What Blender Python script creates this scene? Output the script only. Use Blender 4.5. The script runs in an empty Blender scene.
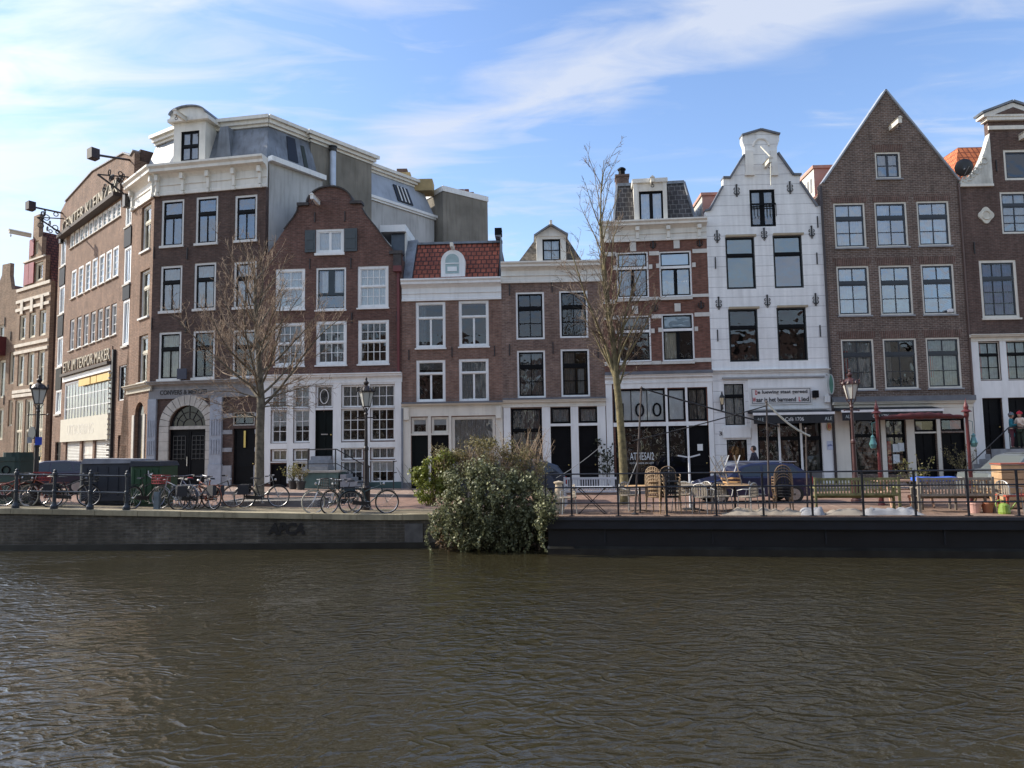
import bpy, bmesh, math, random
from mathutils import Vector, Matrix, noise
from mathutils.geometry import tessellate_polygon

sc = bpy.context.scene
COL = sc.collection
rnd = random.Random(7)
PI = math.pi

# ------------------------------------------------------------------ camera
F = 745.0
PITCH = math.radians(5.0)
ROLL = math.radians(0.9)
CAMZ = 1.9
Fw = Vector((0, math.cos(PITCH), math.sin(PITCH)))
R0 = Vector((1, 0, 0))
U0 = Vector((0, -math.sin(PITCH), math.cos(PITCH)))
Rv = R0 * math.cos(ROLL) - U0 * math.sin(ROLL)
Uv = U0 * math.cos(ROLL) + R0 * math.sin(ROLL)
cam_d = bpy.data.cameras.new("camera")
cam = bpy.data.objects.new("camera", cam_d)
COL.objects.link(cam)
cam.matrix_world = Matrix(((Rv.x, Uv.x, -Fw.x, 0), (Rv.y, Uv.y, -Fw.y, 0), (Rv.z, Uv.z, -Fw.z, CAMZ), (0, 0, 0, 1)))
cam_d.sensor_width = 36.0
cam_d.lens = F * 36.0 / 1024.0
cam_d.clip_start = 0.1
cam_d.clip_end = 3000
sc.camera = cam

def ray(px, py):
    return Fw * F + Rv * (px - 512) + Uv * (384 - py)

def at_depth(px, py, Y):
    d = ray(px, py)
    return Vector((0, 0, CAMZ)) + d * (Y / d.y)

def at_z(px, py, z):
    d = ray(px, py)
    return Vector((0, 0, CAMZ)) + d * ((z - CAMZ) / d.z)

# ------------------------------------------------------------------ world and sun
SUN_AZ = (-0.978, 0.208)      # direction towards the sun on the ground plane
SUN_EL = math.radians(34)
world = bpy.data.worlds.new("World")
sc.world = world
world.use_nodes = True
nt = world.node_tree
for n in list(nt.nodes):
    nt.nodes.remove(n)
def N(tree, t, **kw):
    n = tree.nodes.new(t)
    for k, v in kw.items():
        setattr(n, k, v)
    return n
def math_node(tree, op, a, b=None, c=None, clamp=False):
    n = tree.nodes.new('ShaderNodeMath'); n.operation = op; n.use_clamp = clamp
    for i, v in enumerate((a, b, c)):
        if v is None: continue
        if isinstance(v, (int, float)): n.inputs[i].default_value = v
        else: tree.links.new(v, n.inputs[i])
    return n.outputs[0]
L = nt.links.new
sky = N(nt, 'ShaderNodeTexSky', sky_type='NISHITA')
sky.sun_disc = False
sky.sun_elevation = SUN_EL
sky.sun_rotation = math.atan2(SUN_AZ[0], SUN_AZ[1])
sky.air_density = 1.15
sky.dust_density = 0.6
sky.ozone_density = 2.2
tc = N(nt, 'ShaderNodeTexCoord')
sep = N(nt, 'ShaderNodeSeparateXYZ'); L(tc.outputs['Generated'], sep.inputs[0])
zz = math_node(nt, 'MAXIMUM', sep.outputs[2], 0.02)
cu = math_node(nt, 'DIVIDE', sep.outputs[0], zz)
cv = math_node(nt, 'DIVIDE', sep.outputs[1], zz)
def cloudpt(px, py):
    d = ray(px, py); return Vector((d.x / d.z, d.y / d.z))
def soft_noise(scale, rot, sx, sy, detail, dist, off=0.0):
    comb = N(nt, 'ShaderNodeCombineXYZ'); L(cu, comb.inputs[0]); L(cv, comb.inputs[1]); comb.inputs[2].default_value = off
    mp = N(nt, 'ShaderNodeMapping'); L(comb.outputs[0], mp.inputs[0])
    mp.inputs['Rotation'].default_value[2] = rot
    mp.inputs['Scale'].default_value = (sx, sy, 1)
    nz = N(nt, 'ShaderNodeTexNoise'); L(mp.outputs[0], nz.inputs['Vector'])
    nz.inputs['Scale'].default_value = scale; nz.inputs['Detail'].default_value = detail
    nz.inputs['Roughness'].default_value = 0.55; nz.inputs['Distortion'].default_value = dist
    return nz.outputs[0]
A = cloudpt(330, 185); B = cloudpt(800, -15)
dAB = (B - A).normalized(); nAB = Vector((-dAB.y, dAB.x))
ang = math.atan2(dAB.y, dAB.x)
warp = soft_noise(0.9, 0, 1, 1, 3, 0.4, 3.0)
streak = soft_noise(1.5, -ang, 0.30, 1.5, 8, 0.7, 0.0)
fine = soft_noise(3.6, -ang - 0.35, 0.5, 1.1, 10, 1.4, 7.0)
big = soft_noise(0.55, -ang, 0.7, 1.2, 6, 0.6, 5.0)
du = math_node(nt, 'SUBTRACT', cu, A.x); dv = math_node(nt, 'SUBTRACT', cv, A.y)
dist = math_node(nt, 'ADD', math_node(nt, 'MULTIPLY', du, nAB.x), math_node(nt, 'MULTIPLY', dv, nAB.y))
alongd = math_node(nt, 'ADD', math_node(nt, 'MULTIPLY', du, dAB.x), math_node(nt, 'MULTIPLY', dv, dAB.y))
dist = math_node(nt, 'ADD', dist, math_node(nt, 'MULTIPLY', math_node(nt, 'SUBTRACT', warp, 0.5), 0.6))
ad = math_node(nt, 'ABSOLUTE', dist)
wC = (cloudpt(560, 130) - cloudpt(545, 75)).dot(nAB)
band = math_node(nt, 'SUBTRACT', 1.0, math_node(nt, 'DIVIDE', ad, abs(wC) * 1.25), clamp=True)
band = math_node(nt, 'POWER', band, 1.1)
tex = math_node(nt, 'ADD', math_node(nt, 'MULTIPLY', streak, 0.75), math_node(nt, 'ADD', math_node(nt, 'MULTIPLY', fine, 0.65), math_node(nt, 'MULTIPLY', big, 0.5)))
tex = math_node(nt, 'SUBTRACT', tex, 0.95)                     # about -0.35 .. 0.35
bandm = math_node(nt, 'MULTIPLY_ADD', tex, 3.4, math_node(nt, 'MULTIPLY_ADD', band, 1.3, -0.12), clamp=True)
bandm = math_node(nt, 'MULTIPLY', bandm, math_node(nt, 'MULTIPLY', band, 2.2, clamp=True), clamp=True)
azl = math_node(nt, 'DIVIDE', sep.outputs[0], math_node(nt, 'MAXIMUM', sep.outputs[1], 0.05))
leftw = math_node(nt, 'MULTIPLY_ADD', azl, -1.5, 0.08, clamp=True)
back = math_node(nt, 'LESS_THAN', sep.outputs[1], 0.0)
leftw = math_node(nt, 'MAXIMUM', leftw, math_node(nt, 'MULTIPLY', back, 0.8))
lm = math_node(nt, 'MULTIPLY', math_node(nt, 'MULTIPLY_ADD', tex, 4.0, math_node(nt, 'MULTIPLY_ADD', leftw, 0.9, -0.18), clamp=True), 0.78)
wisps = math_node(nt, 'MULTIPLY', math_node(nt, 'MULTIPLY_ADD', tex, 2.6, 0.02, clamp=True), 0.42)
m1 = math_node(nt, 'MAXIMUM', math_node(nt, 'MULTIPLY', bandm, 0.78), lm)
m3 = math_node(nt, 'MAXIMUM', m1, wisps, clamp=True)
# more white towards the horizon
hz = math_node(nt, 'SUBTRACT', 1.0, math_node(nt, 'MULTIPLY', sep.outputs[2], 3.2), clamp=True)
hz = math_node(nt, 'MULTIPLY', math_node(nt, 'POWER', hz, 1.3), 0.45)
m4 = math_node(nt, 'MAXIMUM', m3, hz)
above = math_node(nt, 'GREATER_THAN', sep.outputs[2], 0.0)
m4 = math_node(nt, 'MULTIPLY', m4, above)
hs = N(nt, 'ShaderNodeHueSaturation'); hs.inputs['Saturation'].default_value = 1.08; hs.inputs['Value'].default_value = 1.0; hs.inputs['Hue'].default_value = 0.508
L(sky.outputs[0], hs.inputs['Color'])
mix = N(nt, 'ShaderNodeMix', data_type='RGBA')
L(m4, mix.inputs['Factor']); L(hs.outputs[0], mix.inputs['A'])
# thin cloud is brighter towards the sun
dt = N(nt, 'ShaderNodeVectorMath', operation='DOT_PRODUCT'); L(tc.outputs['Generated'], dt.inputs[0])
dt.inputs[1].default_value = (SUN_AZ[0] * math.cos(SUN_EL), SUN_AZ[1] * math.cos(SUN_EL), math.sin(SUN_EL))
glowf = math_node(nt, 'MULTIPLY_ADD', math_node(nt, 'POWER', math_node(nt, 'MAXIMUM', dt.outputs['Value'], 0.0), 10.0), 4.0, 0.80)
cbv = N(nt, 'ShaderNodeVectorMath', operation='SCALE'); cbv.inputs[0].default_value = (3.8, 4.05, 4.6); L(glowf, cbv.inputs['Scale'])
L(cbv.outputs[0], mix.inputs['B'])
bg = N(nt, 'ShaderNodeBackground'); bg.inputs['Strength'].default_value = 0.1
L(mix.outputs['Result'], bg.inputs['Color'])
out = N(nt, 'ShaderNodeOutputWorld'); L(bg.outputs[0], out.inputs['Surface'])

sun_d = bpy.data.lights.new("sun", 'SUN'); sun_d.energy = 2.5; sun_d.angle = math.radians(0.6)
sun_d.color = (1.0, 0.90, 0.76)
sun = bpy.data.objects.new("sun", sun_d); COL.objects.link(sun)
sdir = Vector((SUN_AZ[0] * math.cos(SUN_EL), SUN_AZ[1] * math.cos(SUN_EL), math.sin(SUN_EL)))
sun.rotation_euler = sdir.to_track_quat('Z', 'Y').to_euler()
sun.location = (-30, 5, 40)

sc.view_settings.view_transform = 'Standard'
sc.view_settings.look = 'None'
sc.view_settings.gamma = 1.0
sc.view_settings.exposure = 1.36
sc.render.engine = 'CYCLES'
sc.cycles.max_bounces = 6
sc.cycles.transparent_max_bounces = 12
sc.cycles.use_denoising = True

# ------------------------------------------------------------------ materials
def new_mat(name):
    m = bpy.data.materials.new(name); m.use_nodes = True
    t = m.node_tree; b = t.nodes['Principled BSDF']
    return m, t, b
MATS = {}
def mat(name, col, rough=0.6, var=0.12, vscale=3.0, metal=0.0, spec=0.5, bump=0.0, bscale=30.0, col2=None, stain=0.0):
    """plain surface with procedural unevenness"""
    if name in MATS: return MATS[name]
    m, t, b = new_mat(name)
    tcn = N(t, 'ShaderNodeTexCoord')
    nz = N(t, 'ShaderNodeTexNoise'); nz.inputs['Scale'].default_value = vscale; nz.inputs['Detail'].default_value = 6
    t.links.new(tcn.outputs['Object'], nz.inputs['Vector'])
    ramp = N(t, 'ShaderNodeValToRGB'); t.links.new(nz.outputs[0], ramp.inputs[0])
    c2 = col2 or tuple(min(1, c * (1 + var)) for c in col)
    c1 = tuple(c * (1 - var) for c in col)
    ramp.color_ramp.elements[0].position = 0.32; ramp.color_ramp.elements[1].position = 0.68
    ramp.color_ramp.elements[0].color = (*c1, 1); ramp.color_ramp.elements[1].color = (*c2, 1)
    outc = ramp.outputs[0]
    if stain > 0:
        mp = N(t, 'ShaderNodeMapping'); mp.inputs['Scale'].default_value = (5, 5, 0.5)
        t.links.new(tcn.outputs['Object'], mp.inputs[0])
        n2 = N(t, 'ShaderNodeTexNoise'); n2.inputs['Scale'].default_value = 1.3; n2.inputs['Detail'].default_value = 8
        t.links.new(mp.outputs[0], n2.inputs['Vector'])
        f = math_node(t, 'MULTIPLY_ADD', n2.outputs[0], 3.0, -1.45, clamp=True)
        f = math_node(t, 'MULTIPLY', f, stain)
        mx = N(t, 'ShaderNodeMix', data_type='RGBA'); t.links.new(f, mx.inputs['Factor']); t.links.new(outc, mx.inputs['A'])
        mx.inputs['B'].default_value = (col[0] * 0.35, col[1] * 0.34, col[2] * 0.30, 1)
        outc = mx.outputs['Result']
    t.links.new(outc, b.inputs['Base Color'])
    b.inputs['Roughness'].default_value = rough; b.inputs['Metallic'].default_value = metal
    b.inputs['Specular IOR Level'].default_value = spec
    if bump > 0:
        n3 = N(t, 'ShaderNodeTexNoise'); n3.inputs['Scale'].default_value = bscale; n3.inputs['Detail'].default_value = 5
        t.links.new(tcn.outputs['Object'], n3.inputs['Vector'])
        bp = N(t, 'ShaderNodeBump'); bp.inputs['Strength'].default_value = bump; bp.inputs['Distance'].default_value = 0.03
        t.links.new(n3.outputs[0], bp.inputs['Height']); t.links.new(bp.outputs[0], b.inputs['Normal'])
    MATS[name] = m
    return m

def brick(name, c1, c2, mortar, bw=0.22, bh=0.075, ms=0.012, rough=0.85, patch=0.35, bump=0.4, offset=0.5, soot=0.4, fine_=1.5, streaks=0.7):
    if name in MATS: return MATS[name]
    m, t, b = new_mat(name)
    tcn = N(t, 'ShaderNodeTexCoord')
    br = N(t, 'ShaderNodeTexBrick'); br.offset = offset
    t.links.new(tcn.outputs['UV'], br.inputs['Vector'])
    br.inputs['Color1'].default_value = (*c1, 1); br.inputs['Color2'].default_value = (*c2, 1)
    br.inputs['Mortar'].default_value = (*mortar, 1)
    br.inputs['Scale'].default_value = 1.0; br.inputs['Mortar Size'].default_value = ms
    br.inputs['Mortar Smooth'].default_value = 0.3; br.inputs['Bias'].default_value = -0.1
    br.inputs['Brick Width'].default_value = bw; br.inputs['Row Height'].default_value = bh
    # patches of different brick, and dark soot
    n1 = N(t, 'ShaderNodeTexNoise'); n1.inputs['Scale'].default_value = 1.1; n1.inputs['Detail'].default_value = 7
    t.links.new(tcn.outputs['UV'], n1.inputs['Vector'])
    mp = N(t, 'ShaderNodeMapping'); mp.inputs['Scale'].default_value = (4.5, 13, 1); t.links.new(tcn.outputs['UV'], mp.inputs[0])
    n2 = N(t, 'ShaderNodeTexNoise'); n2.inputs['Scale'].default_value = 1.0; n2.inputs['Detail'].default_value = 4
    t.links.new(mp.outputs[0], n2.inputs['Vector'])
    v = math_node(t, 'MULTIPLY_ADD', n1.outputs[0], patch * 2.2, 1 - patch * 1.1)
    v2 = math_node(t, 'MULTIPLY_ADD', n2.outputs[0], fine_, 1 - fine_ / 2)
    v = math_node(t, 'MULTIPLY', v, v2)
    mp4 = N(t, 'ShaderNodeMapping'); mp4.inputs['Scale'].default_value = (5.0, 0.35, 1); t.links.new(tcn.outputs['UV'], mp4.inputs[0])
    n4 = N(t, 'ShaderNodeTexNoise'); n4.inputs['Scale'].default_value = 1.0; n4.inputs['Detail'].default_value = 6; t.links.new(mp4.outputs[0], n4.inputs['Vector'])
    v = math_node(t, 'MULTIPLY', v, math_node(t, 'MULTIPLY_ADD', n4.outputs[0], streaks, 1 - streaks * 0.5))
    mul = N(t, 'ShaderNodeMix', data_type='RGBA', blend_type='MULTIPLY'); mul.inputs['Factor'].default_value = 1.0
    t.links.new(br.outputs['Color'], mul.inputs['A'])
    cmb = N(t, 'ShaderNodeCombineColor')
    for i in range(3): t.links.new(v, cmb.inputs[i])
    t.links.new(cmb.outputs[0], mul.inputs['B'])
    n3 = N(t, 'ShaderNodeTexNoise'); n3.inputs['Scale'].default_value = 0.45; n3.inputs['Detail'].default_value = 5
    mp3 = N(t, 'ShaderNodeMapping'); mp3.inputs['Location'].default_value = (3.3, 9.1, 0); t.links.new(tcn.outputs['UV'], mp3.inputs[0]); t.links.new(mp3.outputs[0], n3.inputs['Vector'])
    f = math_node(t, 'MULTIPLY', math_node(t, 'MULTIPLY_ADD', n3.outputs[0], 3.0, -1.3, clamp=True), soot)
    mx = N(t, 'ShaderNodeMix', data_type='RGBA'); t.links.new(f, mx.inputs['Factor']); t.links.new(mul.outputs['Result'], mx.inputs['A'])
    g = tuple((c1[i] * 0.45) for i in range(3)); mx.inputs['B'].default_value = (*g, 1)
    t.links.new(mx.outputs['Result'], b.inputs['Base Color'])
    b.inputs['Roughness'].default_value = rough; b.inputs['Specular IOR Level'].default_value = 0.25
    bp = N(t, 'ShaderNodeBump'); bp.inputs['Strength'].default_value = bump; bp.inputs['Distance'].default_value = 0.02
    inv = math_node(t, 'SUBTRACT', 1.0, br.outputs['Fac'])
    t.links.new(inv, bp.inputs['Height']); t.links.new(bp.outputs[0], b.inputs['Normal'])
    MATS[name] = m
    return m

def glass(name, fac=0.12, tint=(0.90, 0.93, 0.93), wob=0.03, gcol=(0.95, 0.97, 1.0)):
    if name in MATS: return MATS[name]
    m = bpy.data.materials.new(name); m.use_nodes = True
    t = m.node_tree
    for n in list(t.nodes): t.nodes.remove(n)
    tr = N(t, 'ShaderNodeBsdfTransparent'); tr.inputs[0].default_value = (*tint, 1)
    gl = N(t, 'ShaderNodeBsdfGlossy'); gl.inputs['Roughness'].default_value = 0.015; gl.inputs['Color'].default_value = (*gcol, 1)
    fr = N(t, 'ShaderNodeFresnel'); fr.inputs['IOR'].default_value = 1.5
    f = math_node(t, 'ADD', fr.outputs[0], fac - 0.04, clamp=True)
    tcn = N(t, 'ShaderNodeTexCoord')
    nz = N(t, 'ShaderNodeTexNoise'); nz.inputs['Scale'].default_value = 1.4; nz.inputs['Detail'].default_value = 2
    t.links.new(tcn.outputs['Object'], nz.inputs['Vector'])
    bp = N(t, 'ShaderNodeBump'); bp.inputs['Strength'].default_value = 0.5; bp.inputs['Distance'].default_value = wob
    t.links.new(nz.outputs[0], bp.inputs['Height']); t.links.new(bp.outputs[0], gl.inputs['Normal'])
    mx = N(t, 'ShaderNodeMixShader'); t.links.new(f, mx.inputs[0]); t.links.new(tr.outputs[0], mx.inputs[1]); t.links.new(gl.outputs[0], mx.inputs[2])
    o = N(t, 'ShaderNodeOutputMaterial'); t.links.new(mx.outputs[0], o.inputs[0])
    MATS[name] = m
    return m

def leaf_mat(name, c1, c2, rough=0.45, trans=0.25):
    if name in MATS: return MATS[name]
    m, t, b = new_mat(name)
    g = N(t, 'ShaderNodeNewGeometry')
    ramp = N(t, 'ShaderNodeValToRGB'); t.links.new(g.outputs['Random Per Island'], ramp.inputs[0])
    ramp.color_ramp.elements[0].color = (*c1, 1); ramp.color_ramp.elements[1].color = (*c2, 1)
    t.links.new(ramp.outputs[0], b.inputs['Base Color'])
    b.inputs['Roughness'].default_value = rough
    tl = N(t, 'ShaderNodeBsdfTranslucent'); t.links.new(ramp.outputs[0], tl.inputs[0])
    mx = N(t, 'ShaderNodeMixShader'); mx.inputs[0].default_value = trans
    o = t.nodes['Material Output']
    t.links.new(b.outputs[0], mx.inputs[1]); t.links.new(tl.outputs[0], mx.inputs[2]); t.links.new(mx.outputs[0], o.inputs[0])
    MATS[name] = m
    return m

WHITE = mat('white_paint', (0.74, 0.75, 0.74), 0.5, 0.06, 1.2, stain=0.22)
CREAM = mat('cream_paint', (0.66, 0.635, 0.56), 0.5, 0.07, 1.5, stain=0.25)
CORN = mat('cornice_paint', (0.68, 0.66, 0.60), 0.55, 0.07, 1.5, stain=0.28)
STONE = mat('pale_stone', (0.42, 0.40, 0.36), 0.8, 0.15, 2.5, bump=0.2, stain=0.35)
GREYSTONE = mat('grey_stone', (0.27, 0.28, 0.30), 0.8, 0.15, 3, bump=0.2, stain=0.3)
BLACK = mat('black_paint', (0.005, 0.0055, 0.007), 0.5, 0.2, 3, spec=0.12)
DGREEN = mat('dark_green_paint', (0.004, 0.008, 0.008), 0.45, 0.2, 3, spec=0.15)
IRON = mat('black_iron', (0.015, 0.015, 0.017), 0.5, 0.3, 8)
LEAD = mat('lead_sheet', (0.16, 0.18, 0.21), 0.55, 0.3, 1.2, metal=0.0, stain=0.7)
ZINC = mat('grey_roof_edge', (0.12, 0.13, 0.15), 0.5, 0.2, 2)
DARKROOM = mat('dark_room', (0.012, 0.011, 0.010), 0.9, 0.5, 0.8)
GLASS = glass('window_glass', 0.09)
GLASSB = glass('bright_window_glass', 0.20)
GLASSS = glass('sky_window_glass', 0.30)
CURT = mat('white_curtain', (0.62, 0.64, 0.64), 0.9, 0.08, 6)
CURTG = mat('grey_curtain', (0.30, 0.31, 0.31), 0.9, 0.15, 6)
CURTD = mat('dim_curtain', (0.13, 0.13, 0.13), 0.9, 0.2, 6)
CURTC = mat('cream_blind', (0.60, 0.55, 0.44), 0.8, 0.06, 4)
CURTR = mat('red_curtain', (0.35, 0.04, 0.03), 0.8, 0.2, 4)

# ------------------------------------------------------------------ mesh builder
class MB:
    def __init__(s): s.v = []; s.f = []
    def add(s, vs, fs):
        o = len(s.v); s.v.extend([tuple(v) for v in vs]); s.f.extend([tuple(i + o for i in f) for f in fs]); return s
    def box(s, x0, x1, y0, y1, z0, z1):
        if x0 > x1: x0, x1 = x1, x0
        if y0 > y1: y0, y1 = y1, y0
        if z0 > z1: z0, z1 = z1, z0
        return s.add([(x0,y0,z0),(x1,y0,z0),(x1,y1,z0),(x0,y1,z0),(x0,y0,z1),(x1,y0,z1),(x1,y1,z1),(x0,y1,z1)],
              [(0,3,2,1),(4,5,6,7),(0,1,5,4),(1,2,6,5),(2,3,7,6),(3,0,4,7)])
    def obox(s, c, ax, ay, az):
        """box from centre and half-axis vectors"""
        c = Vector(c); ax = Vector(ax); ay = Vector(ay); az = Vector(az)
        vs = [c + ax*i + ay*j + az*k for k in (-1,1) for (i,j) in ((-1,-1),(1,-1),(1,1),(-1,1))]
        return s.add(vs, [(0,3,2,1),(4,5,6,7),(0,1,5,4),(1,2,6,5),(2,3,7,6),(3,0,4,7)])
    def bar(s, p, q, w, h=None, up=(0,0,1)):
        """rectangular bar between two points"""
        p = Vector(p); q = Vector(q); h = h or w
        d = q - p; l = d.length; d.normalize(); upv = Vector(up)
        if abs(d.dot(upv)) > 0.98: upv = Vector((0, 1, 0))
        a = d.cross(upv).normalized(); b2 = a.cross(d).normalized()
        return s.obox((p + q) / 2, d * l / 2, a * w / 2, b2 * h / 2)
    def tube(s, p, q, r0, r1=None, n=8, caps=True):
        p = Vector(p); q = Vector(q); r1 = r0 if r1 is None else r1
        d = q - p
        if d.length < 1e-6: return s
        d.normalize(); a = d.orthogonal().normalized(); b2 = d.cross(a)
        vs = []
        for (c, r) in ((p, r0), (q, r1)):
            for i in range(n):
                t = 2 * PI * i / n; vs.append(c + a * math.cos(t) * r + b2 * math.sin(t) * r)
        fs = [(i, (i + 1) % n, n + (i + 1) % n, n + i) for i in range(n)]
        if caps: fs += [tuple(range(n - 1, -1, -1)), tuple(range(n, 2 * n))]
        return s.add(vs, fs)
    def path(s, pts, r, n=6):
        for a, b2 in zip(pts[:-1], pts[1:]): s.tube(a, b2, r, r, n)
        return s
    def lathe(s, prof, n=14, c=(0, 0, 0), rings=None):
        vs = []; 
        for (r, z) in prof:
            for i in range(n):
                t = 2 * PI * i / n; vs.append((c[0] + r * math.cos(t), c[1] + r * math.sin(t), c[2] + z))
        fs = []
        for k in range(len(prof) - 1):
            for i in range(n):
                fs.append((k*n + i, k*n + (i+1) % n, (k+1)*n + (i+1) % n, (k+1)*n + i))
        fs.append(tuple(range(n - 1, -1, -1))); fs.append(tuple(range((len(prof)-1)*n, len(prof)*n)))
        return s.add(vs, fs)
    def ring(s, c, R, r, axis='y', n=24, m=6, a0=0, a1=2*PI):
        vs = []; fs = []
        full = abs(a1 - a0 - 2*PI) < 1e-3
        cnt = n if full else n + 1
        for i in range(cnt):
            t = a0 + (a1 - a0) * i / n
            for j in range(m):
                u = 2 * PI * j / m
                rr = R + r * math.cos(u); w = r * math.sin(u)
                if axis == 'y': vs.append((c[0] + rr*math.cos(t), c[1] + w, c[2] + rr*math.sin(t)))
                elif axis == 'x': vs.append((c[0] + w, c[1] + rr*math.cos(t), c[2] + rr*math.sin(t)))
                else: vs.append((c[0] + rr*math.cos(t), c[1] + rr*math.sin(t), c[2] + w))
        for i in range(n if full else n):
            i2 = (i + 1) % cnt
            if not full and i2 == 0: continue
            for j in range(m):
                fs.append((i*m + j, i2*m + j, i2*m + (j+1) % m, i*m + (j+1) % m))
        return s.add(vs, fs)
    def prism(s, poly, y0, y1):
        """polygon in x,z extruded along y"""
        n = len(poly)
        vs = [(x, y0, z) for x, z in poly] + [(x, y1, z) for x, z in poly]
        fs = [tuple(range(n)), tuple(range(2*n - 1, n - 1, -1))] + [(i, i + n, (i+1) % n + n, (i+1) % n) for i in range(n)]
        return s.add(vs, fs)
    def prismz(s, poly, z0, z1):
        n = len(poly)
        vs = [(x, y, z0) for x, y in poly] + [(x, y, z1) for x, y in poly]
        fs = [tuple(range(n - 1, -1, -1)), tuple(range(n, 2*n))] + [(i, (i+1) % n, (i+1) % n + n, i + n) for i in range(n)]
        return s.add(vs, fs)
    def profx(s, prof, x0, x1):
        """profile of (y,z) extruded along x"""
        n = len(prof)
        vs = [(x0, y, z) for y, z in prof] + [(x1, y, z) for y, z in prof]
        fs = [tuple(range(n - 1, -1, -1)), tuple(range(n, 2*n))] + [(i, (i+1) % n, (i+1) % n + n, i + n) for i in range(n)]
        return s.add(vs, fs)
    def build(s, name, material, parent=None, smooth=False, uv=True, fix=True):
        me = bpy.data.meshes.new(name)
        me.from_pydata(s.v, [], s.f); me.update()
        if fix and len(s.f) < 20000:
            bm = bmesh.new(); bm.from_mesh(me); bmesh.ops.recalc_face_normals(bm, faces=bm.faces); bm.to_mesh(me); bm.free()
        if smooth:
            for p in me.polygons: p.use_smooth = True
        if uv and len(s.f) < 20000:
            ul = me.uv_layers.new(name='UVMap'); vv = me.vertices
            for p in me.polygons:
                n = p.normal
                ax = 0 if (abs(n.x) > abs(n.y) and abs(n.x) > abs(n.z)) else (1 if abs(n.y) >= abs(n.z) else 2)
                for li in p.loop_indices:
                    c = vv[me.loops[li].vertex_index].co
                    if ax == 1: ul.data[li].uv = (c.x, c.z)
                    elif ax == 0: ul.data[li].uv = (c.y, c.z)
                    else: ul.data[li].uv = (c.x, c.y)
        me.materials.append(material)
        o = bpy.data.objects.new(name, me); COL.objects.link(o)
        if parent is not None: o.parent = parent
        return o

def thing(name, label, cat, loc=(0, 0, 0), rz=0, group=None):
    o = bpy.data.objects.new(name, None); COL.objects.link(o)
    o.location = loc; o.rotation_euler = (0, 0, rz); o['label'] = label; o['category'] = cat
    o.empty_display_size = 0.3
    if group: o['group'] = group
    return o
def tag(o, label, cat, group=None):
    o['label'] = label; o['category'] = cat
    if group: o['group'] = group
    return o
def struct(o, kind='structure', label=None, cat=None):
    o['kind'] = kind
    if label: o['label'] = label
    if cat: o['category'] = cat
    return o
def dup(root, loc, rz, label, group=None):
    r = root.copy(); COL.objects.link(r); r.location = loc; r.rotation_euler = (0, 0, rz)
    r['label'] = label
    if group: r['group'] = group
    for ch in list(root.children):
        c = ch.copy(); COL.objects.link(c); c.parent = r
        for g in list(ch.children):
            d = g.copy(); COL.objects.link(d); d.parent = c
    return r

def text_mesh(body, width, height, depth=0.01, bold=0.0, shear=0.0):
    cu_ = bpy.data.curves.new('txt', 'FONT'); cu_.body = body; cu_.extrude = depth / 2; cu_.offset = bold; cu_.shear = shear
    cu_.align_x = 'CENTER'; cu_.align_y = 'CENTER'; cu_.resolution_u = 3
    o = bpy.data.objects.new('txt', cu_); COL.objects.link(o)
    dg = bpy.context.evaluated_depsgraph_get()
    me = bpy.data.meshes.new_from_object(o.evaluated_get(dg))
    bpy.data.objects.remove(o); bpy.data.curves.remove(cu_)
    xs = [v.co.x for v in me.vertices]; ys = [v.co.y for v in me.vertices]
    sx = width / (max(xs) - min(xs)); sy = height / (max(ys) - min(ys))
    cx = (max(xs) + min(xs)) / 2; cy = (max(ys) + min(ys)) / 2
    for v in me.vertices:
        x, y, z = v.co; v.co = ((x - cx) * sx, -z, (y - cy) * sy)   # stands upright facing -y
    me.update()
    return me
def text(name, body, x0, x1, z0, z1, y, m, parent, bold=0.0, depth=0.015, shear=0.0):
    me = text_mesh(body, x1 - x0, z1 - z0, depth, bold, shear); me.name = name
    me.materials.clear(); me.materials.append(m)
    o = bpy.data.objects.new(name, me); COL.objects.link(o); o.parent = parent
    o.location = ((x0 + x1) / 2, y, (z0 + z1) / 2)
    return o

def gz(x):
    """street level: rises gently towards the left"""
    t = max(0.0, min(1.0, (-4 - x) / 12.0)); return 0.31 * t
def on_ground(px, py, dz=0.0):
    z = 0.1
    for _ in range(8):
        p = at_z(px, py, z + dz); z = gz(p.x)
    return Vector((p.x, p.y, z + dz))
def ground_at(px, Y):
    d = ray(px, 480); x = d.x / d.y * Y
    return Vector((x, Y, gz(x)))

def build_each(mb, name, m, parent):
    """every 8-corner piece of the builder becomes a mesh of its own"""
    for k in range(len(mb.v) // 8):
        b = MB(); b.v = mb.v[8*k:8*k + 8]; b.f = [tuple(i - 8*k for i in f) for f in mb.f[6*k:6*k + 6]]
        b.build(name, m, parent)
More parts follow.
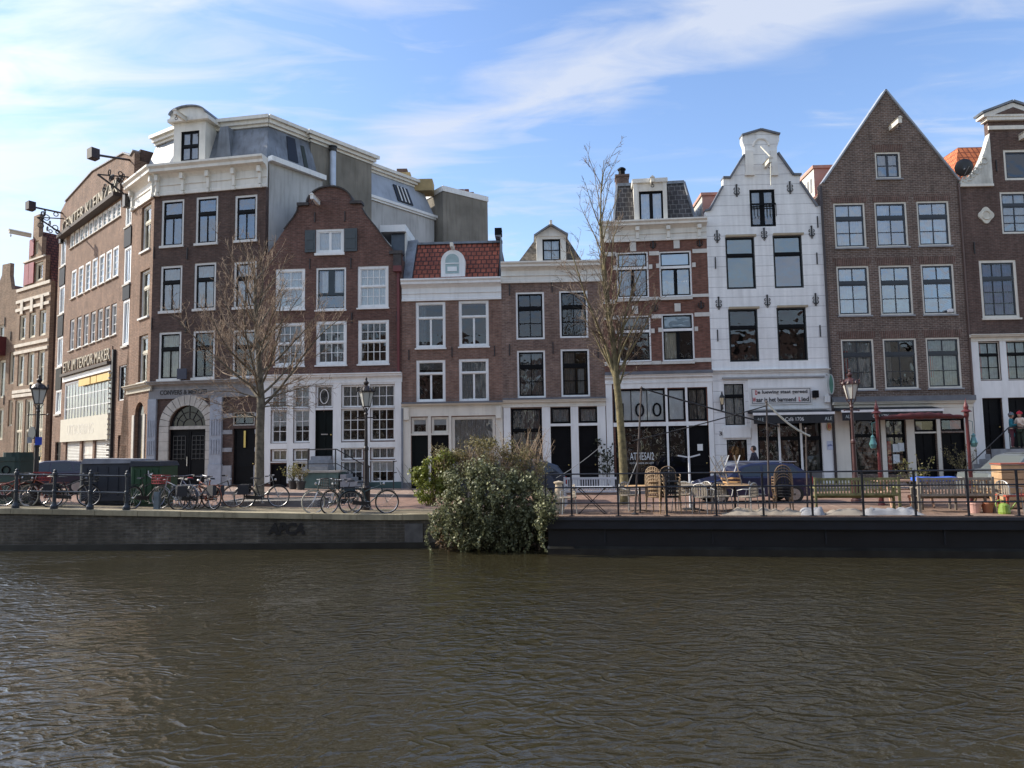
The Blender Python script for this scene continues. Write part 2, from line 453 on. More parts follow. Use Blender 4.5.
# ------------------------------------------------------------------ facades
class House:
    """a facade plane standing on the ground between two points; local x runs along it, y goes into the house"""
    def __init__(s, A, B, name, label, cat='house', z=None):
        s.A = Vector((A[0], A[1])); s.B = Vector((B[0], B[1]))
        d = s.B - s.A; s.W = d.length; s.rz = math.atan2(d.y, d.x)
        s.ux = Vector((math.cos(s.rz), math.sin(s.rz))); s.uy = Vector((-math.sin(s.rz), math.cos(s.rz)))
        s.z = z if z is not None else gz((A[0] + B[0]) / 2)
        s.root = thing(name, label, cat, (A[0], A[1], s.z), s.rz)
        s.holes = []
    def pt(s, px, py, y=0.0):
        d = ray(px, py); o = s.A + s.uy * y
        den = d.x * s.uy.x + d.y * s.uy.y
        t = (o.x * s.uy.x + o.y * s.uy.y) / den
        X = Vector((d.x * t, d.y * t)); Z = CAMZ + d.z * t - s.z
        return ((X - s.A).dot(s.ux), Z)
    def u(s, px, py, y=0.0): return s.pt(px, py, y)[0]
    def h(s, px, py, y=0.0): return s.pt(px, py, y)[1]
    def rect(s, r, y=0.0):
        x0, y0, x1, y1 = r; xm = (x0 + x1) / 2; ym = (y0 + y1) / 2
        return (s.u(x0, ym, y), s.u(x1, ym, y), s.h(xm, y1, y), s.h(xm, y0, y))
    def body(s, outline, wallmat, depth=9.0, eave=None, th=0.28, sidemat=None, side_off=0.01, inner=True):
        """front slab with true openings, then side walls and back to the eave"""
        loops = [[Vector((u, 0, z)) for u, z in outline]]
        for h_ in s.holes: loops.append([Vector((u, 0, z)) for u, z in h_])
        tris = tessellate_polygon(loops)
        flat = [v for l in loops for v in l]; n = len(flat)
        vs = [(v.x, 0, v.z) for v in flat] + [(v.x, th, v.z) for v in flat]
        fs = []
        for t in tris:
            a, b, c = [flat[i] for i in t]
            ar = (b.x - a.x) * (c.z - a.z) - (c.x - a.x) * (b.z - a.z)
            if abs(ar) < 1e-9: continue
            t = t if ar > 0 else (t[0], t[2], t[1])
            fs.append(tuple(t)); fs.append((t[0] + n, t[2] + n, t[1] + n))
        o = 0
        for li, l in enumerate(loops):
            k = len(l); area = sum(l[i].x * l[(i+1) % k].z - l[(i+1) % k].x * l[i].z for i in range(k))
            sgn = (area > 0) if li == 0 else (area < 0)
            for i in range(k):
                a = o + i; b = o + (i + 1) % k
                q = (a, a + n, b + n, b) if sgn else (a, b, b + n, a + n)
                fs.append(q)
            o += k
        mb = MB(); mb.add(vs, fs)
        wall = mb.build('wall', wallmat, s.root, fix=False)
        us = [u for u, z in outline]; x0, x1 = min(us) + side_off, max(us) - side_off
        eave = eave if eave is not None else max(z for u, z in outline)
        sd = MB()
        sd.box(x0, x0 + 0.2, th, depth, -0.3, eave); sd.box(x1 - 0.2, x1, th, depth, -0.3, eave)
        sd.box(x0 + 0.2, x1 - 0.2, depth - 0.2, depth, -0.3, eave)
        sd.build('side_wall', sidemat or wallmat, s.root)
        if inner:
            MB().box(x0 + 0.2, x1 - 0.2, 1.5, 1.6, 0, eave - 0.05).build('dark_interior', DARKROOM, s.root)  # near-black sheet across the rooms; their shade is put into its colour
        s.eave = eave; s.depth = depth; s.x0 = x0; s.x1 = x1
        return wall
    def hole(s, u0, u1, z0, z1): s.holes.append([(u0, z0), (u1, z0), (u1, z1), (u0, z1)])
    def win(s, r, st, **kw): s.win_uz(*s.rect(r), st, **kw)
    def win_uz(s, u0, u1, z0, z1, st, y=0.03, hole=True, **kw):
        st = dict(st); st.update(kw)
        if hole: s.hole(u0, u1, z0, z1)
        fm = st.get('frame', WHITE); fw = st.get('fw', 0.09); sm = st.get('sash', fm); sw = st.get('sw', 0.05)
        fd = 0.10
        w = MB()
        fb = st.get('fb', fw)
        w.box(u0, u0 + fw, y, y + fd, z0, z1); w.box(u1 - fw, u1, y, y + fd, z0, z1)
        w.box(u0 + fw, u1 - fw, y, y + fd, z1 - fw, z1); w.box(u0 + fw, u1 - fw, y, y + fd, z0, z0 + fb)
        a0, a1, b0, b1 = u0 + fw, u1 - fw, z0 + fb, z1 - fw
        t = st.get('t'); zt = None
        sash = MB(); ys = y + 0.035; ye = y + 0.09
        regs = []
        if t is not None:
            zt = b1 - (b1 - b0) * t; tw = st.get('tw', 0.07)
            (w if st.get('tframe') else sash).box(a0, a1, (y - 0.005 if st.get('tframe') else ys - 0.02), y + fd - 0.01, zt - tw / 2, zt + tw / 2)
            regs = [(zt + tw / 2, b1, st.get('top', (1, 1))), (b0, zt - tw / 2, st.get('bot', (2, 1)))]
        else: regs = [(b0, b1, st.get('bot', (1, 1)))]
        mw = st.get('mw', 0.035)
        for (q0, q1, (nc, nr)) in regs:
            sash.box(a0, a0 + sw, ys, ye, q0, q1); sash.box(a1 - sw, a1, ys, ye, q0, q1)
            sash.box(a0 + sw, a1 - sw, ys, ye, q1 - sw, q1); sash.box(a0 + sw, a1 - sw, ys, ye, q0, q0 + sw)
            c0, c1, d0, d1 = a0 + sw, a1 - sw, q0 + sw, q1 - sw
            cm = st.get('cm', mw) if nc == 2 else mw
            for i in range(1, nc):
                x = c0 + (c1 - c0) * i / nc
                sash.box(x - cm / 2, x + cm / 2, ys + 0.01, ye - 0.01, d0, d1)
            for j in range(1, nr):
                zz_ = d0 + (d1 - d0) * j / nr
                segs = [c0] + [c0 + (c1 - c0) * i / nc for i in range(1, nc)] + [c1]
                for i in range(len(segs) - 1):
                    sa = segs[i] + (cm / 2 if i > 0 else 0); sb = segs[i+1] - (cm / 2 if i < len(segs) - 2 else 0)
                    sash.box(sa, sb, ys + 0.012, ye - 0.012, zz_ - mw / 2, zz_ + mw / 2)
        wo = w.build('window', fm, s.root)
        sash.build('sash', sm, wo)
        g = st.get('glass', GLASS)
        yp = y + 0.07
        # each pane of old glass stands a touch out of true
        jx = rnd.uniform(-0.010, 0.010); jz = rnd.uniform(-0.012, 0.012)
        MB().add([(a0, yp - jx - jz, b0), (a1, yp + jx - jz, b0), (a1, yp + jx + jz, b1), (a0, yp - jx + jz, b1)], [(0, 1, 2, 3)]).build('pane', g, wo, fix=False)
        for c in st.get('cur', ()):
            kind, cmat = c[0], c[1]
            if kind == 'full': rg = (0, 1, 0, 1)
            elif kind == 'top': rg = (0, 1, 1 - c[2], 1)
            elif kind == 'low': rg = (0, 1, 0, c[2])
            elif kind == 'left': rg = (0, c[2], 0, 1)
            elif kind == 'right': rg = (1 - c[2], 1, 0, 1)
            elif kind == 'area': rg = c[2]
            flat_ = len(c) > 3 and c[3] == 'flat' or kind == 'top'
            X0 = a0 + (a1 - a0) * rg[0]; X1 = a0 + (a1 - a0) * rg[1]; Z0 = b0 + (b1 - b0) * rg[2]; Z1 = b0 + (b1 - b0) * rg[3]
            cb = MB()
            if flat_: cb.box(X0 + 0.01, X1 - 0.01, y + 0.085, y + 0.095, Z0, Z1); cb.build('blind_or_backing', cmat, wo)
            else:
                nn = max(6, int((X1 - X0) / 0.035)); vs = []
                for i in range(nn + 1):
                    x = X0 + (X1 - X0) * i / nn; yy = y + 0.145 + 0.022 * math.sin(i * 1.9 + u0) + 0.012 * math.sin(i * 0.7)
                    vs += [(x, yy, Z0), (x, yy, Z1)]
                cb.add(vs, [(2*i, 2*i + 2, 2*i + 3, 2*i + 1) for i in range(nn)]); cb.build('curtain', cmat, wo, fix=False)
        sl = st.get('sill')
        if sl:
            MB().box(u0 - 0.04, u1 + 0.04, -0.09, y + 0.02, z0 - sl[0], z0 - 0.003).build('sill', sl[1], wo)
        return wo
    def anchors(s, pts, hgt=0.5, fancy=False, m=None):
        for (px, py) in pts:
            u, z = s.pt(px, py); mb = MB()
            if not fancy:
                mb.box(u - 0.022, u + 0.022, -0.05, -0.004, z - hgt/2, z + hgt/2)
            else:
                mb.box(u - 0.03, u + 0.03, -0.05, -0.004, z - hgt/2, z + hgt/2)
                mb.lathe([(0.0, z + hgt*0.5), (0.06, z + hgt*0.54), (0.0, z + hgt*0.62)], 6, (u, -0.03, 0))
                for sg in (-1, 1):
                    for zz_ in (0.12, -0.22):
                        mb.ring((u + sg * 0.075, -0.03, z + hgt * zz_), 0.055, 0.018, 'y', 10, 4, -PI/2 if sg > 0 else PI/2, PI/2 if sg > 0 else 3*PI/2)
                    mb.bar((u + sg*0.02, -0.03, z - hgt*0.3), (u + sg*0.09, -0.03, z - hgt*0.42), 0.03)
                mb.ring((u, -0.03, z - hgt*0.55), 0.035, 0.014, 'y', 8, 4)
            mb.build('wall_anchor', m or IRON, s.root)
    def cornice(s, u0, u1, z0, z1, m=None, proj=0.45, name='cornice', brackets=0, style=0):
        H = z1 - z0; m = m or CORN
        if style == 0:      # deep fascia with crown and bottom bead
            pr = [(0.02, 0), (-0.09, 0), (-0.09, .10), (-0.05, .13), (-0.05, .33), (-0.10, .345), (-0.10, .36), (-0.06, .38), (-0.06, .60),
                  (-0.12, .66), (-0.22, .72), (-proj*0.8, .76), (-proj*0.8, .86), (-proj, .93), (-proj, 1.0), (0.02, 1.0)]
        else:
            pr = [(0.02, 0), (-0.08, 0), (-0.08, .18), (-0.05, .22), (-0.05, .5), (-0.14, .6), (-proj*0.75, .68), (-proj*0.75, .82), (-proj, .9), (-proj, 1.0), (0.02, 1.0)]
        mb = MB(); mb.profx([(y, z0 + k * H) for y, k in pr], u0, u1)
        o = mb.build(name, m, s.root)
        if brackets:
            for i in range(brackets):
                x = u0 + 0.35 + (u1 - u0 - 0.7) * i / (brackets - 1)
                b = MB(); b.box(x - 0.09, x + 0.09, -0.30, -0.05, z0 + H*0.5, z0 + H*0.70); b.box(x - 0.07, x + 0.07, -0.17, -0.05, z0 + H*0.12, z0 + H*0.5)
                b.box(x - 0.09, x + 0.09, -0.20, -0.09, z0 - H*0.03, z0 + H*0.08)
                b.build('bracket', m, o)
        return o
    def ridge_roof(s, zr, m, front=0.3, over=0.0, uc=None, back=None):
        uc = (s.x0 + s.x1) / 2 if uc is None else uc
        b = back or s.depth; e = s.eave
        mb = MB(); y0 = front
        mb.add([(s.x0 - over, y0, e), (s.x1 + over, y0, e), (uc, y0, zr), (s.x0 - over, b, e), (s.x1 + over, b, e), (uc, b, zr)],
               [(0, 1, 2), (3, 5, 4), (0, 2, 5, 3), (1, 4, 5, 2), (0, 3, 4, 1)])
        return mb.build('roof', m, s.root)
    def bx(s, name, m, u0, u1, y0, y1, z0, z1, parent=None):
        return MB().box(u0, u1, y0, y1, z0, z1).build(name, m, parent or s.root)
    def beam(s, px, py, length=0.9, m=None, w=0.16, hh=0.22, cap=True):
        u, z = s.pt(px, py)
        b = MB(); b.box(u - w/2, u + w/2, -length, 0.0, z - hh/2, z + hh/2)
        if cap: b.add([(u - w*0.8, -length - 0.03, z + hh/2), (u + w*0.8, -length - 0.03, z + hh/2), (u + w*0.8, 0, z + hh/2), (u - w*0.8, 0, z + hh/2),
                       (u, -length - 0.03, z + hh/2 + 0.1), (u, 0, z + hh/2 + 0.1)], [(0, 1, 2, 3), (0, 4, 1), (3, 2, 5), (0, 3, 5, 4), (1, 4, 5, 2)])
        o = b.build('hoist_beam', m or CREAM, s.root)
        k = MB(); k.tube((u, -length + 0.12, z - hh/2), (u, -length + 0.12, z - hh/2 - 0.1), 0.02, n=5); k.ring((u, -length + 0.12, z - hh/2 - 0.17), 0.07, 0.018, 'y', 10, 5)
        k.build('hook', IRON, o)
        return o
    def door(s, u0, u1, z0, z1, m=None, y=0.10, panels=(1, 3), hole=True, handle=True, glassy=False, label=None):
        m = m or DGREEN
        if hole: s.hole(u0, u1, z0, z1)
        d = MB(); d.box(u0, u1, y + 0.03, y + 0.09, z0, z1)
        nc, nr = panels; st = 0.09
        w = u1 - u0; hgt = z1 - z0
        xs = [u0 + w * i / nc for i in range(nc + 1)]
        for i in range(nc + 1):
            x = xs[i]; a = max(u0, x - st/2 if 0 < i < nc else (x if i == 0 else x - st)); b = a + st
            d.box(a, b, y, y + 0.03, z0, z1)
        for j in range(nr + 1):
            z = z0 + hgt * j / nr; a = z if j == 0 else (z - st if j == nr else z - st/2)
            for i in range(nc):
                d.box(xs[i] + (st if i == 0 else st/2), xs[i+1] - (st if i == nc - 1 else st/2), y + 0.002, y + 0.03, a, a + st)
        o = d.build('door', m, s.root)
        if label: o['label'] = label
        if handle:
            k = MB(); k.lathe([(0.03, 0), (0.035, 0.03), (0.0, 0.05)], 8); 
            for i, v in enumerate(k.v): k.v[i] = (u1 - 0.12 + v[0], y - v[2], z0 + 1.0 + v[1])
            k.build('handle', mat('brass', (0.5, 0.38, 0.14), 0.3, 0.1, metal=1.0), o)
        return o

def xy_at(px, Y):
    d = ray(px, 478); return Vector((d.x / d.y * Y, Y))
C0 = xy_at(147, 36.75); C1 = xy_at(262, 35.6); C2 = xy_at(402.5, 35.2); C3 = xy_at(504, 35.0); C4 = xy_at(607.5, 34.9)
C5 = xy_at(716, 34.45); C6 = xy_at(835, 34.3); C7 = xy_at(977.5, 34.2); C8 = xy_at(1180, 34.1)
S0 = Vector((C0.x - 2.25, C0.y + 2.25)); 
# ------------------------------------------------------------------ ground, quay, water
WZ = -0.94
QP = [(-70, 29), (-40, 25.6), (-16, 23.2), (-2.45, 22.2), (1, 22.0), (14, 20.9), (40, 18.5), (80, 14.5)]
def qy(x):
    for (a, b), (c, d) in zip(QP[:-1], QP[1:]):
        if x <= c: return b + (d - b) * (x - a) / (c - a)
    return QP[-1][1]
def sheet(name, ya, yb, xs, dz, m, ny=1):
    mb = MB(); vs = []; k = ny + 1
    for x in xs:
        y0 = ya(x) if callable(ya) else ya; y1 = yb(x) if callable(yb) else yb
        for j in range(k): vs.append((x, y0 + (y1 - y0) * j / ny, gz(x) + dz))
    fs = []
    for i in range(len(xs) - 1):
        for j in range(ny): fs.append((i*k + j, (i+1)*k + j, (i+1)*k + j + 1, i*k + j + 1))
    mb.add(vs, fs)
    return mb
XS = [-90, -70, -50, -40, -30, -24, -20] + [-16 + i for i in range(0, 31)] + [18, 22, 30, 40, 60, 80]
PAVE = brick('red_paving', (0.27, 0.165, 0.125), (0.21, 0.135, 0.11), (0.17, 0.13, 0.10), 0.2, 0.1, 0.008, 0.85, 0.3, 0.3)
PAVE2 = brick('sidewalk_paving', (0.33, 0.24, 0.195), (0.29, 0.215, 0.175), (0.2, 0.16, 0.13), 0.3, 0.15, 0.01, 0.85, 0.3, 0.3, soot=0.2)
MOSS = mat('mossy_paving', (0.15, 0.135, 0.075), 0.9, 0.4, 1.6, col2=(0.24, 0.19, 0.13), bump=0.4, bscale=20)
COPE = mat('coping_stone', (0.30, 0.26, 0.17), 0.8, 0.3, 1.3, bump=0.3, bscale=14, stain=0.6)
KERB = mat('kerb_stone', (0.16, 0.16, 0.165), 0.8, 0.2, 3, bump=0.2)
struct(sheet('ground', lambda x: qy(x) + 0.3, 140, XS, 0.0, PAVE, 4).build('ground', PAVE))
kerb_y = lambda x: 30.6 + max(0, -6 - x) * 0.12
# quayside strip between the road and the edge, with a low kerb
struct(sheet('quayside', lambda x: qy(x) + 0.35, lambda x: qy(x) + 2.4, XS, 0.006, MOSS, 2).build('quayside', MOSS))
# raised pavement in front of the houses
sw = sheet('pavement', lambda x: kerb_y(x) + 0.15, lambda x: 36.2 + (0 if x > -14 else (-14 - x) * 1.0), [x for x in XS if x >= -24], 0.12, PAVE2, 2)
struct(sw.build('pavement', PAVE2))
kb = MB()
xs_ = [x for x in XS if x >= -24]
for a, b in zip(xs_[:-1], xs_[1:]):
    ya, yb = kerb_y(a), kerb_y(b)
    kb.add([(a, ya, gz(a) - 0.05), (b, yb, gz(b) - 0.05), (b, yb + 0.15, gz(b) - 0.05), (a, ya + 0.15, gz(a) - 0.05),
            (a, ya, gz(a) + 0.124), (b, yb, gz(b) + 0.124), (b, yb + 0.15, gz(b) + 0.124), (a, ya + 0.15, gz(a) + 0.124)],
           [(0,3,2,1),(4,5,6,7),(0,1,5,4),(1,2,6,5),(2,3,7,6),(3,0,4,7)])
struct(kb.build('kerb', KERB))
# coping stones
cp = MB(); xx = -60.0
while xx < 42:
    a, b = xx, xx + 1.35
    g = 0.006
    j = rnd.uniform(-0.006, 0.006)
    a_, b_ = a + g, b - g
    for (zlo, zhi) in ((-0.13, 0.03),):
        cp.add([(a_, qy(a_) - 0.07, gz(a_) + zlo), (b_, qy(b_) - 0.07, gz(b_) + zlo), (b_, qy(b_) + 0.42, gz(b_) + zlo), (a_, qy(a_) + 0.42, gz(a_) + zlo),
                (a_, qy(a_) - 0.07, gz(a_) + zhi + j), (b_, qy(b_) - 0.07, gz(b_) + zhi + j), (b_, qy(b_) + 0.42, gz(b_) + zhi + j), (a_, qy(a_) + 0.42, gz(a_) + zhi + j)],
               [(0,3,2,1),(4,5,6,7),(0,1,5,4),(1,2,6,5),(2,3,7,6),(3,0,4,7)])
    xx += 1.35
struct(cp.build('quay_coping', COPE))
QW = brick('quay_brick', (0.12, 0.105, 0.08), (0.075, 0.067, 0.053), (0.12, 0.11, 0.095), 0.24, 0.085, 0.016, 0.85, 0.7, 0.9, soot=0.9, streaks=1.4)
qw = MB(); vs = []; xs_ = [x for x in XS if x <= 60]
for x in xs_: vs += [(x, qy(x), WZ - 1.5), (x, qy(x), gz(x) - 0.12), (x, qy(x) + 0.5, gz(x) - 0.12), (x, qy(x) + 0.5, WZ - 1.5)]
fs = []
for i in range(len(xs_) - 1):
    for k in range(4): fs.append((4*i + k, 4*i + 4 + k, 4*i + 4 + (k+1) % 4, 4*i + (k+1) % 4))
qw.add(vs, fs); struct(qw.build('quay_wall', QW))

def qframe(px0, px1):
    """frame on the quay wall face between two pixel columns"""
    def hit(px):
        Y = 22.5
        for _ in range(6):
            d = ray(px, 530); X = d.x / d.y * Y; Y = qy(X)
        return Vector((X, Y))
    a, b = hit(px0), hit(px1)
    return a, b, math.atan2(b.y - a.y, b.x - a.x)
# waterline ledge, darker and wet
wl = MB()
for a, b in zip(xs_[:-1], xs_[1:]):
    wl.add([(a, qy(a) - 0.06, WZ - 1), (b, qy(b) - 0.06, WZ - 1), (b, qy(b) - 0.002, WZ - 1), (a, qy(a) - 0.002, WZ - 1),
            (a, qy(a) - 0.06, WZ + 0.16), (b, qy(b) - 0.06, WZ + 0.16), (b, qy(b) - 0.002, WZ + 0.16), (a, qy(a) - 0.002, WZ + 0.16)],
           [(0,3,2,1),(4,5,6,7),(0,1,5,4),(1,2,6,5),(2,3,7,6),(3,0,4,7)])
struct(wl.build('quay_footing', mat('wet_timber', (0.02, 0.02, 0.017), 0.35, 0.4, 2)))
# grey stone block, worn boards and scrawl on the quay wall
a, b, rz = qframe(405, 423)
o = MB().box(0, (b - a).length, -0.03, 0.0, -0.82, -0.24).build('stone_block', mat('light_quay_stone', (0.11, 0.105, 0.10), 0.8, 0.3, 3, stain=0.3)); o.location = (a.x, a.y, 0); o.rotation_euler = (0, 0, rz)
struct(o)
a, b, rz = qframe(264, 317)
me = text_mesh('APCA', 1.15, 0.36, 0.01, 0.05, 0.2)
me.materials.clear(); me.materials.append(mat('spray_paint', (0.006, 0.006, 0.007), 0.5))
o = bpy.data.objects.new('graffiti', me); COL.objects.link(o); o.rotation_euler = (0, 0, rz)
o.location = (a.x + (b.x - a.x) * 0.42, a.y + (b.y - a.y) * 0.42 - 0.02, -0.36)
tag(o, 'black spray painted scrawl on the canal wall left of the bush', 'graffiti')

# water
m, t, bsd = new_mat('canal_water')
tcn = N(t, 'ShaderNodeTexCoord')
def wn(scale, sx, sy, rot, det, dist):
    mp = N(t, 'ShaderNodeMapping'); mp.inputs['Scale'].default_value = (sx, sy, 1); mp.inputs['Rotation'].default_value[2] = rot
    t.links.new(tcn.outputs['Object'], mp.inputs[0])
    nz = N(t, 'ShaderNodeTexNoise'); nz.inputs['Scale'].default_value = scale; nz.inputs['Detail'].default_value = det; nz.inputs['Distortion'].default_value = dist
    nz.inputs['Roughness'].default_value = 0.5
    t.links.new(mp.outputs[0], nz.inputs['Vector']); return nz.outputs[0]
w1 = wn(1.3, 0.9, 1.15, 0.35, 2, 0.5); w2 = wn(4.0, 0.85, 1.2, -0.3, 3, 0.6); w3 = wn(11.0, 0.9, 1.2, 0.1, 2, 0.5)
hgt = math_node(t, 'ADD', math_node(t, 'MULTIPLY', w1, 0.6), math_node(t, 'ADD', math_node(t, 'MULTIPLY', w2, 0.50), math_node(t, 'MULTIPLY', w3, 0.16)))
rid = wn(2.2, 0.8, 1.3, 0.25, 1, 1.0)
rid = math_node(t, 'SUBTRACT', 1.0, math_node(t, 'ABSOLUTE', math_node(t, 'MULTIPLY_ADD', rid, 4.0, -2.0)), clamp=True)
rid = math_node(t, 'POWER', rid, 2.5)
hgt = math_node(t, 'MULTIPLY_ADD', rid, 0.20, hgt)
calm = wn(0.16, 0.5, 1.0, 0.15, 3, 0.8)
hgt = math_node(t, 'MULTIPLY', hgt, math_node(t, 'MULTIPLY_ADD', calm, 3.4, -0.75, clamp=False))
bp = N(t, 'ShaderNodeBump'); bp.inputs['Strength'].default_value = 1.0; bp.inputs['Distance'].default_value = 0.062
t.links.new(hgt, bp.inputs['Height']); t.links.new(bp.outputs[0], bsd.inputs['Normal'])
bsd.inputs['Base Color'].default_value = (0.030, 0.026, 0.0135, 1)
bsd.inputs['Roughness'].default_value = 0.03; bsd.inputs['IOR'].default_value = 1.42
WATER = m
mb = MB().add([(-160, -60, WZ), (160, -60, WZ), (160, 60, WZ), (-160, 60, WZ)], [(0, 1, 2, 3)])
struct(mb.build('water', WATER))
# the near bank under the photographer and the far side of that street
struct(MB().box(-90, 90, -30, 0.9, -2.4, 0.0).build('near_bank', PAVE))

# houses across the canal, behind the photographer: they show in the window glass and the water
OB = [brick('opp_brick_a', (0.22, 0.12, 0.09), (0.17, 0.10, 0.08), (0.25, 0.2, 0.17)), brick('opp_brick_b', (0.12, 0.09, 0.08), (0.10, 0.075, 0.065), (0.2, 0.17, 0.15)), mat('opp_render', (0.5, 0.48, 0.43), 0.7, 0.1)]
for i in range(12):
    x0 = -42 + i * 7.0; W = 6.6; hgt_ = [11.5, 13, 10.8, 12.4, 14, 11][i % 6]
    H = House((x0 + W, -11), (x0, -11), 'canal_house', 'plain brick house on the near bank, behind the photographer', z=0)
    H.root['group'] = 'houses on the near bank'
    for r in range(4):
        for c in range(3):
            u0 = 0.6 + c * 2.0; z0 = 0.9 + r * 2.8
            if z0 + 2.0 < hgt_: H.win_uz(u0, u0 + 1.2, z0, z0 + 1.9, dict(t=0.35))
    H.body([(0, -0.3), (W, -0.3), (W, hgt_), (W * 0.6, hgt_ + (1.6 if i % 2 else 0)), (W * 0.4, hgt_ + (1.6 if i % 2 else 0)), (0, hgt_)], OB[i % 3], depth=7, inner=True)
    H.ridge_roof(hgt_ + 1.5, mat('opp_roof', (0.16, 0.08, 0.06), 0.8), front=0.4)
# ------------------------------------------------------------------ bricks of the row
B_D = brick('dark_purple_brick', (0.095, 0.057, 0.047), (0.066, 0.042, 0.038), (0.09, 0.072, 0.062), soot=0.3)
B_DL = brick('sunlit_side_brick', (0.19, 0.108, 0.072), (0.15, 0.088, 0.062), (0.22, 0.17, 0.13), soot=0.25)  # lighter orange copy of the front brick, sunlight put into the colour
B_E = brick('red_brown_brick', (0.145, 0.074, 0.059), (0.105, 0.055, 0.047), (0.14, 0.10, 0.085), soot=0.5)
B_F = brick('brown_brick', (0.225, 0.130, 0.098), (0.155, 0.088, 0.070), (0.20, 0.16, 0.135), soot=0.4)
B_G = brick('mottled_brown_brick', (0.20, 0.130, 0.100), (0.13, 0.082, 0.068), (0.21, 0.17, 0.15), soot=0.4)
B_H = brick('orange_red_brick', (0.185, 0.085, 0.063), (0.15, 0.068, 0.053), (0.14, 0.09, 0.07), soot=0.15)
B_J = brick('grey_brown_brick', (0.145, 0.098, 0.078), (0.095, 0.066, 0.055), (0.23, 0.20, 0.175), 0.24, 0.085, 0.014, soot=0.25)
B_K = brick('chocolate_brick', (0.115, 0.070, 0.058), (0.088, 0.055, 0.048), (0.13, 0.105, 0.09), soot=0.3)
RENDER = mat('grey_render', (0.20, 0.185, 0.155), 0.9, 0.22, 0.7, bump=0.2, stain=0.5)
RENDERW = mat('whitewashed_render', (0.42, 0.42, 0.41), 0.9, 0.2, 0.45, stain=0.5)
RED_TILE = brick('red_pantiles', (0.30, 0.085, 0.05), (0.20, 0.058, 0.038), (0.06, 0.024, 0.02), 0.26, 0.26, 0.035, 0.7, 0.4, 1.0, 0.5, soot=0.5)
ORANGE_TILE = brick('orange_pantiles', (0.62, 0.20, 0.08), (0.5, 0.15, 0.06), (0.22, 0.06, 0.03), 0.24, 0.34, 0.03, 0.7, 0.2, 1.0, 0.0, soot=0.2)
DARK_TILE = brick('dark_slates', (0.060, 0.055, 0.055), (0.040, 0.038, 0.04), (0.16, 0.155, 0.15), 0.28, 0.26, 0.02, 0.6, 0.5, 0.8, 0.5, soot=0.2)
MOSS_TILE = mat('mossy_old_tiles', (0.075, 0.062, 0.05), 0.9, 0.5, 5, col2=(0.17, 0.15, 0.12), bump=0.8, bscale=9)

def outline_box(H, ztop): return [(0, -0.3), (H.W, -0.3), (H.W, ztop), (0, ztop)]

# ================================================================== F: white framed windows under a red tiled roof
H = House(C2, C3, 'row_house', 'brown brick house with one round-topped dormer in its red tiled roof')
zt = H.h(452, 300); st = dict(fw=0.11, t=0.33, tframe=True, bot=(2, 1), cm=0.09, sw=0.03, sill=(0.07, WHITE))
H.win((415.8, 302, 445.5, 348), st, cur=[('left', CURTD, .3)])
H.win((458.8, 300.5, 488.8, 346.5), st)
H.win((416.3, 360, 445.5, 402), st, t=0.30, cur=[('top', CURTD, .2)])
H.win((459, 358.8, 488.8, 401.5), st, t=0.30, cur=[('full', CURTG)])
# ground floor
y0 = -0.3
g = dict(fw=0.06, frame=CREAM, sash=CREAM)
H.win((411.5, 417.5, 428, 434), g, cur=[('top', CURT, .4)]); H.win((431.5, 417, 448.5, 433), g, cur=[('top', CURT, .5)])
r = H.rect((411.5, 435.5, 428, 480)); H.door(r[0], r[1], 0.12, r[3])
r = H.rect((431.5, 435, 448.5, 480)); H.door(r[0], r[1], 0.12, r[3], BLACK)
H.win((452, 416.5, 495.5, 474), dict(fw=0.08, frame=CREAM, sash=CREAM, bot=(1, 1), cur=[('full', CURTG)], glass=GLASSB))
H.body(outline_box(H, zt + 0.05), B_F, depth=8)
za, zb = H.h(452, 407.5), H.h(452, 416)
# painted timber front around the openings
def shopfront(H, z1, m, u_parts, z0=0.0, y=-0.05):
    """vertical posts and beams as one timber surround; u_parts are solid rectangles (u0,u1,z0,z1)"""
    mb = MB()
    for (a, b, c, d) in u_parts: mb.box(a, b, y, -0.003, c, d)
    return build_each(mb, 'front_board', m, H.root)
rr = [H.rect(x) for x in ((404, 408, 411, 484), (428.3, 417, 431.2, 484), (449, 416.5, 451.7, 484), (496, 408, 502.5, 484))]
parts = [(a + 0.0, b, 0, zb) for a, b, c, d in rr]; parts[0] = (0.02, rr[0][1], 0, zb); parts[3] = (rr[3][0], H.W - 0.02, 0, zb)
shopfront(H, zb, CREAM, parts)
H.bx('frieze', CREAM, 0.02, H.W - 0.02, -0.06, -0.003, zb + 0.002, za)
for uu in (rr[0][1] - 0.2, H.W - 0.22):
    H.bx('console', CREAM, uu - 0.12, uu + 0.12, -0.16, -0.064, zb - 0.15, za)
H.cornice(0.0, H.W, za, H.h(452, 403.5), CREAM, 0.28, 'shop_cornice', style=1)
H.bx('flashing', ZINC, 0, H.W, -0.3, -0.003, H.h(452, 403.4), H.h(452, 401.8))
H.bx('transom_beam', CREAM, rr[0][1] + 0.003, rr[2][0], -0.035, -0.0, H.rect((411, 433, 448, 435.4))[2] + 0.01, H.rect((411, 433.2, 448, 435.6))[3])
H.bx('base_course', KERB, 0.0, rr[0][1], -0.09, -0.053, -0.2, 0.42)
H.cornice(0.0, H.W, H.h(452, 300.5), H.h(452, 279.5), WHITE, 0.42)
zc = H.h(452, 279.5)
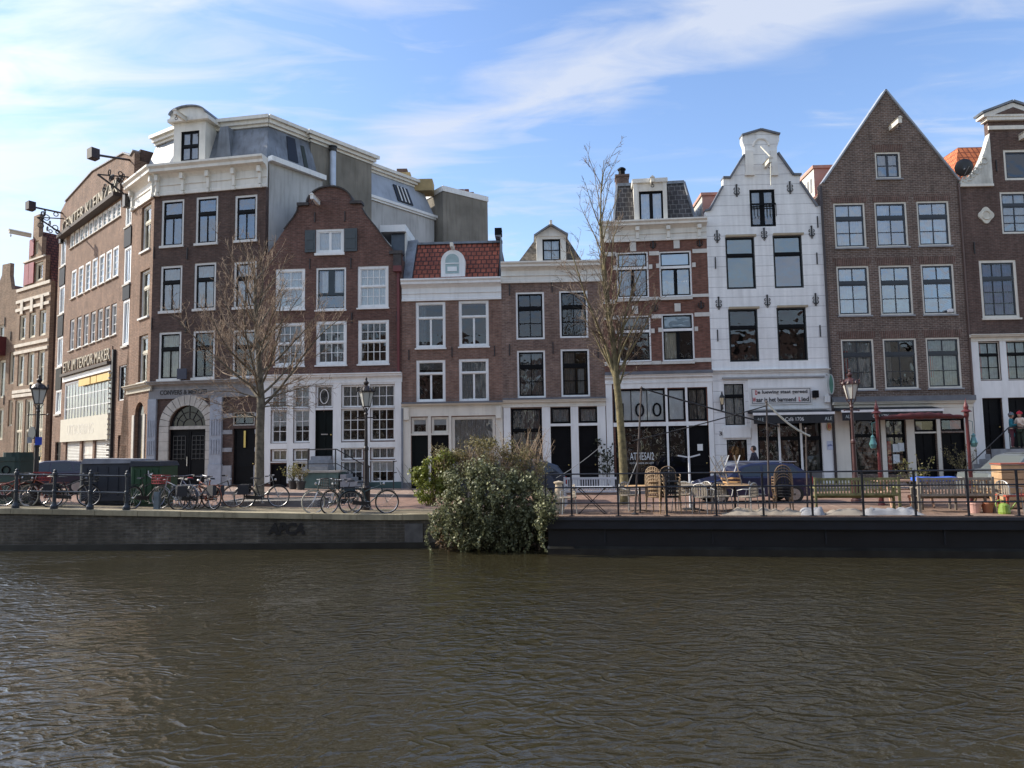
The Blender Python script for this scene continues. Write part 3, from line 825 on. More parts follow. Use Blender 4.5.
# steep front roof slope
yr = 1.6; zr = H.h(455, 243.5, yr)
uL = H.u(412, 279); uL2 = H.u(418, 245, yr); uR = H.u(497, 277); uR2 = H.u(500.5, 244, yr)
mb = MB(); mb.add([(uL, 0.0, zc), (uR, 0.0, zc), (uR2, yr, zr), (uL2, yr, zr), (uL, 7.9, zc), (uR, 7.9, zc), (uR2, 6.4, zr), (uL2, 6.4, zr)],
       [(0,1,2,3),(4,7,6,5),(0,3,7,4),(1,5,6,2),(3,2,6,7),(0,4,5,1)])
rf = mb.build('roof', RED_TILE, H.root)
MB().box(uL2 - 0.1, uR2 + 0.1, yr - 0.12, yr + 0.12, zr - 0.04, zr + 0.07).build('ridge', LEAD, rf)
# lead covered parapet to the left and chimney wall to the right
MB().add([(0.05, 0.02, zc), (uL - 0.02, 0.02, zc), (uL2 - 0.03, yr, zr + 0.25), (uL2 - 0.55, yr, zr + 0.2), (0.05, 7, zc), (uL - 0.02, 7, zc), (uL2 - 0.03, 7, zr + .25), (uL2 - .55, 7, zr + .2)],
         [(0,1,2,3),(4,7,6,5),(0,3,7,4),(1,5,6,2),(3,2,6,7),(0,4,5,1)]).build('lead_parapet', LEAD, H.root)
zk = H.h(505, 230, 1.4)
ch = MB(); ch.prism([(uR + 0.02, zc), (H.W - 0.03, zc), (H.W - 0.03, zk - 0.35), (H.W - 0.3, zk - 0.35), (H.W - 0.33, zr + 0.15), (uR2 + 0.02, zr + 0.1)], 1.0, 2.2)
co = ch.build('chimney', LEAD, H.root); MB().box(H.W - 0.34, H.W + 0.01, 0.98, 1.5, zk - 0.34, zk).build('chimney_pot', BLACK, co)
# dormer
u0, u1 = H.u(441, 265, 0.15), H.u(465, 265, 0.15); um = (u0 + u1) / 2; zb_ = zc + 0.05; ztd = H.h(453, 250, .15)
R_ = (u1 - u0) / 2
arc = [(um + R_ * math.cos(a), ztd - R_ + R_ * math.sin(a)) for a in [PI * i / 12 for i in range(13)]]
d = MB(); d.prism([(u0, zb_ - 0.05)] + [(u1, zb_ - 0.05)] + arc, 0.12, 1.5); do = d.build('dormer', WHITE, H.root)
# bare lead shell to the sides
i0, i1 = H.u(445.5, 265, .15), H.u(459, 265, .15); zi0, zi1 = H.h(452, 273.5, .15), H.h(452, 254, .15); ri = (i1 - i0) / 2; im = (i0 + i1) / 2
arc2 = [(im + ri * math.cos(a), zi1 - ri + ri * math.sin(a)) for a in [PI * i / 12 for i in range(13)]]
MB().prism([(i0, zi0), (i1, zi0)] + arc2, 0.10, 0.118).build('pane', mat('dormer_glass', (0.30, 0.40, 0.40), 0.08, 0.1), do)
dm = MB(); dm.box(i0, i1, 0.07, 0.098, (zi0 + zi1)/2 - 0.02, (zi0 + zi1)/2 + 0.03); dm.box(i0 + .1, i1 - .1, 0.075, 0.098, zi0 + 0.1, zi0 + 0.32)
dm.build('glazing_bar', WHITE, do)
H.bx('hoist_beam', CREAM, um - 0.07, um + 0.07, -0.45, 0.3, ztd + 0.02, ztd + 0.22)
H.anchors([(452, 352), (494.5, 351), (409, 355)])
# rain pipes at the party walls
H.bx('rain_pipe', LEAD, -0.03, 0.05, -0.13, -0.06, 0.1, za)

# ================================================================== G: cornice house with one pedimented dormer
H = House(C3, C4, 'row_house', 'mottled brown brick house with one small gabled dormer above its cream cornice')
st = dict(fw=0.085, frame=WHITE, sash=BLACK, sw=0.07, mw=0.04, t=0.335, top=(2, 1), bot=(2, 2), tw=0.08)
H.win((516, 292, 544.4, 339.4), st); H.win((559.5, 290.5, 588, 337.8), st)
H.win((517.3, 350.3, 545.5, 397.8), st, cur=[('full', CURTD)]); H.win((561, 349, 589.7, 396.7), st, cur=[('left', CURTD, .5), ('area', CURTG, (.6, .85, 0, .6))])
gd = dict(fw=0.04, frame=BLACK, sash=BLACK)
H.win((511.5, 408.5, 542.3, 476), gd, t=0.32, cur=[('full', CURTD)])
H.win((551, 407.5, 570.5, 423.5), gd, cur=[('full', CURTG)]); H.win((579, 407, 597.5, 422.8), gd, cur=[('full', CURTG)])
r = H.rect((551.3, 426.3, 571.3, 480)); H.door(r[0], r[1], 0.12, r[3], BLACK); r2 = H.rect((579.5, 425.8, 598, 480)); H.door(r2[0], r2[1], 0.12, r2[3], BLACK)
zt = H.h(554, 283); H.body(outline_box(H, zt + 0.05), B_G, depth=8)
za, zb = H.h(554, 399.5), H.h(554, 406.8)
rr = [H.rect(x) for x in ((504, 408, 511, 480), (542.5, 408, 550.8, 480), (571.2, 408, 578.8, 480), (598, 408, 606, 480))]
shopfront(H, zb, WHITE, [(0.02, rr[0][1], 0, zb), (rr[1][0], rr[1][1], 0, zb), (rr[2][0], rr[2][1], 0, zb), (rr[3][0], H.W - 0.02, 0, zb),
     (rr[1][1] + 0.002, rr[2][0] - 0.002, H.rect((551, 423.6, 570, 426.1))[2], H.rect((551, 423.6, 570, 426.1))[3]), (rr[2][1] + 0.002, rr[3][0] - 0.002, H.rect((579, 423, 598, 425.6))[2], H.rect((579, 423, 598, 425.6))[3])])
H.cornice(0.0, H.W, zb + 0.002, za, CREAM, 0.25, 'shop_cornice', style=1)
H.bx('flashing', ZINC, 0, H.W, -0.28, -0.003, za + 0.002, H.h(554, 397.8))
zc = H.h(554, 262.5)
H.cornice(0.0, H.W + 0.0, H.h(554, 282.5), zc, CORN, 0.42)
yr = 1.5
uL, uR = H.u(517, 262, .1), H.u(583, 258, .1); uL2, uR2 = H.u(536, 240, yr), H.u(567, 240, yr); zr = H.h(550, 238, yr)
MB().add([(uL, 0.1, zc), (uR, 0.1, zc), (uR2, yr, zr), (uL2, yr, zr), (uL, 6, zc), (uR, 6, zc), (uR2, 5, zr), (uL2, 5, zr)],
       [(0,1,2,3),(4,7,6,5),(0,3,7,4),(1,5,6,2),(3,2,6,7),(0,4,5,1)]).build('roof', MOSS_TILE, H.root)
u0, u1 = H.u(536.5, 250), H.u(566, 250); ze = H.h(551, 236.5); zp = H.h(551, 226.5); um = (u0 + u1) / 2
wu0, wu1, wz0, wz1 = H.rect((542.5, 239, 560.5, 260.5))
D_ = MB()
D_.box(u0, wu0, 0.0, 1.4, zc, ze); D_.box(wu1, u1, 0.0, 1.4, zc, ze); D_.box(wu0, wu1, 0.0, 1.4, wz1, ze); D_.box(wu0, wu1, 0.0, 1.4, zc, wz0); D_.box(wu0, wu1, 0.9, 1.4, wz0, wz1)
D_.prism([(u0 - 0.08, ze), (u1 + 0.08, ze), (um, zp)], -0.04, 1.4)
do = D_.build('dormer', CORN, H.root)
pd = MB(); 
for sg in (-1, 1): pd.bar((um + sg * (u1 - um + 0.1), 0.6, ze + 0.02), (um, 0.6, zp + 0.05), 1.7, 0.07, up=(0, 0, 1))
pd.build('coping', LEAD, do)
H.win_uz(wu0, wu1, wz0, wz1, dict(fw=0.03, frame=BLACK, sash=BLACK, sw=0.05, bot=(2, 2), glass=GLASSB, cur=[('full', CURT)]), y=0.05, hole=False)
H.bx('hoist_beam', CREAM, um - 0.06, um + 0.06, -0.4, 0.2, zp + 0.0, zp + 0.2)
H.anchors([(509.5, 290), (552, 287), (598, 352), (553, 348), (509.5, 350)], 0.55)

# ================================================================== H: red brick with pale bands, number 100
H = House(C4, C5, 'row_house', 'orange red brick house with stone bands and 100 in its shop window')
TW = dict(fw=0.07, frame=WHITE, sash=BLACK, sw=0.06, tframe=True, tw=0.12, bot=(2, 1), cm=0.16)
PANEL = mat('pale_blue_blind', (0.52, 0.62, 0.68), 0.5, 0.06, 2)
H.win((616.6, 252, 648.6, 298), TW, t=0.34, glass=GLASSB, cur=[('area', PANEL, (0, 1, .66, 1), 'flat'), ('full', CURTG)])
H.win((659.5, 251, 691.7, 296.7), TW, t=0.34, glass=GLASSS, cur=[('area', PANEL, (0, 1, .66, 1), 'flat'), ('low', CURTG, .35)])
H.win((619, 315.6, 651, 361.7), TW, t=0.33, cur=[('area', CURTG, (0, 1, .8, 1), 'flat')])
H.win((662, 313.5, 694.2, 361), TW, t=0.33, cur=[('area', PANEL, (0, 1, .66, 1), 'flat'), ('left', CURTC, .45)])
up = dict(fw=0.05, frame=BLACK, sash=BLACK, sw=0.03)
WB = mat('white_window_board', (0.75, 0.78, 0.78), 0.6, 0.06, 2)
H.win((613.4, 389, 665.2, 421.8), up, bot=(3, 1), cur=[('area', WB, (0, 1, 0, 1), 'flat')])
H.win((667.7, 388.6, 685.3, 420.8), up, cur=[('area', WB, (0, 1, 0, 1), 'flat')])
H.win((687.7, 388, 706.6, 420.6), up, bot=(2, 2), cur=[('full', CURTD)])
H.win((616, 426.5, 667, 474), up); H.win((669, 426, 687.3, 474), up)
r = H.rect((689.5, 425.5, 709.5, 480)); dr = H.door(r[0], r[1], 0.12, r[3], BLACK)
MB().box(r[0] + 0.38, r[0] + 0.62, 0.06, 0.095, 1.7, 2.0).build('notice', mat('paper', (0.7, 0.7, 0.68), 0.7), dr)
zt = H.h(660, 241); H.body(outline_box(H, zt + 0.02), B_H, depth=8)
# the number on the window boards, dark outlined figures
u0, u1, z0, z1 = H.rect((613.4, 389, 665.2, 421.8)); cw = (u1 - u0) / 3
for i, cch in enumerate('100'):
    text('number', cch, u0 + cw * i + (0.34 if i == 0 else 0.2), u0 + cw * (i + 1) - (0.32 if i == 0 else 0.16), z0 + 0.22, z0 + 0.88, 0.055, BLACK, H.root)
uu = H.rect((632, 452, 654, 460)); text('lettering', "ATTIESAI2", H.u(630, 456), H.u(654, 456), H.h(640, 460), H.h(640, 452.5), 0.075, mat('window_lettering', (0.62, 0.66, 0.68), 0.5), H.root)
text('small_lettering', "FOTOGRAFIE EN LIJST", H.u(630, 462), H.u(654, 462), H.h(640, 464.5), H.h(640, 462.4), 0.076, mat('window_lettering', (0.62, 0.66, 0.68), 0.5), H.root)
za, zb = H.h(660, 374.5), H.h(660, 383)
rr = [H.rect(x) for x in ((607, 388, 613, 480), (687.8, 421, 689.2, 480))]
f0 = H.u(709.5, 450); zbm = H.rect((614, 422, 708, 426)); zf = H.h(660, 388)
shopfront(H, zb, WHITE, [(0.02, H.u(613, 430), 0, zb), (f0, H.W - 0.02, 0, zb), (H.u(613.4, 424), H.u(707, 424), zbm[2], zbm[3]), (H.u(613.4, 386), f0 - 0.002, zf, zb),
    (H.u(665.3, 405), H.u(667.6, 405), zbm[3] + .002, zf - 0.002), (H.u(685.4, 405), H.u(687.6, 405), zbm[3] + .002, zf - 0.002), (H.u(667, 450), H.u(669, 450), 0.0, zbm[2] - 0.002), (H.u(687.4, 450), H.u(689.4, 450), 0.0, zbm[2] - .002)])
H.bx('stall_riser', BLACK, H.u(613.6, 474), H.u(687.3, 474), -0.03, -0.003, 0.0, H.h(650, 474) )
H.cornice(0.0, H.W, zb + 0.002, za, WHITE, 0.25, 'shop_cornice', style=1)
H.bx('flashing', ZINC, 0, H.W, -0.3, -0.003, za + 0.003, H.h(660, 371.5))
zc = H.h(655, 221.5)
H.cornice(-0.08, H.W + 0.0, H.h(655, 241), zc, CORN, 0.45, brackets=4)
# stone bands and blocks
sb = MB()
def hb(x0, x1, ya, yb, pr=0.05):
    a = H.u(x0, (ya + yb) / 2); b = H.u(x1, (ya + yb) / 2); xm = (x0 + x1) / 2
    sb.box(max(0.01, a), min(H.W - 0.01, b), -pr, -0.003, H.h(xm, yb), H.h(xm, ya))
hb(600, 616, 252.5, 256.5); hb(649, 659, 251.5, 255.5); hb(692.3, 709, 249, 253); hb(600, 616, 300, 304); hb(649, 659, 297, 300); hb(692.3, 711, 294, 297)
sl_ = [(616.2, 649, 299, 301.5), (659, 692.3, 297.4, 300), (618.5, 651.5, 362.5, 365), (661.5, 694.5, 361.5, 364)]
for q in sl_: hb(*q, 0.12)
hb(600, 618.5, 315.8, 319.8); hb(651.5, 661.5, 314.5, 318.5); hb(694.5, 712, 312.5, 316.5); hb(600, 618, 362, 366); hb(651.8, 661.2, 361, 364.5); hb(694.8, 713, 358, 362)
for (x, y) in ((633, 247), (676.5, 244)): hb(x - 3, x + 3, y - 4.5, y + 4.5)
for (x, y) in ((635, 310), (677.5, 307.5)): hb(x - 3, x + 3, y - 4, y + 4)
for (x, y) in ((614.8, 268), (650.5, 267), (657.8, 266), (693.8, 265), (617, 331.5), (652.8, 331), (660, 330), (696.2, 329)): hb(x - 1.7, x + 1.7, y - 2.2, y + 2.2, 0.06)
build_each(sb, 'stone_band', mat('band_stone', (0.55, 0.54, 0.50), 0.7, 0.08, 2, stain=0.2), H.root)
H.anchors([(653, 245), (699.5, 243), (655, 307.5), (701, 305)], 0.3, True)
# mansard roof
yr = 0.9; zr = H.h(655, 184, yr)
a0, a1 = H.u(613.5, 221, .1), H.u(695.5, 218, .1); b0, b1 = H.u(617, 186, yr), H.u(684, 183, yr)
rf = MB().add([(a0, 0.1, zc), (a1, 0.1, zc), (b1, yr, zr), (b0, yr, zr), (a0, 7, zc), (a1, 7, zc), (b1, 6.2, zr), (b0, 6.2, zr)],
       [(0,1,2,3),(4,7,6,5),(0,3,7,4),(1,5,6,2),(3,2,6,7),(0,4,5,1)]).build('roof', DARK_TILE, H.root)
hp = MB(); hp.bar((a1, 0.08, zc), (b1, yr, zr + 0.03), 0.10); hp.bar((a0, 0.08, zc), (b0, yr, zr + 0.03), 0.10); hp.bar((b0, yr, zr + 0.03), (b1, yr, zr + 0.03), 0.14); hp.build('lead_hip', LEAD, rf)
wu0, wu1, wz0, wz1 = H.rect((639.2, 191, 663.6, 221)); u0, u1 = H.u(634.5, 205), H.u(666.5, 205); ztd = H.h(650, 179)
D_ = MB(); D_.box(u0, wu0, -0.02, 1.2, zc, ztd - 0.2); D_.box(wu1, u1, -0.02, 1.2, zc, ztd - 0.2); D_.box(wu0, wu1, -0.02, 1.2, wz1, ztd - 0.2); D_.box(wu0, wu1, 0.7, 1.2, zc, wz1)
D_.box(u0 - 0.08, u1 + 0.08, -0.12, 1.3, ztd - 0.2, ztd); D_.box(u0 - 0.03, u0 + 0.16, -0.07, -0.022, zc, ztd - 0.2); D_.box(u1 - 0.16, u1 + 0.03, -0.07, -0.022, zc, ztd - 0.2)
D_.build('dormer', CORN, H.root)
H.win_uz(wu0, wu1, zc + 0.01, wz1, dict(fw=0.04, frame=BLACK, sash=BLACK, sw=0.06, bot=(2, 1), cm=0.16, glass=GLASSS, cur=[('full', CURT)]), y=0.03, hole=False)
H.beam(651.5, 183, 0.5, CREAM, 0.14, 0.2)
# chimney
a, b = H.u(616, 178, 3.0), H.u(628.8, 178, 3.0); z_ = H.h(622, 176.5, 3.0)
c = MB(); c.box(a, b, 3.0, 3.8, zc, z_ ); c.box(a - 0.04, b + 0.04, 2.96, 3.84, z_ , z_ + 0.12); c = c.build('chimney', B_G, H.root)
MB().lathe([(0.17, 0), (0.17, 0.35), (0.22, 0.36), (0.22, 0.42), (0.12, 0.5)], 10, ((a + b) / 2, 3.4, z_ + 0.12)).build('chimney_pot', BLACK, c)

# ================================================================== I: white stepped gable with the cafe
H = House(C5, C6, 'row_house', 'white painted gabled house with ornate black wall anchors and a cafe below')
IW = brick('white_painted_block', (0.75, 0.755, 0.745), (0.72, 0.73, 0.725), (0.42, 0.42, 0.42), 60.0, 0.49, 0.012, 0.6, 0.08, 0.5, 0.4, soot=0.20, fine_=0.16, streaks=0.5)
st = dict(fw=0.05, frame=mat('olive_dark_frame', (0.03, 0.035, 0.035), 0.4), sash=BLACK, sw=0.05, t=0.345, bot=(1, 1), top=(1, 1), tw=0.09)
TEAL = mat('sea_green_reflection', (0.17, 0.27, 0.26), 0.6, 0.08, 1)  # reflection in the panes, painted as a flat sheet behind the glass
GREYB = mat('grey_pane_sheet', (0.25, 0.235, 0.25), 0.7, 0.08, 1)  # flat grey sheet behind the lower pane of the right window
H.win((726, 237, 755.3, 289), st, glass=GLASSB, cur=[('area', TEAL, (0, 1, 0, 1), 'flat')])
H.win((773.6, 235.3, 802.8, 288), st, glass=GLASSB, cur=[('area', TEAL, (0, 1, .66, 1), 'flat'), ('area', GREYB, (0, 1, 0, .65), 'flat')])
H.win((729, 309, 758.4, 361.7), st); H.win((777.5, 307.5, 807, 360.6), st)
hd = MB()
for q in ((725.5, 234.8, 755.8, 236.9), (773, 233.2, 803.3, 235.2), (728.5, 306.8, 759, 308.9), (777, 305.4, 807.6, 307.4)):
    r = H.rect(q); hd.box(r[0], r[1], -0.09, -0.003, r[2], r[3])
build_each(hd, 'window_head', mat('tan_head', (0.36, 0.30, 0.21), 0.7), H.root)
H.win((750, 189.5, 775.3, 226.5), dict(fw=0.05, frame=BLACK, sash=BLACK, sw=0.07, bot=(2, 2), cm=0.22, cur=[('area', BLACK, (0, 1, 0, .28), 'flat'), ('area', CURTG, (0.02, .98, .28, 1))], glass=GLASSB))
r = H.rect((750, 203.8, 775.3, 205.5)); bl = MB(); bl.box(r[0], r[1], -0.10, -0.06, r[2], r[3])
for i in range(9): bl.box(r[0] + (r[1] - r[0]) * i / 8 - 0.012, r[0] + (r[1] - r[0]) * i / 8 + 0.012, -0.09, -0.07, r[2] - 0.55, r[2])
bl.build('balustrade', BLACK, H.root)
gwin = dict(fw=0.06, frame=WHITE, sash=BLACK, sw=0.05, bot=(2, 2))
H.win((723.6, 382.5, 745.8, 426.3), gwin, t=0.3, top=(2, 1), bot=(2, 1), cur=[('full', CURTG)], sill=(0.08, WHITE))
H.win((727, 439.7, 747.3, 462), gwin, fw=0.02, bot=(1, 1), frame=BLACK)
H.win((758, 421.5, 822, 472), dict(fw=0.04, frame=BLACK, sash=BLACK, t=0.33, top=(3, 1), bot=(3, 1), tw=0.08, mw=0.09))
G = [(744, 151), (743.8, 146), (742.5, 141), (742.5, 136.5)]
ol = [(0, -0.3), (H.W, -0.3)]
def P(x, y): return H.pt(x, y)
zz1 = P(824, 206)[1]
ol += [(H.W, zz1), (P(815.8, 206.7)[0], zz1), P(799.6, 183), P(800.6, 175.5), P(792.5, 175.5), P(777, 153.6), P(777, 147), P(779.3, 140), P(779.3, 135.2), P(761, 130.6), P(742.2, 136.2), P(742.2, 141), P(744.5, 147), P(744.7, 155.5),
       P(730.6, 178.6), P(723.3, 178.6), P(723.3, 187), P(710.5, 210.6), (0.0, P(705, 211.5)[1])]
H.body(ol, IW, depth=8, eave=P(710, 214)[1], th=0.4)
H.ridge_roof(P(761, 150)[1] - 0.4, RED_TILE, front=0.4)
cpn = MB()
def coping(H, pts, w=0.09, y0=-0.10, y1=0.45, m=ZINC, nm='gable_coping'):
    mb = MB()
    for (a, b) in zip(pts[:-1], pts[1:]):
        a = Vector((a[0], 0, a[1])); b = Vector((b[0], 0, b[1])); d = b - a
        if d.length < 0.02: continue
        n_ = Vector((-d.z, 0, d.x)).normalized()
        if n_.z < 0: n_ = -n_
        c = (a + b) / 2 + n_ * w / 2
        mb.obox((c.x, (y0 + y1) / 2, c.z), d / 2 * 1.02, (0, (y1 - y0) / 2, 0), n_ * w / 2)
    return mb.build(nm, m, H.root)
coping(H, [P(742.2, 136.2), P(761, 130.6), P(779.3, 135.2)])
coping(H, [P(744.7, 155.5), P(730.6, 178.6)]); coping(H, [P(730.6, 178.6), P(723.0, 178.6)]); coping(H, [P(723.3, 187), P(710.5, 210.6), (0.0, P(705, 211.5)[1])])
coping(H, [P(777, 153.6), P(792.5, 175.5)]); coping(H, [P(792.5, 175.5), P(801, 175.5)]); coping(H, [P(799.6, 183), P(815.8, 206.7)])
# neck pilasters, arch and side scrolls
nb = MB()
for (x0, x1) in ((744.8, 753), (770.5, 776.8)):
    r = H.rect((x0, 151, x1, 173)); nb.box(r[0], r[1], -0.09, -0.003, r[2], r[3]); r = H.rect((x0, 173.2, x1 + 1, 176)); nb.box(r[0], r[1], -0.14, -0.003, r[2], r[3])
c0_ = P(761, 146); nb.ring((c0_[0], -0.02, c0_[1]), 0.36, 0.05, 'y', 12, 5, 0, PI)
nb.build('gable_ornament', mat('gable_cream', (0.70, 0.69, 0.65), 0.6, 0.05, 3, stain=0.2), H.root)
H.beam(765, 166.5, 0.8, CREAM, 0.15, 0.2)
# rope hanging from the beam across the gable
p = P(759.5, 147); q = P(765.5, 163); q2 = P(766, 191)
rp = MB(); rp.tube((p[0], -0.1, p[1]), (q[0], -0.75, q[1]), 0.03, n=5); rp.tube((q[0], -0.75, q[1] - .15), (q2[0], -0.75, q2[1]), 0.028, n=5); rp.build('rope', mat('pale_rope', (0.6, 0.58, 0.5), 0.9), H.root)
H.anchors([(736.5, 190.5), (789.8, 187.5), (717, 236.5), (764, 234), (811.5, 232), (718.6, 303), (767.2, 301), (815.5, 299.5)], 0.5, True)
H.anchors([(715.3, 263), (816.8, 258.5), (717.5, 335.5), (820, 331), (817.4, 222)], 0.55)
zs = H.h(775, 372.5)
H.cornice(0.0, H.W, zs, H.h(775, 369.5), WHITE, 0.2, 'string_course', style=1)
H.bx('shop_panel', WHITE, H.u(748, 395), H.W - 0.1, -0.05, -0.003, H.h(790, 409), H.h(790, 378.5))
H.bx('panel_moulding', mat('grey_moulding', (0.3, 0.3, 0.3), 0.6), H.u(722, 381), H.u(824, 378), -0.12, -0.003, H.h(775, 378.3), H.h(775, 376.6))
H.bx('window_apron', WHITE, H.u(723, 432), H.u(750, 432), -0.12, -0.003, H.h(736, 437.8), H.h(736, 427.5))
post = MB()
for (x0, x1, ya, yb) in ((751.5, 757.8, 418, 474), (822.3, 832, 415, 474)):
    r = H.rect((x0, ya, x1, yb)); post.box(r[0], r[1], -0.05, -0.003, 0, r[3])
for x in (778.5, 800.5):
    r = H.rect((x, 421.5, x + 2, 472)); post.box(r[0], r[1], -0.03, 0.02, r[2], r[3])
build_each(post, 'cafe_post', WHITE, H.root)
r = H.rect((758, 472.2, 822, 474)); H.bx('stall_riser', mat('grey_riser', (0.12, 0.12, 0.12), 0.6), r[0], r[1], -0.04, -0.003, 0, r[3])
# gothic lettered sign board
r = H.rect((749.8, 387.3, 811, 404.6)); sg = H.bx('sign_board', mat('sign_white', (0.64, 0.63, 0.61), 0.5, 0.03), r[0], r[1], -0.10, -0.06, r[2], r[3])
bd = MB()
for (a, b, c, d) in ((r[0] + .06, r[1] - .06, r[3] - .09, r[3] - .065), (r[0] + .06, r[1] - .06, r[2] + .065, r[2] + .09), (r[0] + .06, r[0] + .085, r[2] + .09, r[3] - .09), (r[1] - .085, r[1] - .06, r[2] + .09, r[3] - .09)):
    bd.box(a, b, -0.112, -0.101, c, d)
bd.build('sign_border', mat('sign_grey', (0.08, 0.09, 0.10), 0.5), sg)
zm = (r[2] + r[3]) / 2; SB = mat('sign_black', (0.02, 0.02, 0.025), 0.5); SR = mat('sign_red', (0.45, 0.03, 0.03), 0.5); w_ = r[1] - r[0]
def sgt(nm, s, f0, f1, za_, zb_, m): text(nm, s, r[0] + w_ * f0, r[0] + w_ * f1, za_, zb_, -0.108, m, sg, 0.02)
sgt('sign_initial', 'D', 0.08, 0.115, zm + .06, zm + .27, SR); sgt('sign_text', 'e luewing staat gereed', 0.122, 0.93, zm + .06, zm + .27, SB)
sgt('sign_initial', 'W', 0.035, 0.085, zm - .27, zm - .06, SR); sgt('sign_text', 'aar is het barmend', 0.092, 0.74, zm - .27, zm - .06, SB); sgt('sign_initial', 'L', 0.785, 0.82, zm - .27, zm - .06, SR); sgt('sign_text', 'ied', 0.83, 0.95, zm - .27, zm - .06, SB)
# oval hanging sign, wall lamp box, speaker
def oval(H, px, py, rx, rz_, m, rim, nm='hanging_sign'):
    u, z = H.pt(px, py); mb = MB(); n = 20
    pr = [(u + rx * math.cos(2*PI*i/n), z + rz_ * math.sin(2*PI*i/n)) for i in range(n)]
    o_ = MB(); o_.v = []; o_.prism(pr, -0.5, -0.42); o = o_.build(nm, m, H.root)
    k = MB(); 
    for i in range(n):
        a = pr[i]; b = pr[(i+1) % n]; k.tube((a[0], -0.46, a[1]), (b[0], -0.46, b[1]), 0.05, n=5)
    k.tube((u, -0.46, z + rz_), (u, 0, z + rz_ + 0.05), 0.025, n=5)
    k.build('sign_rim', rim, o)
    return o
oval(H, 826.8, 385.2, 0.11, 0.44, mat('sign_green', (0.05, 0.16, 0.12), 0.4), mat('sign_grey_rim', (0.3, 0.33, 0.33), 0.4))
H.bx('alarm_box', WHITE, H.u(823.5, 399), H.u(828.5, 399), -0.2, -0.06, H.h(826, 402.5), H.h(826, 396))
H.bx('speaker', BLACK, H.u(811.8, 394), H.u(816.4, 394), -0.3, -0.055, H.h(814, 397.8), H.h(814, 390.8))
def wall_lamp(H, px, py, s=1.0, lit=True):
    u, z = H.pt(px, py); mb = MB()
    mb.box(u - 0.03, u + 0.03, -0.04, -0.004, z - 0.45*s, z + 0.1*s); mb.tube((u, -0.02, z - 0.3*s), (u, -0.2*s, z - 0.38*s), 0.02*s, n=6)
    mb.lathe([(0.02, -0.42), (0.05, -0.36), (0.03, -0.22), (0.07, -0.17)], 8, (u, -0.2*s, z))
    mb.lathe([(0.12*s, 0.13*s), (0.10*s, 0.2*s), (0.03*s, 0.3*s), (0.045*s, 0.34*s), (0.0, 0.42*s)], 8, (u, -0.2*s, z))
    for i in range(6):
        a = i * PI / 3; mb.tube((u + 0.07*s*math.cos(a), -0.2*s + 0.07*s*math.sin(a), z - 0.17*s), (u + 0.11*s*math.cos(a), -0.2*s + 0.11*s*math.sin(a), z + 0.13*s), 0.009, n=4)
    o = mb.build('wall_lamp', IRON, H.root)
    MB().lathe([(0.05*s, -0.16*s), (0.095*s, 0.12*s)], 8, (u, -0.2*s, z)).build('lamp_glass', mat('warm_lamp_glass', (0.75, 0.62, 0.40), 0.2), o)
    return o
wall_lamp(H, 721, 401, 1.05)
def tray(H, px, py, s, nm, m):
    r = H.rect((px - s, py - s, px + s, py + s)); return H.bx(nm, m, r[0], r[1], -0.06, -0.004, r[2], r[3])
u_, z_ = H.pt(720.5, 433.5); text('house_number', '3', u_ - 0.07, u_ + 0.07, z_ - 0.09, z_ + 0.09, -0.02, IRON, H.root)
u_, z_ = H.pt(828.5, 426.5); 
k = MB(); k.lathe([(0.11, -0.02), (0.12, 0.0), (0.11, 0.02)], 14); k.v = [(u_ + v[0], -0.10 + v[2], z_ + v[1] * 1.7) for v in k.v]; o = k.build('shield', mat('shield_ochre', (0.55, 0.4, 0.2), 0.5), H.root)
text('shield_letter', 'B', u_ - 0.06, u_ + 0.06, z_ - 0.09, z_ + 0.09, -0.135, SR, o)
r = H.rect((826.5, 441, 832.3, 449.8)); o = H.bx('notice', mat('notice_blue', (0.45, 0.5, 0.62), 0.5), r[0], r[1], -0.08, -0.055, r[2], r[3]); text('notice_text', 'pils', r[0] + .03, r[1] - .03, (r[2]+r[3])/2 - .05, (r[2]+r[3])/2 + .06, -0.088, mat('notice_ink', (0.05, 0.08, 0.3), 0.5), o)
AWB = mat('awning_black', (0.012, 0.014, 0.018), 0.7); AWW = mat('awning_white_edge', (0.7, 0.7, 0.7), 0.5)
def awning(H, u0, u1, z, words, drop=0.38, out_=0.95):
    mb = MB(); mb.profx([(-0.06, z + 0.16), (-0.06, z + 0.02), (-out_, z - 0.06), (-out_, z + 0.02)], u0, u1)
    o = mb.build('awning', AWB, H.root)
    MB().box(u0 - 0.03, u1 + 0.03, -out_ - 0.05, -out_ - 0.003, z - 0.10, z + 0.01).build('awning_edge', AWW, o)
    v = MB(); n = 30; vs = []
    for i in range(n + 1):
        x = u0 + (u1 - u0) * i / n; yy = -out_ - 0.02 + 0.012 * math.sin(i * 1.3)
        vs += [(x, yy, z - 0.103), (x, yy, z - 0.103 - drop), (x, yy + 0.012, z - 0.103 - drop), (x, yy + 0.012, z - 0.103)]
    for i in range(n):
        for k in range(4): v.f.append((4*i + k, 4*i + 4 + k, 4*i + 4 + (k+1) % 4, 4*i + (k+1) % 4))
    v.v = vs; vo = v.build('valance', AWB, o)
    for (s, f0, f1, hh, m_) in words:
        text('valance_text', s, u0 + (u1 - u0) * f0, u0 + (u1 - u0) * f1, z - 0.103 - drop/2 - hh/2, z - 0.103 - drop/2 + hh/2, -out_ - 0.045, m_, vo, 0.0, 0.008)
    return o
GW = mat('valance_white', (0.55, 0.56, 0.56), 0.6)
ya_ = -0.98
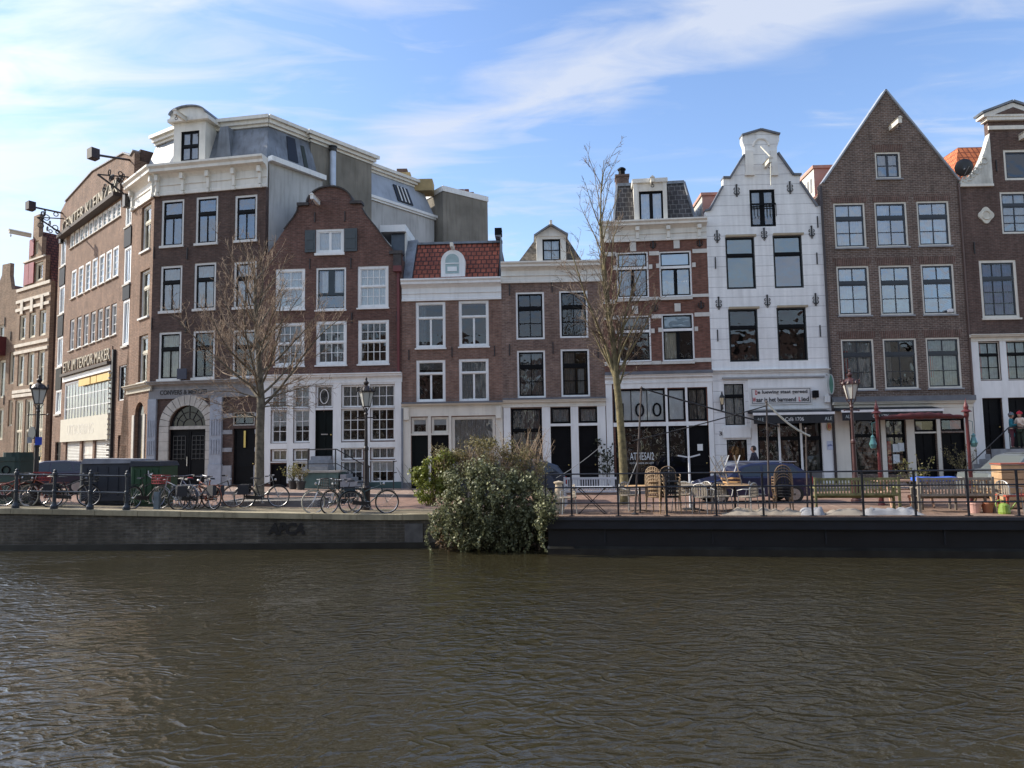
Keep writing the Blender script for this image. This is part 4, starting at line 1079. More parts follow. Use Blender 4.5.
awning(H, H.u(753.5, 412, ya_), min(H.u(834, 412, ya_), H.W + 0.05), H.h(793, 412.5, ya_), [("Café 1706", 0.39, 0.62, 0.17, GW), ("ALE", 0.04, 0.12, 0.15, mat('logo_grey', (0.4, 0.45, 0.45), 0.6)), ("ALE", 0.88, 0.97, 0.15, mat('logo_grey', (0.4, 0.45, 0.45), 0.6))])
# cluttered interior of the cafe seen through the glass
cl = MB()
for i in range(70):
    u = H.u(759 + rnd.random() * 62, 450); z = 0.5 + rnd.random() * 2.2; s = 0.03 + rnd.random() * 0.06
    yy = 0.35 + rnd.random() * 0.7; cl.box(u - s, u + s, yy, yy + 0.04, z - s * 1.2, z + s * 1.2)
cl.build('cafe_interior', mat('cafe_clutter', (0.08, 0.06, 0.045), 0.6, 0.7, 9, col2=(0.45, 0.4, 0.33)), H.root)
IH = H
# terracotta coloured roof boxes standing behind the gable
PINK = mat('terracotta_cladding', (0.52, 0.33, 0.27), 0.7, 0.08, 2)
for (x0, x1, yt, yd, xl) in ((702, 722, 192.6, 1.9, 0), (813.6, 842, 165.2, 1.9, 1)):
    a, b = H.u(x0, yt + 5, yd), H.u(x1, yt + 5, yd); z = H.h((x0 + x1) / 2, yt, yd)
    q = MB().box(a + 0.012, b, yd, yd + 2.0, H.eave - 0.6, z - 0.16).build('roof_box', PINK, H.root)
    MB().box(a - 0.0, a + 0.01, yd, yd + 2.0, H.eave - 0.6, z - 0.165).build('roof_box_side', CREAM, q)
    MB().box(a - 0.06, b + 0.02, yd - 0.06, yd + 2.06, z - 0.155, z).build('roof_box_edge', mat('terracotta_edge', (0.5, 0.29, 0.22), 0.7), q)
    pn = MB()
    for i in range(4): pn.box(a - 0.02, a - 0.002, yd + 0.3 + i * 0.42, yd + 0.52 + i * 0.42, z - 1.25, z - 0.55)
    pn.build('side_window', mat('side_window_grey', (0.25, 0.24, 0.22), 0.3), q)

# ================================================================== J: tall pointed gable
H = House(C6, C7, 'row_house', 'tall grey brown brick house with the sharp pointed gable')
P = H.pt
st = dict(fw=0.075, frame=CREAM, sash=mat('blue_black_sash', (0.015, 0.02, 0.03), 0.35), sw=0.06, mw=0.035, t=0.335, top=(2, 1), bot=(2, 2), tw=0.11, sill=(0.07, GREYSTONE))
r1 = [(834.3, 203, 865.8, 247.8), (875.4, 202, 907.6, 246.8), (917.6, 201, 950, 245.8)]
r2 = [(837.5, 266, 870, 315.5), (879.8, 265.3, 912.4, 315), (922, 264, 955, 314.5)]
r3 = [(842, 339, 874.8, 389.8), (884, 338.4, 917.6, 388.8), (927, 337.4, 961, 388)]
for i, r in enumerate(r1): H.win(r, st, glass=GLASSS, cur=([('full', CURTG)] if i == 0 else ([('left', CURTG, .4)] if i == 1 else [('low', CURTG, .6)])))
for i, r in enumerate(r2): H.win(r, st, glass=GLASSS, cur=([('left', CURTG, .5)] if i == 0 else []))
for i, r in enumerate(r3): H.win(r, st, glass=GLASS, t=0.30, top=(2, 1), bot=(2, 2) if i else (2, 2), cur=([('full', CURTG)] if i != 1 else [('left', CURTD, .25)]) + ([('area', CURTR, (0.05, .2, 0.2, .8))] if i != 1 else []))
H.win((875.4, 152, 900.7, 178.6), dict(st), t=None, bot=(2, 2), cm=0.1, glass=GLASSB, cur=[('full', CURTG)])
g = dict(fw=0.04, frame=BLACK, sash=BLACK, sw=0.04)
H.win((850, 419, 881, 474), g, t=0.3, bot=(1, 1)); H.win((886, 419, 906, 474), g, t=0.3, top=(2, 1), bot=(2, 2), cur=[('area', CURTR, (0, .3, 0, .6), 'flat')])
H.win((914.6, 419.5, 936, 431.5), g, cur=[('area', CURTG, (.1, .4, 0.1, .9), 'flat')]); H.win((940.8, 418.5, 964, 430.8), g, cur=[('area', CURTR, (.45, 1, 0, 1), 'flat')])
r = H.rect((916, 433, 937.5, 480)); H.door(r[0], r[1], 0.12, r[3], BLACK, panels=(2, 3)); r = H.rect((942.8, 432.8, 966.8, 480)); H.door(r[0], r[1], 0.12, r[3], BLACK, panels=(2, 4))
zl, zr_ = P(824, 184)[1], P(958, 178)[1]; ze = (zl + zr_) / 2; pk = P(885.3, 91.4)
uL = max(0.0, P(824, 183.6)[0]); 
H.body([(0, -0.3), (H.W, -0.3), (H.W, ze - 0.1), (P(957.5, 177.6)[0], ze), pk, (P(824, 183.6)[0], ze), (0, ze - 0.1)], B_J, depth=9, eave=ze - 0.5, th=0.3)
H.ridge_roof(pk[1] - 1.7, RED_TILE, front=0.3, uc=pk[0])
coping(H, [(P(824, 183.6)[0], ze), pk], 0.07, -0.09, 0.4, m=mat('light_grey_verge', (0.28, 0.31, 0.35), 0.5)); coping(H, [pk, (P(957.5, 177.6)[0], ze)], 0.07, -0.09, 0.4, m=mat('light_grey_verge', (0.28, 0.31, 0.35), 0.5))
H.beam(890.5, 128.5, 0.9, CREAM, 0.17, 0.24)
# soldier arches above the windows
LB = brick('arch_brick', (0.13, 0.075, 0.06), (0.09, 0.055, 0.045), (0.17, 0.14, 0.12), 0.085, 0.9, 0.014, soot=0.1)
ar = MB()
for q in r1 + r2 + r3 + [(875.4, 152, 900.7, 178.6)]:
    u0, u1, z0, z1 = H.rect(q); ar.add([(u0 - 0.05, -0.006, z1 + 0.01), (u1 + 0.05, -0.006, z1 + 0.01), (u1 + 0.16, -0.006, z1 + 0.36), (u0 - 0.16, -0.006, z1 + 0.36),
        (u0 - 0.05, 0.0, z1 + 0.01), (u1 + 0.05, 0.0, z1 + 0.01), (u1 + 0.16, 0.0, z1 + 0.36), (u0 - 0.16, 0.0, z1 + 0.36)], [(0,1,2,3),(4,7,6,5),(0,4,5,1),(1,5,6,2),(2,6,7,3),(3,7,4,0)])
build_each(ar, 'window_arch', LB, H.root)
za, zb = H.h(905, 401.5), H.h(905, 408)
H.cornice(0.0, H.W, zb, za, CREAM, 0.3, 'shop_cornice', style=1)
H.bx('flashing', ZINC, 0, H.W, -0.33, -0.003, za + 0.002, H.h(905, 396.5))
zf = H.h(905, 418)
shopfront(H, zb, CREAM, [(0.02, H.u(849.7, 440), 0, zb), (H.u(881.2, 440), H.u(885.6, 440), 0, zf - .002), (H.u(906.5, 440), H.u(914.4, 440), 0, zf - .002), (H.u(937, 440), H.u(940.6, 440), 0, zf - .002), (H.u(965, 440), H.W - 0.02, 0, zb), (H.u(850, 410) , H.u(964.6, 410), zf, zb - 0.002)])
H.bx('transom_beam', CREAM, H.u(914.6, 432), H.u(937, 432), -0.02, 0.02, *H.rect((915, 431.7, 937, 433.3))[2:])
awning(H, H.u(842, 410, ya_), H.u(943, 410, ya_), H.h(892, 409.5, ya_), [("ALE", 0.03, 0.09, 0.15, mat('logo_grey', (0.4, 0.45, 0.45), 0.6)), ("Café 1706", 0.3, 0.46, 0.16, GW)], 0.36)
cl = MB()
for i in range(50):
    u = H.u(851 + rnd.random() * 54, 450); z = 0.4 + rnd.random() * 2.2; s = 0.03 + rnd.random() * 0.07
    yy = 0.35 + rnd.random() * 0.7; cl.box(u - s, u + s, yy, yy + 0.04, z - s * 1.3, z + s * 1.3)
cl.build('cafe_interior', mat('cafe_clutter', (0.08, 0.06, 0.045), 0.6, 0.7, 9, col2=(0.45, 0.4, 0.33)), H.root)
for (x, y, w2, h2) in ((896.5, 448, 3.2, 4), (901.6, 447, 3, 4.2), (897, 459, 3.2, 4.6)):
    r = H.rect((x - w2, y - h2, x + w2, y + h2)); o = MB().box(r[0], r[1], 0.045, 0.06, r[2], r[3]).build('poster', mat('poster_paper', (0.55, 0.6, 0.62), 0.6, 0.15, 6), H.root)
H.bx('rain_pipe', mat('dark_pipe', (0.04, 0.03, 0.03), 0.5), -0.02, 0.07, -0.12, -0.05, 0.1, ze - 0.2)
k = MB(); k.lathe([(0.12, -0.1), (0.14, 0.0), (0.10, 0.12), (0, 0.14)], 10); u_, z_ = H.pt(955.5, 443); 
H.bx('rain_pipe', mat('brown_pipe', (0.10, 0.065, 0.055), 0.5), H.u(964.5, 290), H.u(966, 290), -0.10, -0.02, za, ze - 0.2)
sc_ = H.pt(949, 311); MB().box(sc_[0] - .1, sc_[0] + .1, -0.2, -0.03, sc_[1] - .07, sc_[1] + .07).build('camera_box', mat('white_plastic', (0.7, 0.7, 0.7), 0.4), H.root)
JH = H

# ================================================================== K: right edge house
H = House(C7, C8, 'row_house', 'dark brick house at the right edge with cream pediment and white scroll')
P = H.pt
st = dict(fw=0.09, frame=CREAM, sash=mat('blue_black_sash', (0.015, 0.02, 0.03), 0.35), sw=0.06, mw=0.035, t=0.30, top=(3, 1), bot=(3, 3), tw=0.09)
H.win((1004, 149.5, 1034, 180), dict(st), t=None, fw=0.11, bot=(1, 1), cur=[('area', DARKROOM, (0, 1, 0, 1), 'flat')])  # attic window: unlit room painted as a flat near-black sheet behind the glass
H.win((1001, 191.5, 1041, 233.5), dict(st), cur=[('full', CURTG)], glass=GLASSB); 
H.win((980.6, 260, 1018, 318), dict(st), fw=0.12, cur=[('full', mat('violet_curtain', (0.10, 0.08, 0.20), 0.9, 0.2, 5))], sill=(0.09, CREAM)); H.win((1040, 259, 1078, 317), dict(st), fw=0.12)
st2 = dict(fw=0.03, frame=CREAM, sash=BLACK, sw=0.04, t=0.33, top=(2, 1), bot=(2, 2), cur=[('full', CURTG), ('left', CURTR, .2)])
H.win((978.8, 342, 1000, 380), st2); H.win((1006.5, 341, 1028, 379.5), st2); H.win((1036, 340.5, 1058, 379), st2); H.win((1064, 340, 1086, 378.5), st2)
doors = [(981.5, 398.7, 1003.5, 449), (1009, 398, 1031, 449), (1040, 397.5, 1062, 449)]
for q in doors:
    r = H.rect(q); H.door(r[0], r[1], r[2], r[3], BLACK, panels=(2, 4))
zc = P(975, 184.6)[1]; bl = P(989, 140)[0]; br = P(1036, 140)[0]; zp0 = P(1012, 121)[1]; pkz = P(1012, 104.5)[1]; um = (bl + br) / 2 + 0.08
H.body([(0, -0.3), (H.W, -0.3), (H.W, zc), (br, zc), (br, zp0), (bl, zp0), (bl, zc), (0, zc)], B_K, depth=8, eave=zc - 0.15, th=0.3)
# neck: cornice band, pediment
pm = MB(); pm.box(bl - 0.12, br + 0.12, -0.16, 0.35, zp0 + 0.002, zp0 + 0.16); pm.prism([(bl - 0.3, zp0 + 0.162), (br + 0.3, zp0 + 0.162), (br + 0.3, zp0 + .3), ((bl + br) / 2, pkz), (bl - 0.3, zp0 + .3)], -0.2, 0.4)
po = pm.build('pediment', CORN, H.root)
MB().prism([(bl + 0.25, zp0 + 0.26), (br - 0.25, zp0 + 0.26), ((bl + br) / 2, pkz - 0.22)], -0.215, -0.202).build('tympanum', B_K, po)
for sgn in (-1, 1):
    a = (bl - 0.36, zp0 + 0.3) if sgn < 0 else (br + 0.36, zp0 + 0.3); c = ((bl + br) / 2, pkz + 0.02); 
    d_ = Vector((c[0] - a[0], 0, c[1] - a[1])); n_ = Vector((-d_.z, 0, d_.x)).normalized(); n_ = n_ if n_.z > 0 else -n_
    cc = Vector(((a[0] + c[0]) / 2, 0.08, (a[1] + c[1]) / 2)) + n_ * 0.06
    MB().obox(cc, d_ / 2, (0, 0.36, 0), n_ * 0.05).build('pediment_coping', LEAD, po)
r = H.rect((986.5, 126, 1036, 129.8)); H.bx('neck_band', CREAM, bl - 0.02, br + 0.02, -0.08, -0.003, r[2], r[3])
# white scrolls either side of the neck
def scroll(H, ua, ub, z0, z1, flip):
    n = 14; pts = []
    for i in range(n + 1):
        t = i / n; u = ua + (ub - ua) * t; z = z0 + 0.25 + (z1 - z0 - 0.25) * (t ** 2.2)
        pts.append((u, z))
    poly = [(ua, z0)] + pts + [(ub, z0)]
    if flip: poly = poly[::-1]
    o = MB().prism(poly, -0.08, 0.25).build('scroll', mat('scroll_white', (0.55, 0.55, 0.5), 0.8, 0.2, 3, stain=0.7), H.root)
    k = MB()
    for i in range(6):
        t = 0.12 + 0.13 * i; u = ua + (ub - ua) * t; z = z0 + 0.2 + (z1 - z0) * 0.6 * t ** 1.8
        k.ring((u, -0.09, z), 0.12 + 0.03 * (i % 2), 0.035, 'y', 10, 5)
    k.build('scroll_carving', mat('scroll_white', (0.55, 0.55, 0.5), 0.8), o)
scroll(H, P(960, 183)[0], bl - 0.005, zc - 0.0, P(989, 134)[1], False)
MB().box(P(959, 184)[0], bl, -0.13, 0.3, zc - 0.12, zc - 0.003).build('ledge', CREAM, H.root)
scroll(H, P(1066, 183)[0], br + 0.005, zc, P(1037, 134)[1], True)
# roof behind
yr = 2.2; uR_ = (bl + br) / 2; zrk = H.h(985, 147, yr)
MB().add([(0.0, 0.3, zc - 0.15), (H.W, 0.3, zc - 0.15), (H.W - 0.5, yr, zrk), (1.5, yr, zrk), (0.0, 8, zc - 0.15), (H.W, 8, zc - 0.15), (H.W - 0.5, 6, zrk), (1.5, 6, zrk)],
       [(0,1,2,3),(4,7,6,5),(0,3,7,4),(1,5,6,2),(3,2,6,7),(0,4,5,1)]).build('roof', ORANGE_TILE, H.root)
H.beam(1020.5, 138, 0.9, CREAM, 0.18, 0.25)
cu_, cz_ = P(985.5, 215.5)
k = MB(); n = 32; k.prism([(cu_ + 0.33 * math.cos(2*PI*i/n) * (1 + 0.12 * math.cos(8*PI*i/n)), cz_ + 0.36 * math.sin(2*PI*i/n) * (1 + 0.12 * math.cos(8*PI*i/n))) for i in range(n)], -0.07, -0.003); co = k.build('cartouche', mat('cartouche_cream', (0.58, 0.56, 0.48), 0.7, 0.1, 5), H.root)
k = MB(); k.ring((cu_, -0.08, cz_), 0.2, 0.035, 'y', 16, 5); k.build('cartouche_ring', mat('cartouche_cream', (0.58, 0.56, 0.48), 0.7), co)
H.anchors([(996, 166), (974, 248)], 0.55)
zk0, zk1 = H.h(1010, 341), H.h(1010, 334.5)
H.cornice(0.02, H.W, zk0, zk1, CREAM, 0.3, 'shop_cornice', style=1)
parts = [(0.02, H.u(978.6, 360), 0, zk0)]
xs = [(1000.2, 1006.3), (1028.2, 1035.8), (1058.3, 1063.8)]
for (a, b) in xs: parts.append((H.u(a, 360), H.u(b, 360), H.h(1000, 381), zk0))
zmid0, zmid1 = H.h(1010, 397.6), H.h(1010, 380.5)
parts.append((H.u(978.8, 390), H.W - 0.02, zmid0, zmid1))
dts = [H.rect(q) for q in doors]
parts.append((0.02 + (H.u(978.6, 360) - 0.02), dts[0][0], 0, zmid0)); parts.append((dts[0][1], dts[1][0], 0, zmid0)); parts.append((dts[1][1], dts[2][0], 0, zmid0)); parts.append((dts[2][1], H.W - 0.02, 0, zmid0))
sf = MB()
for i, (a, b, c, d) in enumerate(parts): sf.box(a, b, -0.05 - 0.004 * (i % 3), -0.003, c, d)
build_each(sf, 'front_board', WHITE, H.root)
# satellite dish belongs to the pointed gable house roof edge
dish = MB(); u_, z_ = P(960.4, 171)
prof = [(0.0, 0.0), (0.15, 0.015), (0.3, 0.06), (0.4, 0.11)]
dish.lathe(prof + [(0.4, 0.125), (0.0, 0.02)], 18); rot = Matrix.Rotation(math.radians(-75), 4, 'X') @ Matrix.Rotation(math.radians(12), 4, 'Y')
dish.v = [tuple((rot @ Vector(v)) + Vector((u_, -0.35, z_ + 0.05))) for v in dish.v]
d0 = dish.build('satellite_dish', mat('dish_black', (0.02, 0.022, 0.025), 0.5), H.root, smooth=True)
k = MB(); k.tube((u_, -0.35, z_), (u_ - 0.05, 0.1, z_ - 0.35), 0.03, n=6); k.tube((u_ , -0.3, z_ - 0.3), (u_ - 0.1, -0.85, z_ - 0.1), 0.015, n=5); k.build('dish_arm', GREYSTONE, d0)
# stone stoop with iron railing
zs = dts[0][2]; s0, s1 = H.u(977, 450, -1), H.u(1034, 450, -1)
stp = MB(); nst = 6
stp.box(s0 + 1.2, H.u(1090, 450), -1.4, -0.06, -0.2, zs - 0.0)
for i in range(nst):
    stp.box(s0 + 1.2 - 0.28 * (i + 1), s0 + 1.2 - 0.28 * i - 0.002, -1.4, -0.06, -0.2, zs - (zs / (nst + 1)) * (i + 1))
stp.build('stoop', GREYSTONE, H.root)
rl = MB(); hh = 0.95
pp = [(s0 + 1.2 - 0.28 * nst, -1.35, 0.15 + hh - 0.1), (s0 + 1.25, -1.35, zs + hh), (H.u(1090, 450), -1.35, zs + hh)]
rl.path(pp, 0.025, 6)
for i, t in enumerate((0.0, 0.5, 1.0)):
    x = pp[0][0] + (pp[1][0] - pp[0][0]) * t; zt_ = pp[0][2] + (pp[1][2] - pp[0][2]) * t; rl.tube((x, -1.35, zt_ - hh), (x, -1.35, zt_), 0.02, n=6)
x = s0 + 1.25
while x < H.u(1090, 450): rl.tube((x, -1.35, zs), (x, -1.35, zs + hh), 0.018, n=5); x += 0.85
rl.build('stoop_railing', IRON, H.root)
KH = H; KH.stoop = (s0, s1, zs)
# ================================================================== E: red brick bell gable with white timber ground floor
H = House(C1, C2, 'row_house', 'dark red brick house with rounded bell gable and white timber ground floor')
P = H.pt
st = dict(fw=0.13, frame=WHITE, sw=0.04, mw=0.03, t=0.48, tframe=True, tw=0.07, sill=(0.07, WHITE))
H.win((275.6, 268.8, 305, 309.5), dict(st), top=(2, 2), bot=(2, 2), glass=GLASSB, cur=[('full', CURT)])
H.win((316, 267.5, 346, 310), dict(st, fw=0.09, sash=mat('dark_teal_sash', (0.02, 0.035, 0.045), 0.4), tframe=False, t=0.64, top=(2, 1), bot=(1, 1), cm=0.3), glass=GLASSB, cur=[('area', CURT, (0.12, .38, .38, .95)), ('area', CURT, (0.62, .9, .38, .95))])
H.win((357.7, 266, 388.5, 307.8), dict(st), top=(4, 2), bot=(4, 2), glass=GLASSB, cur=[('full', CURT)])
H.win((275, 322.7, 304.5, 366), dict(st, top=(4, 2), bot=(4, 2)), cur=[('full', CURTG)]); H.win((316, 321, 346.7, 365), dict(st, top=(4, 2), bot=(4, 2)), cur=[('full', CURTG)]); H.win((358, 320, 389, 364), dict(st, top=(4, 2), bot=(4, 2)))
H.win((315.8, 229, 344, 253), dict(fw=0.11, frame=WHITE, sw=0.06, bot=(2, 1), cm=0.12, glass=GLASSB, cur=[('full', CURT)], sill=(0.12, WHITE)))
g = dict(fw=0.03, frame=WHITE, sw=0.05, mw=0.03)
H.win((271, 386, 287.3, 408.4), g, bot=(2, 2), cur=[('full', CURT)]); H.win((293.6, 386, 310, 408), g, bot=(2, 2), cur=[('full', CURT)])
H.win((316, 385.5, 332.8, 407.5), g, bot=(1, 1), cur=[('full', CURTD)])
H.win((341.7, 385, 366, 407.3), g, bot=(3, 2), cur=[('full', CURTG)]); H.win((370.3, 384.5, 395, 407), g, bot=(3, 2), cur=[('full', CURTG)])
H.win((271.3, 410, 287.5, 443), g, bot=(2, 3), cur=[('top', CURT, .5)]); H.win((293.8, 409.6, 310.2, 442.6), g, bot=(2, 3), cur=[('top', CURT, .5)])
H.win((341.5, 408.6, 366, 441.2), g, bot=(3, 3)); H.win((370.5, 408.2, 395, 440.5), g, bot=(3, 3))
H.win((271.8, 449.5, 287.3, 461), g, bot=(2, 1), cur=[('full', CURTC)]); H.win((293.8, 449.3, 308.6, 460.5), g, bot=(2, 1), cur=[('full', CURTC)])
H.win((294, 462, 309, 473), g, bot=(2, 1))
H.win((341.8, 447.5, 363, 459.5), g, bot=(3, 1), cur=[('full', CURTG)]); H.win((371, 447, 395.2, 459), g, bot=(3, 1), cur=[('full', CURTG)])
H.win((341.8, 461, 363, 483), g, bot=(3, 2), cur=[('top', CURTG, .5)]); H.win((371, 460.5, 395.2, 482.3), g, bot=(3, 2), cur=[('top', CURT, .5)])
r = H.rect((315, 410.5, 333, 456)); dd = H.door(r[0], r[1], r[2], r[3], DGREEN, panels=(2, 2)); zdoor = r[2]
MB().box((r[0]+r[1])/2 - 0.16, (r[0]+r[1])/2 + 0.16, 0.06, 0.095, r[2] + 1.0, r[2] + 1.05).build('letter_slot', mat('steel', (0.5, 0.5, 0.5), 0.3, 0.1, metal=1.0), dd)
r = H.rect((270.3, 464, 287, 489)); H.door(r[0], r[1], 0.1, r[3], BLACK, panels=(2, 2))
zc = P(330, 252)[1]
gp = [(300, 0)]
right = [(405, 262), (405, 252), (394, 251.6), (385, 240.6), (375, 226.5), (366, 215.6), (361.7, 208.5), (361.5, 204.5), (352, 203.7)]
cx, cz = P(329.7, 203.7); rx = P(352, 203.7)[0] - cx; rzz = P(330, 187)[1] - cz
Rp = [P(*q) for q in right]
Rp[0] = (H.W, Rp[0][1]); Rp[1] = (H.W, Rp[1][1])
arcp = [(cx + rx * math.cos(a), cz + rzz * math.sin(a)) for a in [PI * i / 14 for i in range(1, 14)]]
Lp = [(2 * cx - u, z) for u, z in Rp[2:]][::-1]
Lp = [(max(0.0, u), z) for u, z in Lp]
ol = [(0, -0.3), (H.W, -0.3), Rp[1]] + Rp[2:] + arcp + Lp + [(0, Lp[-1][1])]
ol2 = []
for q in ol:
    if not ol2 or (Vector(q) - Vector(ol2[-1])).length > 0.02: ol2.append(q)
H.body(ol2, B_E, depth=8, eave=Rp[1][1] - 0.3, th=0.3)
H.ridge_roof(cz + rzz - 0.5, DARK_TILE, front=0.3, uc=cx)
DCOP = mat('dark_coping', (0.05, 0.045, 0.045), 0.8, 0.3, 4)
coping(H, [(cx + rx * math.cos(a), cz + rzz * math.sin(a)) for a in [PI * i / 14 for i in range(15)]], 0.07, -0.1, 0.4, DCOP)
coping(H, [Rp[2], Rp[3], Rp[4], Rp[5], Rp[6]], 0.05, -0.06, 0.4, DCOP); coping(H, Lp[:5], 0.05, -0.06, 0.4, DCOP)
lc = MB()
for sg in (1, -1):
    a = cx + sg * rx * 0.92; b = cx + sg * (rx + 0.5); lc.box(min(a, b), max(a, b), -0.12, 0.42, cz - 0.06, cz + 0.08)
lc.box(H.W - 0.6, H.W + 0.04, -0.14, 0.42, Rp[1][1] - 0.1, Rp[1][1] + 0.06); lc.box(H.W - 0.4, H.W - 0.02, -0.1, -0.003, Rp[1][1] - 0.75, Rp[1][1] - 0.1)
lc.build('gable_ledge', DCOP, H.root)
# shutters
for q in ((305.3, 230.5, 315.6, 252.5), (344.6, 228.7, 357.4, 251.5)):
    r = H.rect(q); s_ = MB(); s_.box(r[0], r[1], -0.07, -0.02, r[2], r[3])
    for k_ in (0.12, 0.55): s_.box(r[0] + .08, r[1] - .08, -0.085, -0.071, r[2] + (r[3]-r[2]) * k_, r[2] + (r[3] - r[2]) * (k_ + .32))
    s_.build('shutter', mat('slate_green_shutter', (0.045, 0.058, 0.065), 0.5), H.root)
H.beam(318.5, 203.5, 1.0, WHITE, 0.16, 0.2)
H.anchors([(315, 217.5), (345, 216.5), (310, 264), (351, 263), (352, 318), (397, 316.5), (395, 262)], 0.5)
# rain pipe red brown at the right edge
H.bx('rain_pipe', mat('oxblood_pipe', (0.13, 0.03, 0.03), 0.5), H.W - 0.22, H.W - 0.10, -0.14, -0.03, P(400, 374)[1], Rp[1][1] - 0.75)
H.bx('rain_hopper', mat('oxblood_pipe', (0.13, 0.03, 0.03), 0.5), H.W - 0.36, H.W + 0.02, -0.3, -0.11, Rp[1][1] - 1.0, Rp[1][1] - 0.72)
# white timber front
zt = P(332, 383.5)[1]
H.cornice(0.02, H.W, zt, P(332, 374)[1], WHITE, 0.3, 'shop_cornice', style=1)
bands = [(384.5, 384.8), (407.9, 409.2), (443, 448.5)]
xcols = [(262, 270.8), (287.6, 293.4), (310.3, 315.5), (333.2, 341.3), (366.3, 370.2), (395.3, 402.3)]
col = [(H.u(a, 430), H.u(b, 430)) for a, b in xcols]; col[0] = (0.03, col[0][1]); col[-1] = (col[-1][0], H.W - 0.03)
sf = MB()
for (a, b) in col: sf.box(a, b, -0.06, -0.003, 0.35, zt)
cells = [(col[i][1] + .002, col[i+1][0] - .002) for i in range(5)]
zs = lambda y: H.h(332, y)
for i, (a, b) in enumerate(cells):
    sf.box(a, b, -0.05, -0.003, zs(385.6) + 0.02, zt)
    if i != 2:
        sf.box(a, b, -0.05, -0.003, zs(409.0), zs(408.2)); sf.box(a, b, -0.065, -0.003, zs(448.2), zs(442.6))
        sf.box(a, b, -0.05, -0.003, zs(461.8), zs(460.8))
    else: sf.box(a, b, -0.05, -0.003, zs(409.8), zs(407.8))
for i in (3, 4): sf.box(cells[i][0], cells[i][1], -0.05, -0.003, 0.35, zs(483.5))
sf.box(cells[1][0], cells[1][1], -0.05, -0.003, 0.35, zs(474))
build_each(sf, 'front_board', WHITE, H.root)
H.bx('base_course', mat('green_base', (0.05, 0.09, 0.085), 0.7, 0.2, 2), col[2][1], H.W - 0.02, -0.08, -0.003, 0.0, 0.345)
ov = MB(); u_, z_ = P(324.3, 396.5)
for i in range(24):
    a0 = 2*PI*i/24; a1 = 2*PI*(i+1)/24; ov.tube((u_ + 0.2*math.cos(a0), 0.0, z_ + 0.34*math.sin(a0)), (u_ + 0.2*math.cos(a1), 0.0, z_ + 0.34*math.sin(a1)), 0.02, n=5)
ov.build('oval_glazing', WHITE, H.root)
# stoop: landing on a green plinth with steps going down to the right
s0, s1 = P(304, 470, -1.2)[0], P(339, 470, -1.2)[0]; zl = zdoor
stp = MB(); stp.box(s0, s1, -1.3, -0.09, -0.2, H.h(320, 471.5, -1.3) - 0.05); pl = stp.build('stoop_plinth', mat('sea_green_plinth', (0.09, 0.15, 0.14), 0.75, 0.2, 2, stain=0.4), H.root)
z1 = H.h(320, 471.5, -1.3) - 0.05
MB().box(s0 - 0.08, s1 + 0.08, -1.38, -0.085, z1, z1 + 0.09).build('stoop_slab', STONE, pl)
sp = MB(); n = 4; a, b = P(310.5, 460)[0], P(334.5, 460)[0]
for i in range(n): sp.box(a + 0.04 * i, b - 0.04 * i, -1.1 + 0.25 * i, -0.09, z1 + 0.09 + (zl - z1 - 0.09) * i / n, z1 + 0.09 + (zl - z1 - .09) * (i + 1) / n - 0.002)
sp.build('stoop_step', GREYSTONE, H.root)
sd = MB(); m_ = 5
for i in range(m_): sd.box(s1 + 0.082 + 0.26 * i, s1 + 0.08 + 0.26 * (i + 1), -1.3, -0.09, -0.2, z1 - (z1 / (m_ + 0.3)) * (i + 0.6))
sd.build('stoop_step', GREYSTONE, H.root)
rl = MB(); zr1 = z1 + 1.05
rl.path([(s0 + 0.2, -1.25, zr1), (s1 - 0.1, -1.25, zr1), (s1 + 0.08 + 0.26 * m_, -1.25, 1.05)], 0.028, 6)
for (x, zb_, zt_) in ((s0 + 0.2, z1 + .09, zr1), (s1 - 0.15, z1 + 0.09, zr1), (s1 + 0.08 + 0.26 * m_, 0, 1.05)): rl.tube((x, -1.25, zb_), (x, -1.25, zt_), 0.035, n=6)
rl.tube((s0 + 0.2, -1.25, z1 + 0.4), (s1 - 0.1, -1.25, z1 + 0.4), 0.02, n=5)
rl.tube((s1 - 0.1, -1.25, z1 + 0.4), (s1 + 0.08 + 0.26 * m_, -1.25, 0.45), 0.02, n=5)
rl.lathe([(0.05, 0), (0.07, 0.05), (0.0, 0.12)], 8, (s1 + 0.08 + 0.26 * m_, -1.25, 1.05))
x = H.u(393.5, 470, -1.25); rl.tube((x, -1.25, 0), (x, -1.25, 1.35), 0.03, n=6); rl.tube((x, -1.25, 1.3), (x + .15, -1.25, 1.33), 0.02, n=5); rl.tube((x, -1.25, .8), (x + .15, -1.25, .82), 0.02, n=5)
rl.build('stoop_railing', IRON, H.root)
EH = H
# narrow lead-clad dormer block between E and F, on E's roof
q = MB(); a, b = P(381, 232, 1.2)[0], P(414, 232, 1.2)[0]; z0_, z1_ = Rp[1][1] - 0.4, H.h(395, 226, 1.2)
a = P(383, 232, 1.2)[0]; b = H.W - 0.02
q.box(a + 1.1, b, 1.2, 3.2, z0_, z1_ - 0.35); o = q.build('side_dormer', CORN, H.root)
MB().box(a - 0.1, b + 0.0, 1.0, 3.4, z1_ - 0.345, z1_).build('dormer_fascia', WHITE, o)
MB().box(a + 0.4, a + 1.095, 1.3, 3.1, z0_, z1_ - 0.36).build('dormer_window', mat('dormer_dark', (0.05, 0.07, 0.10), 0.2), o)

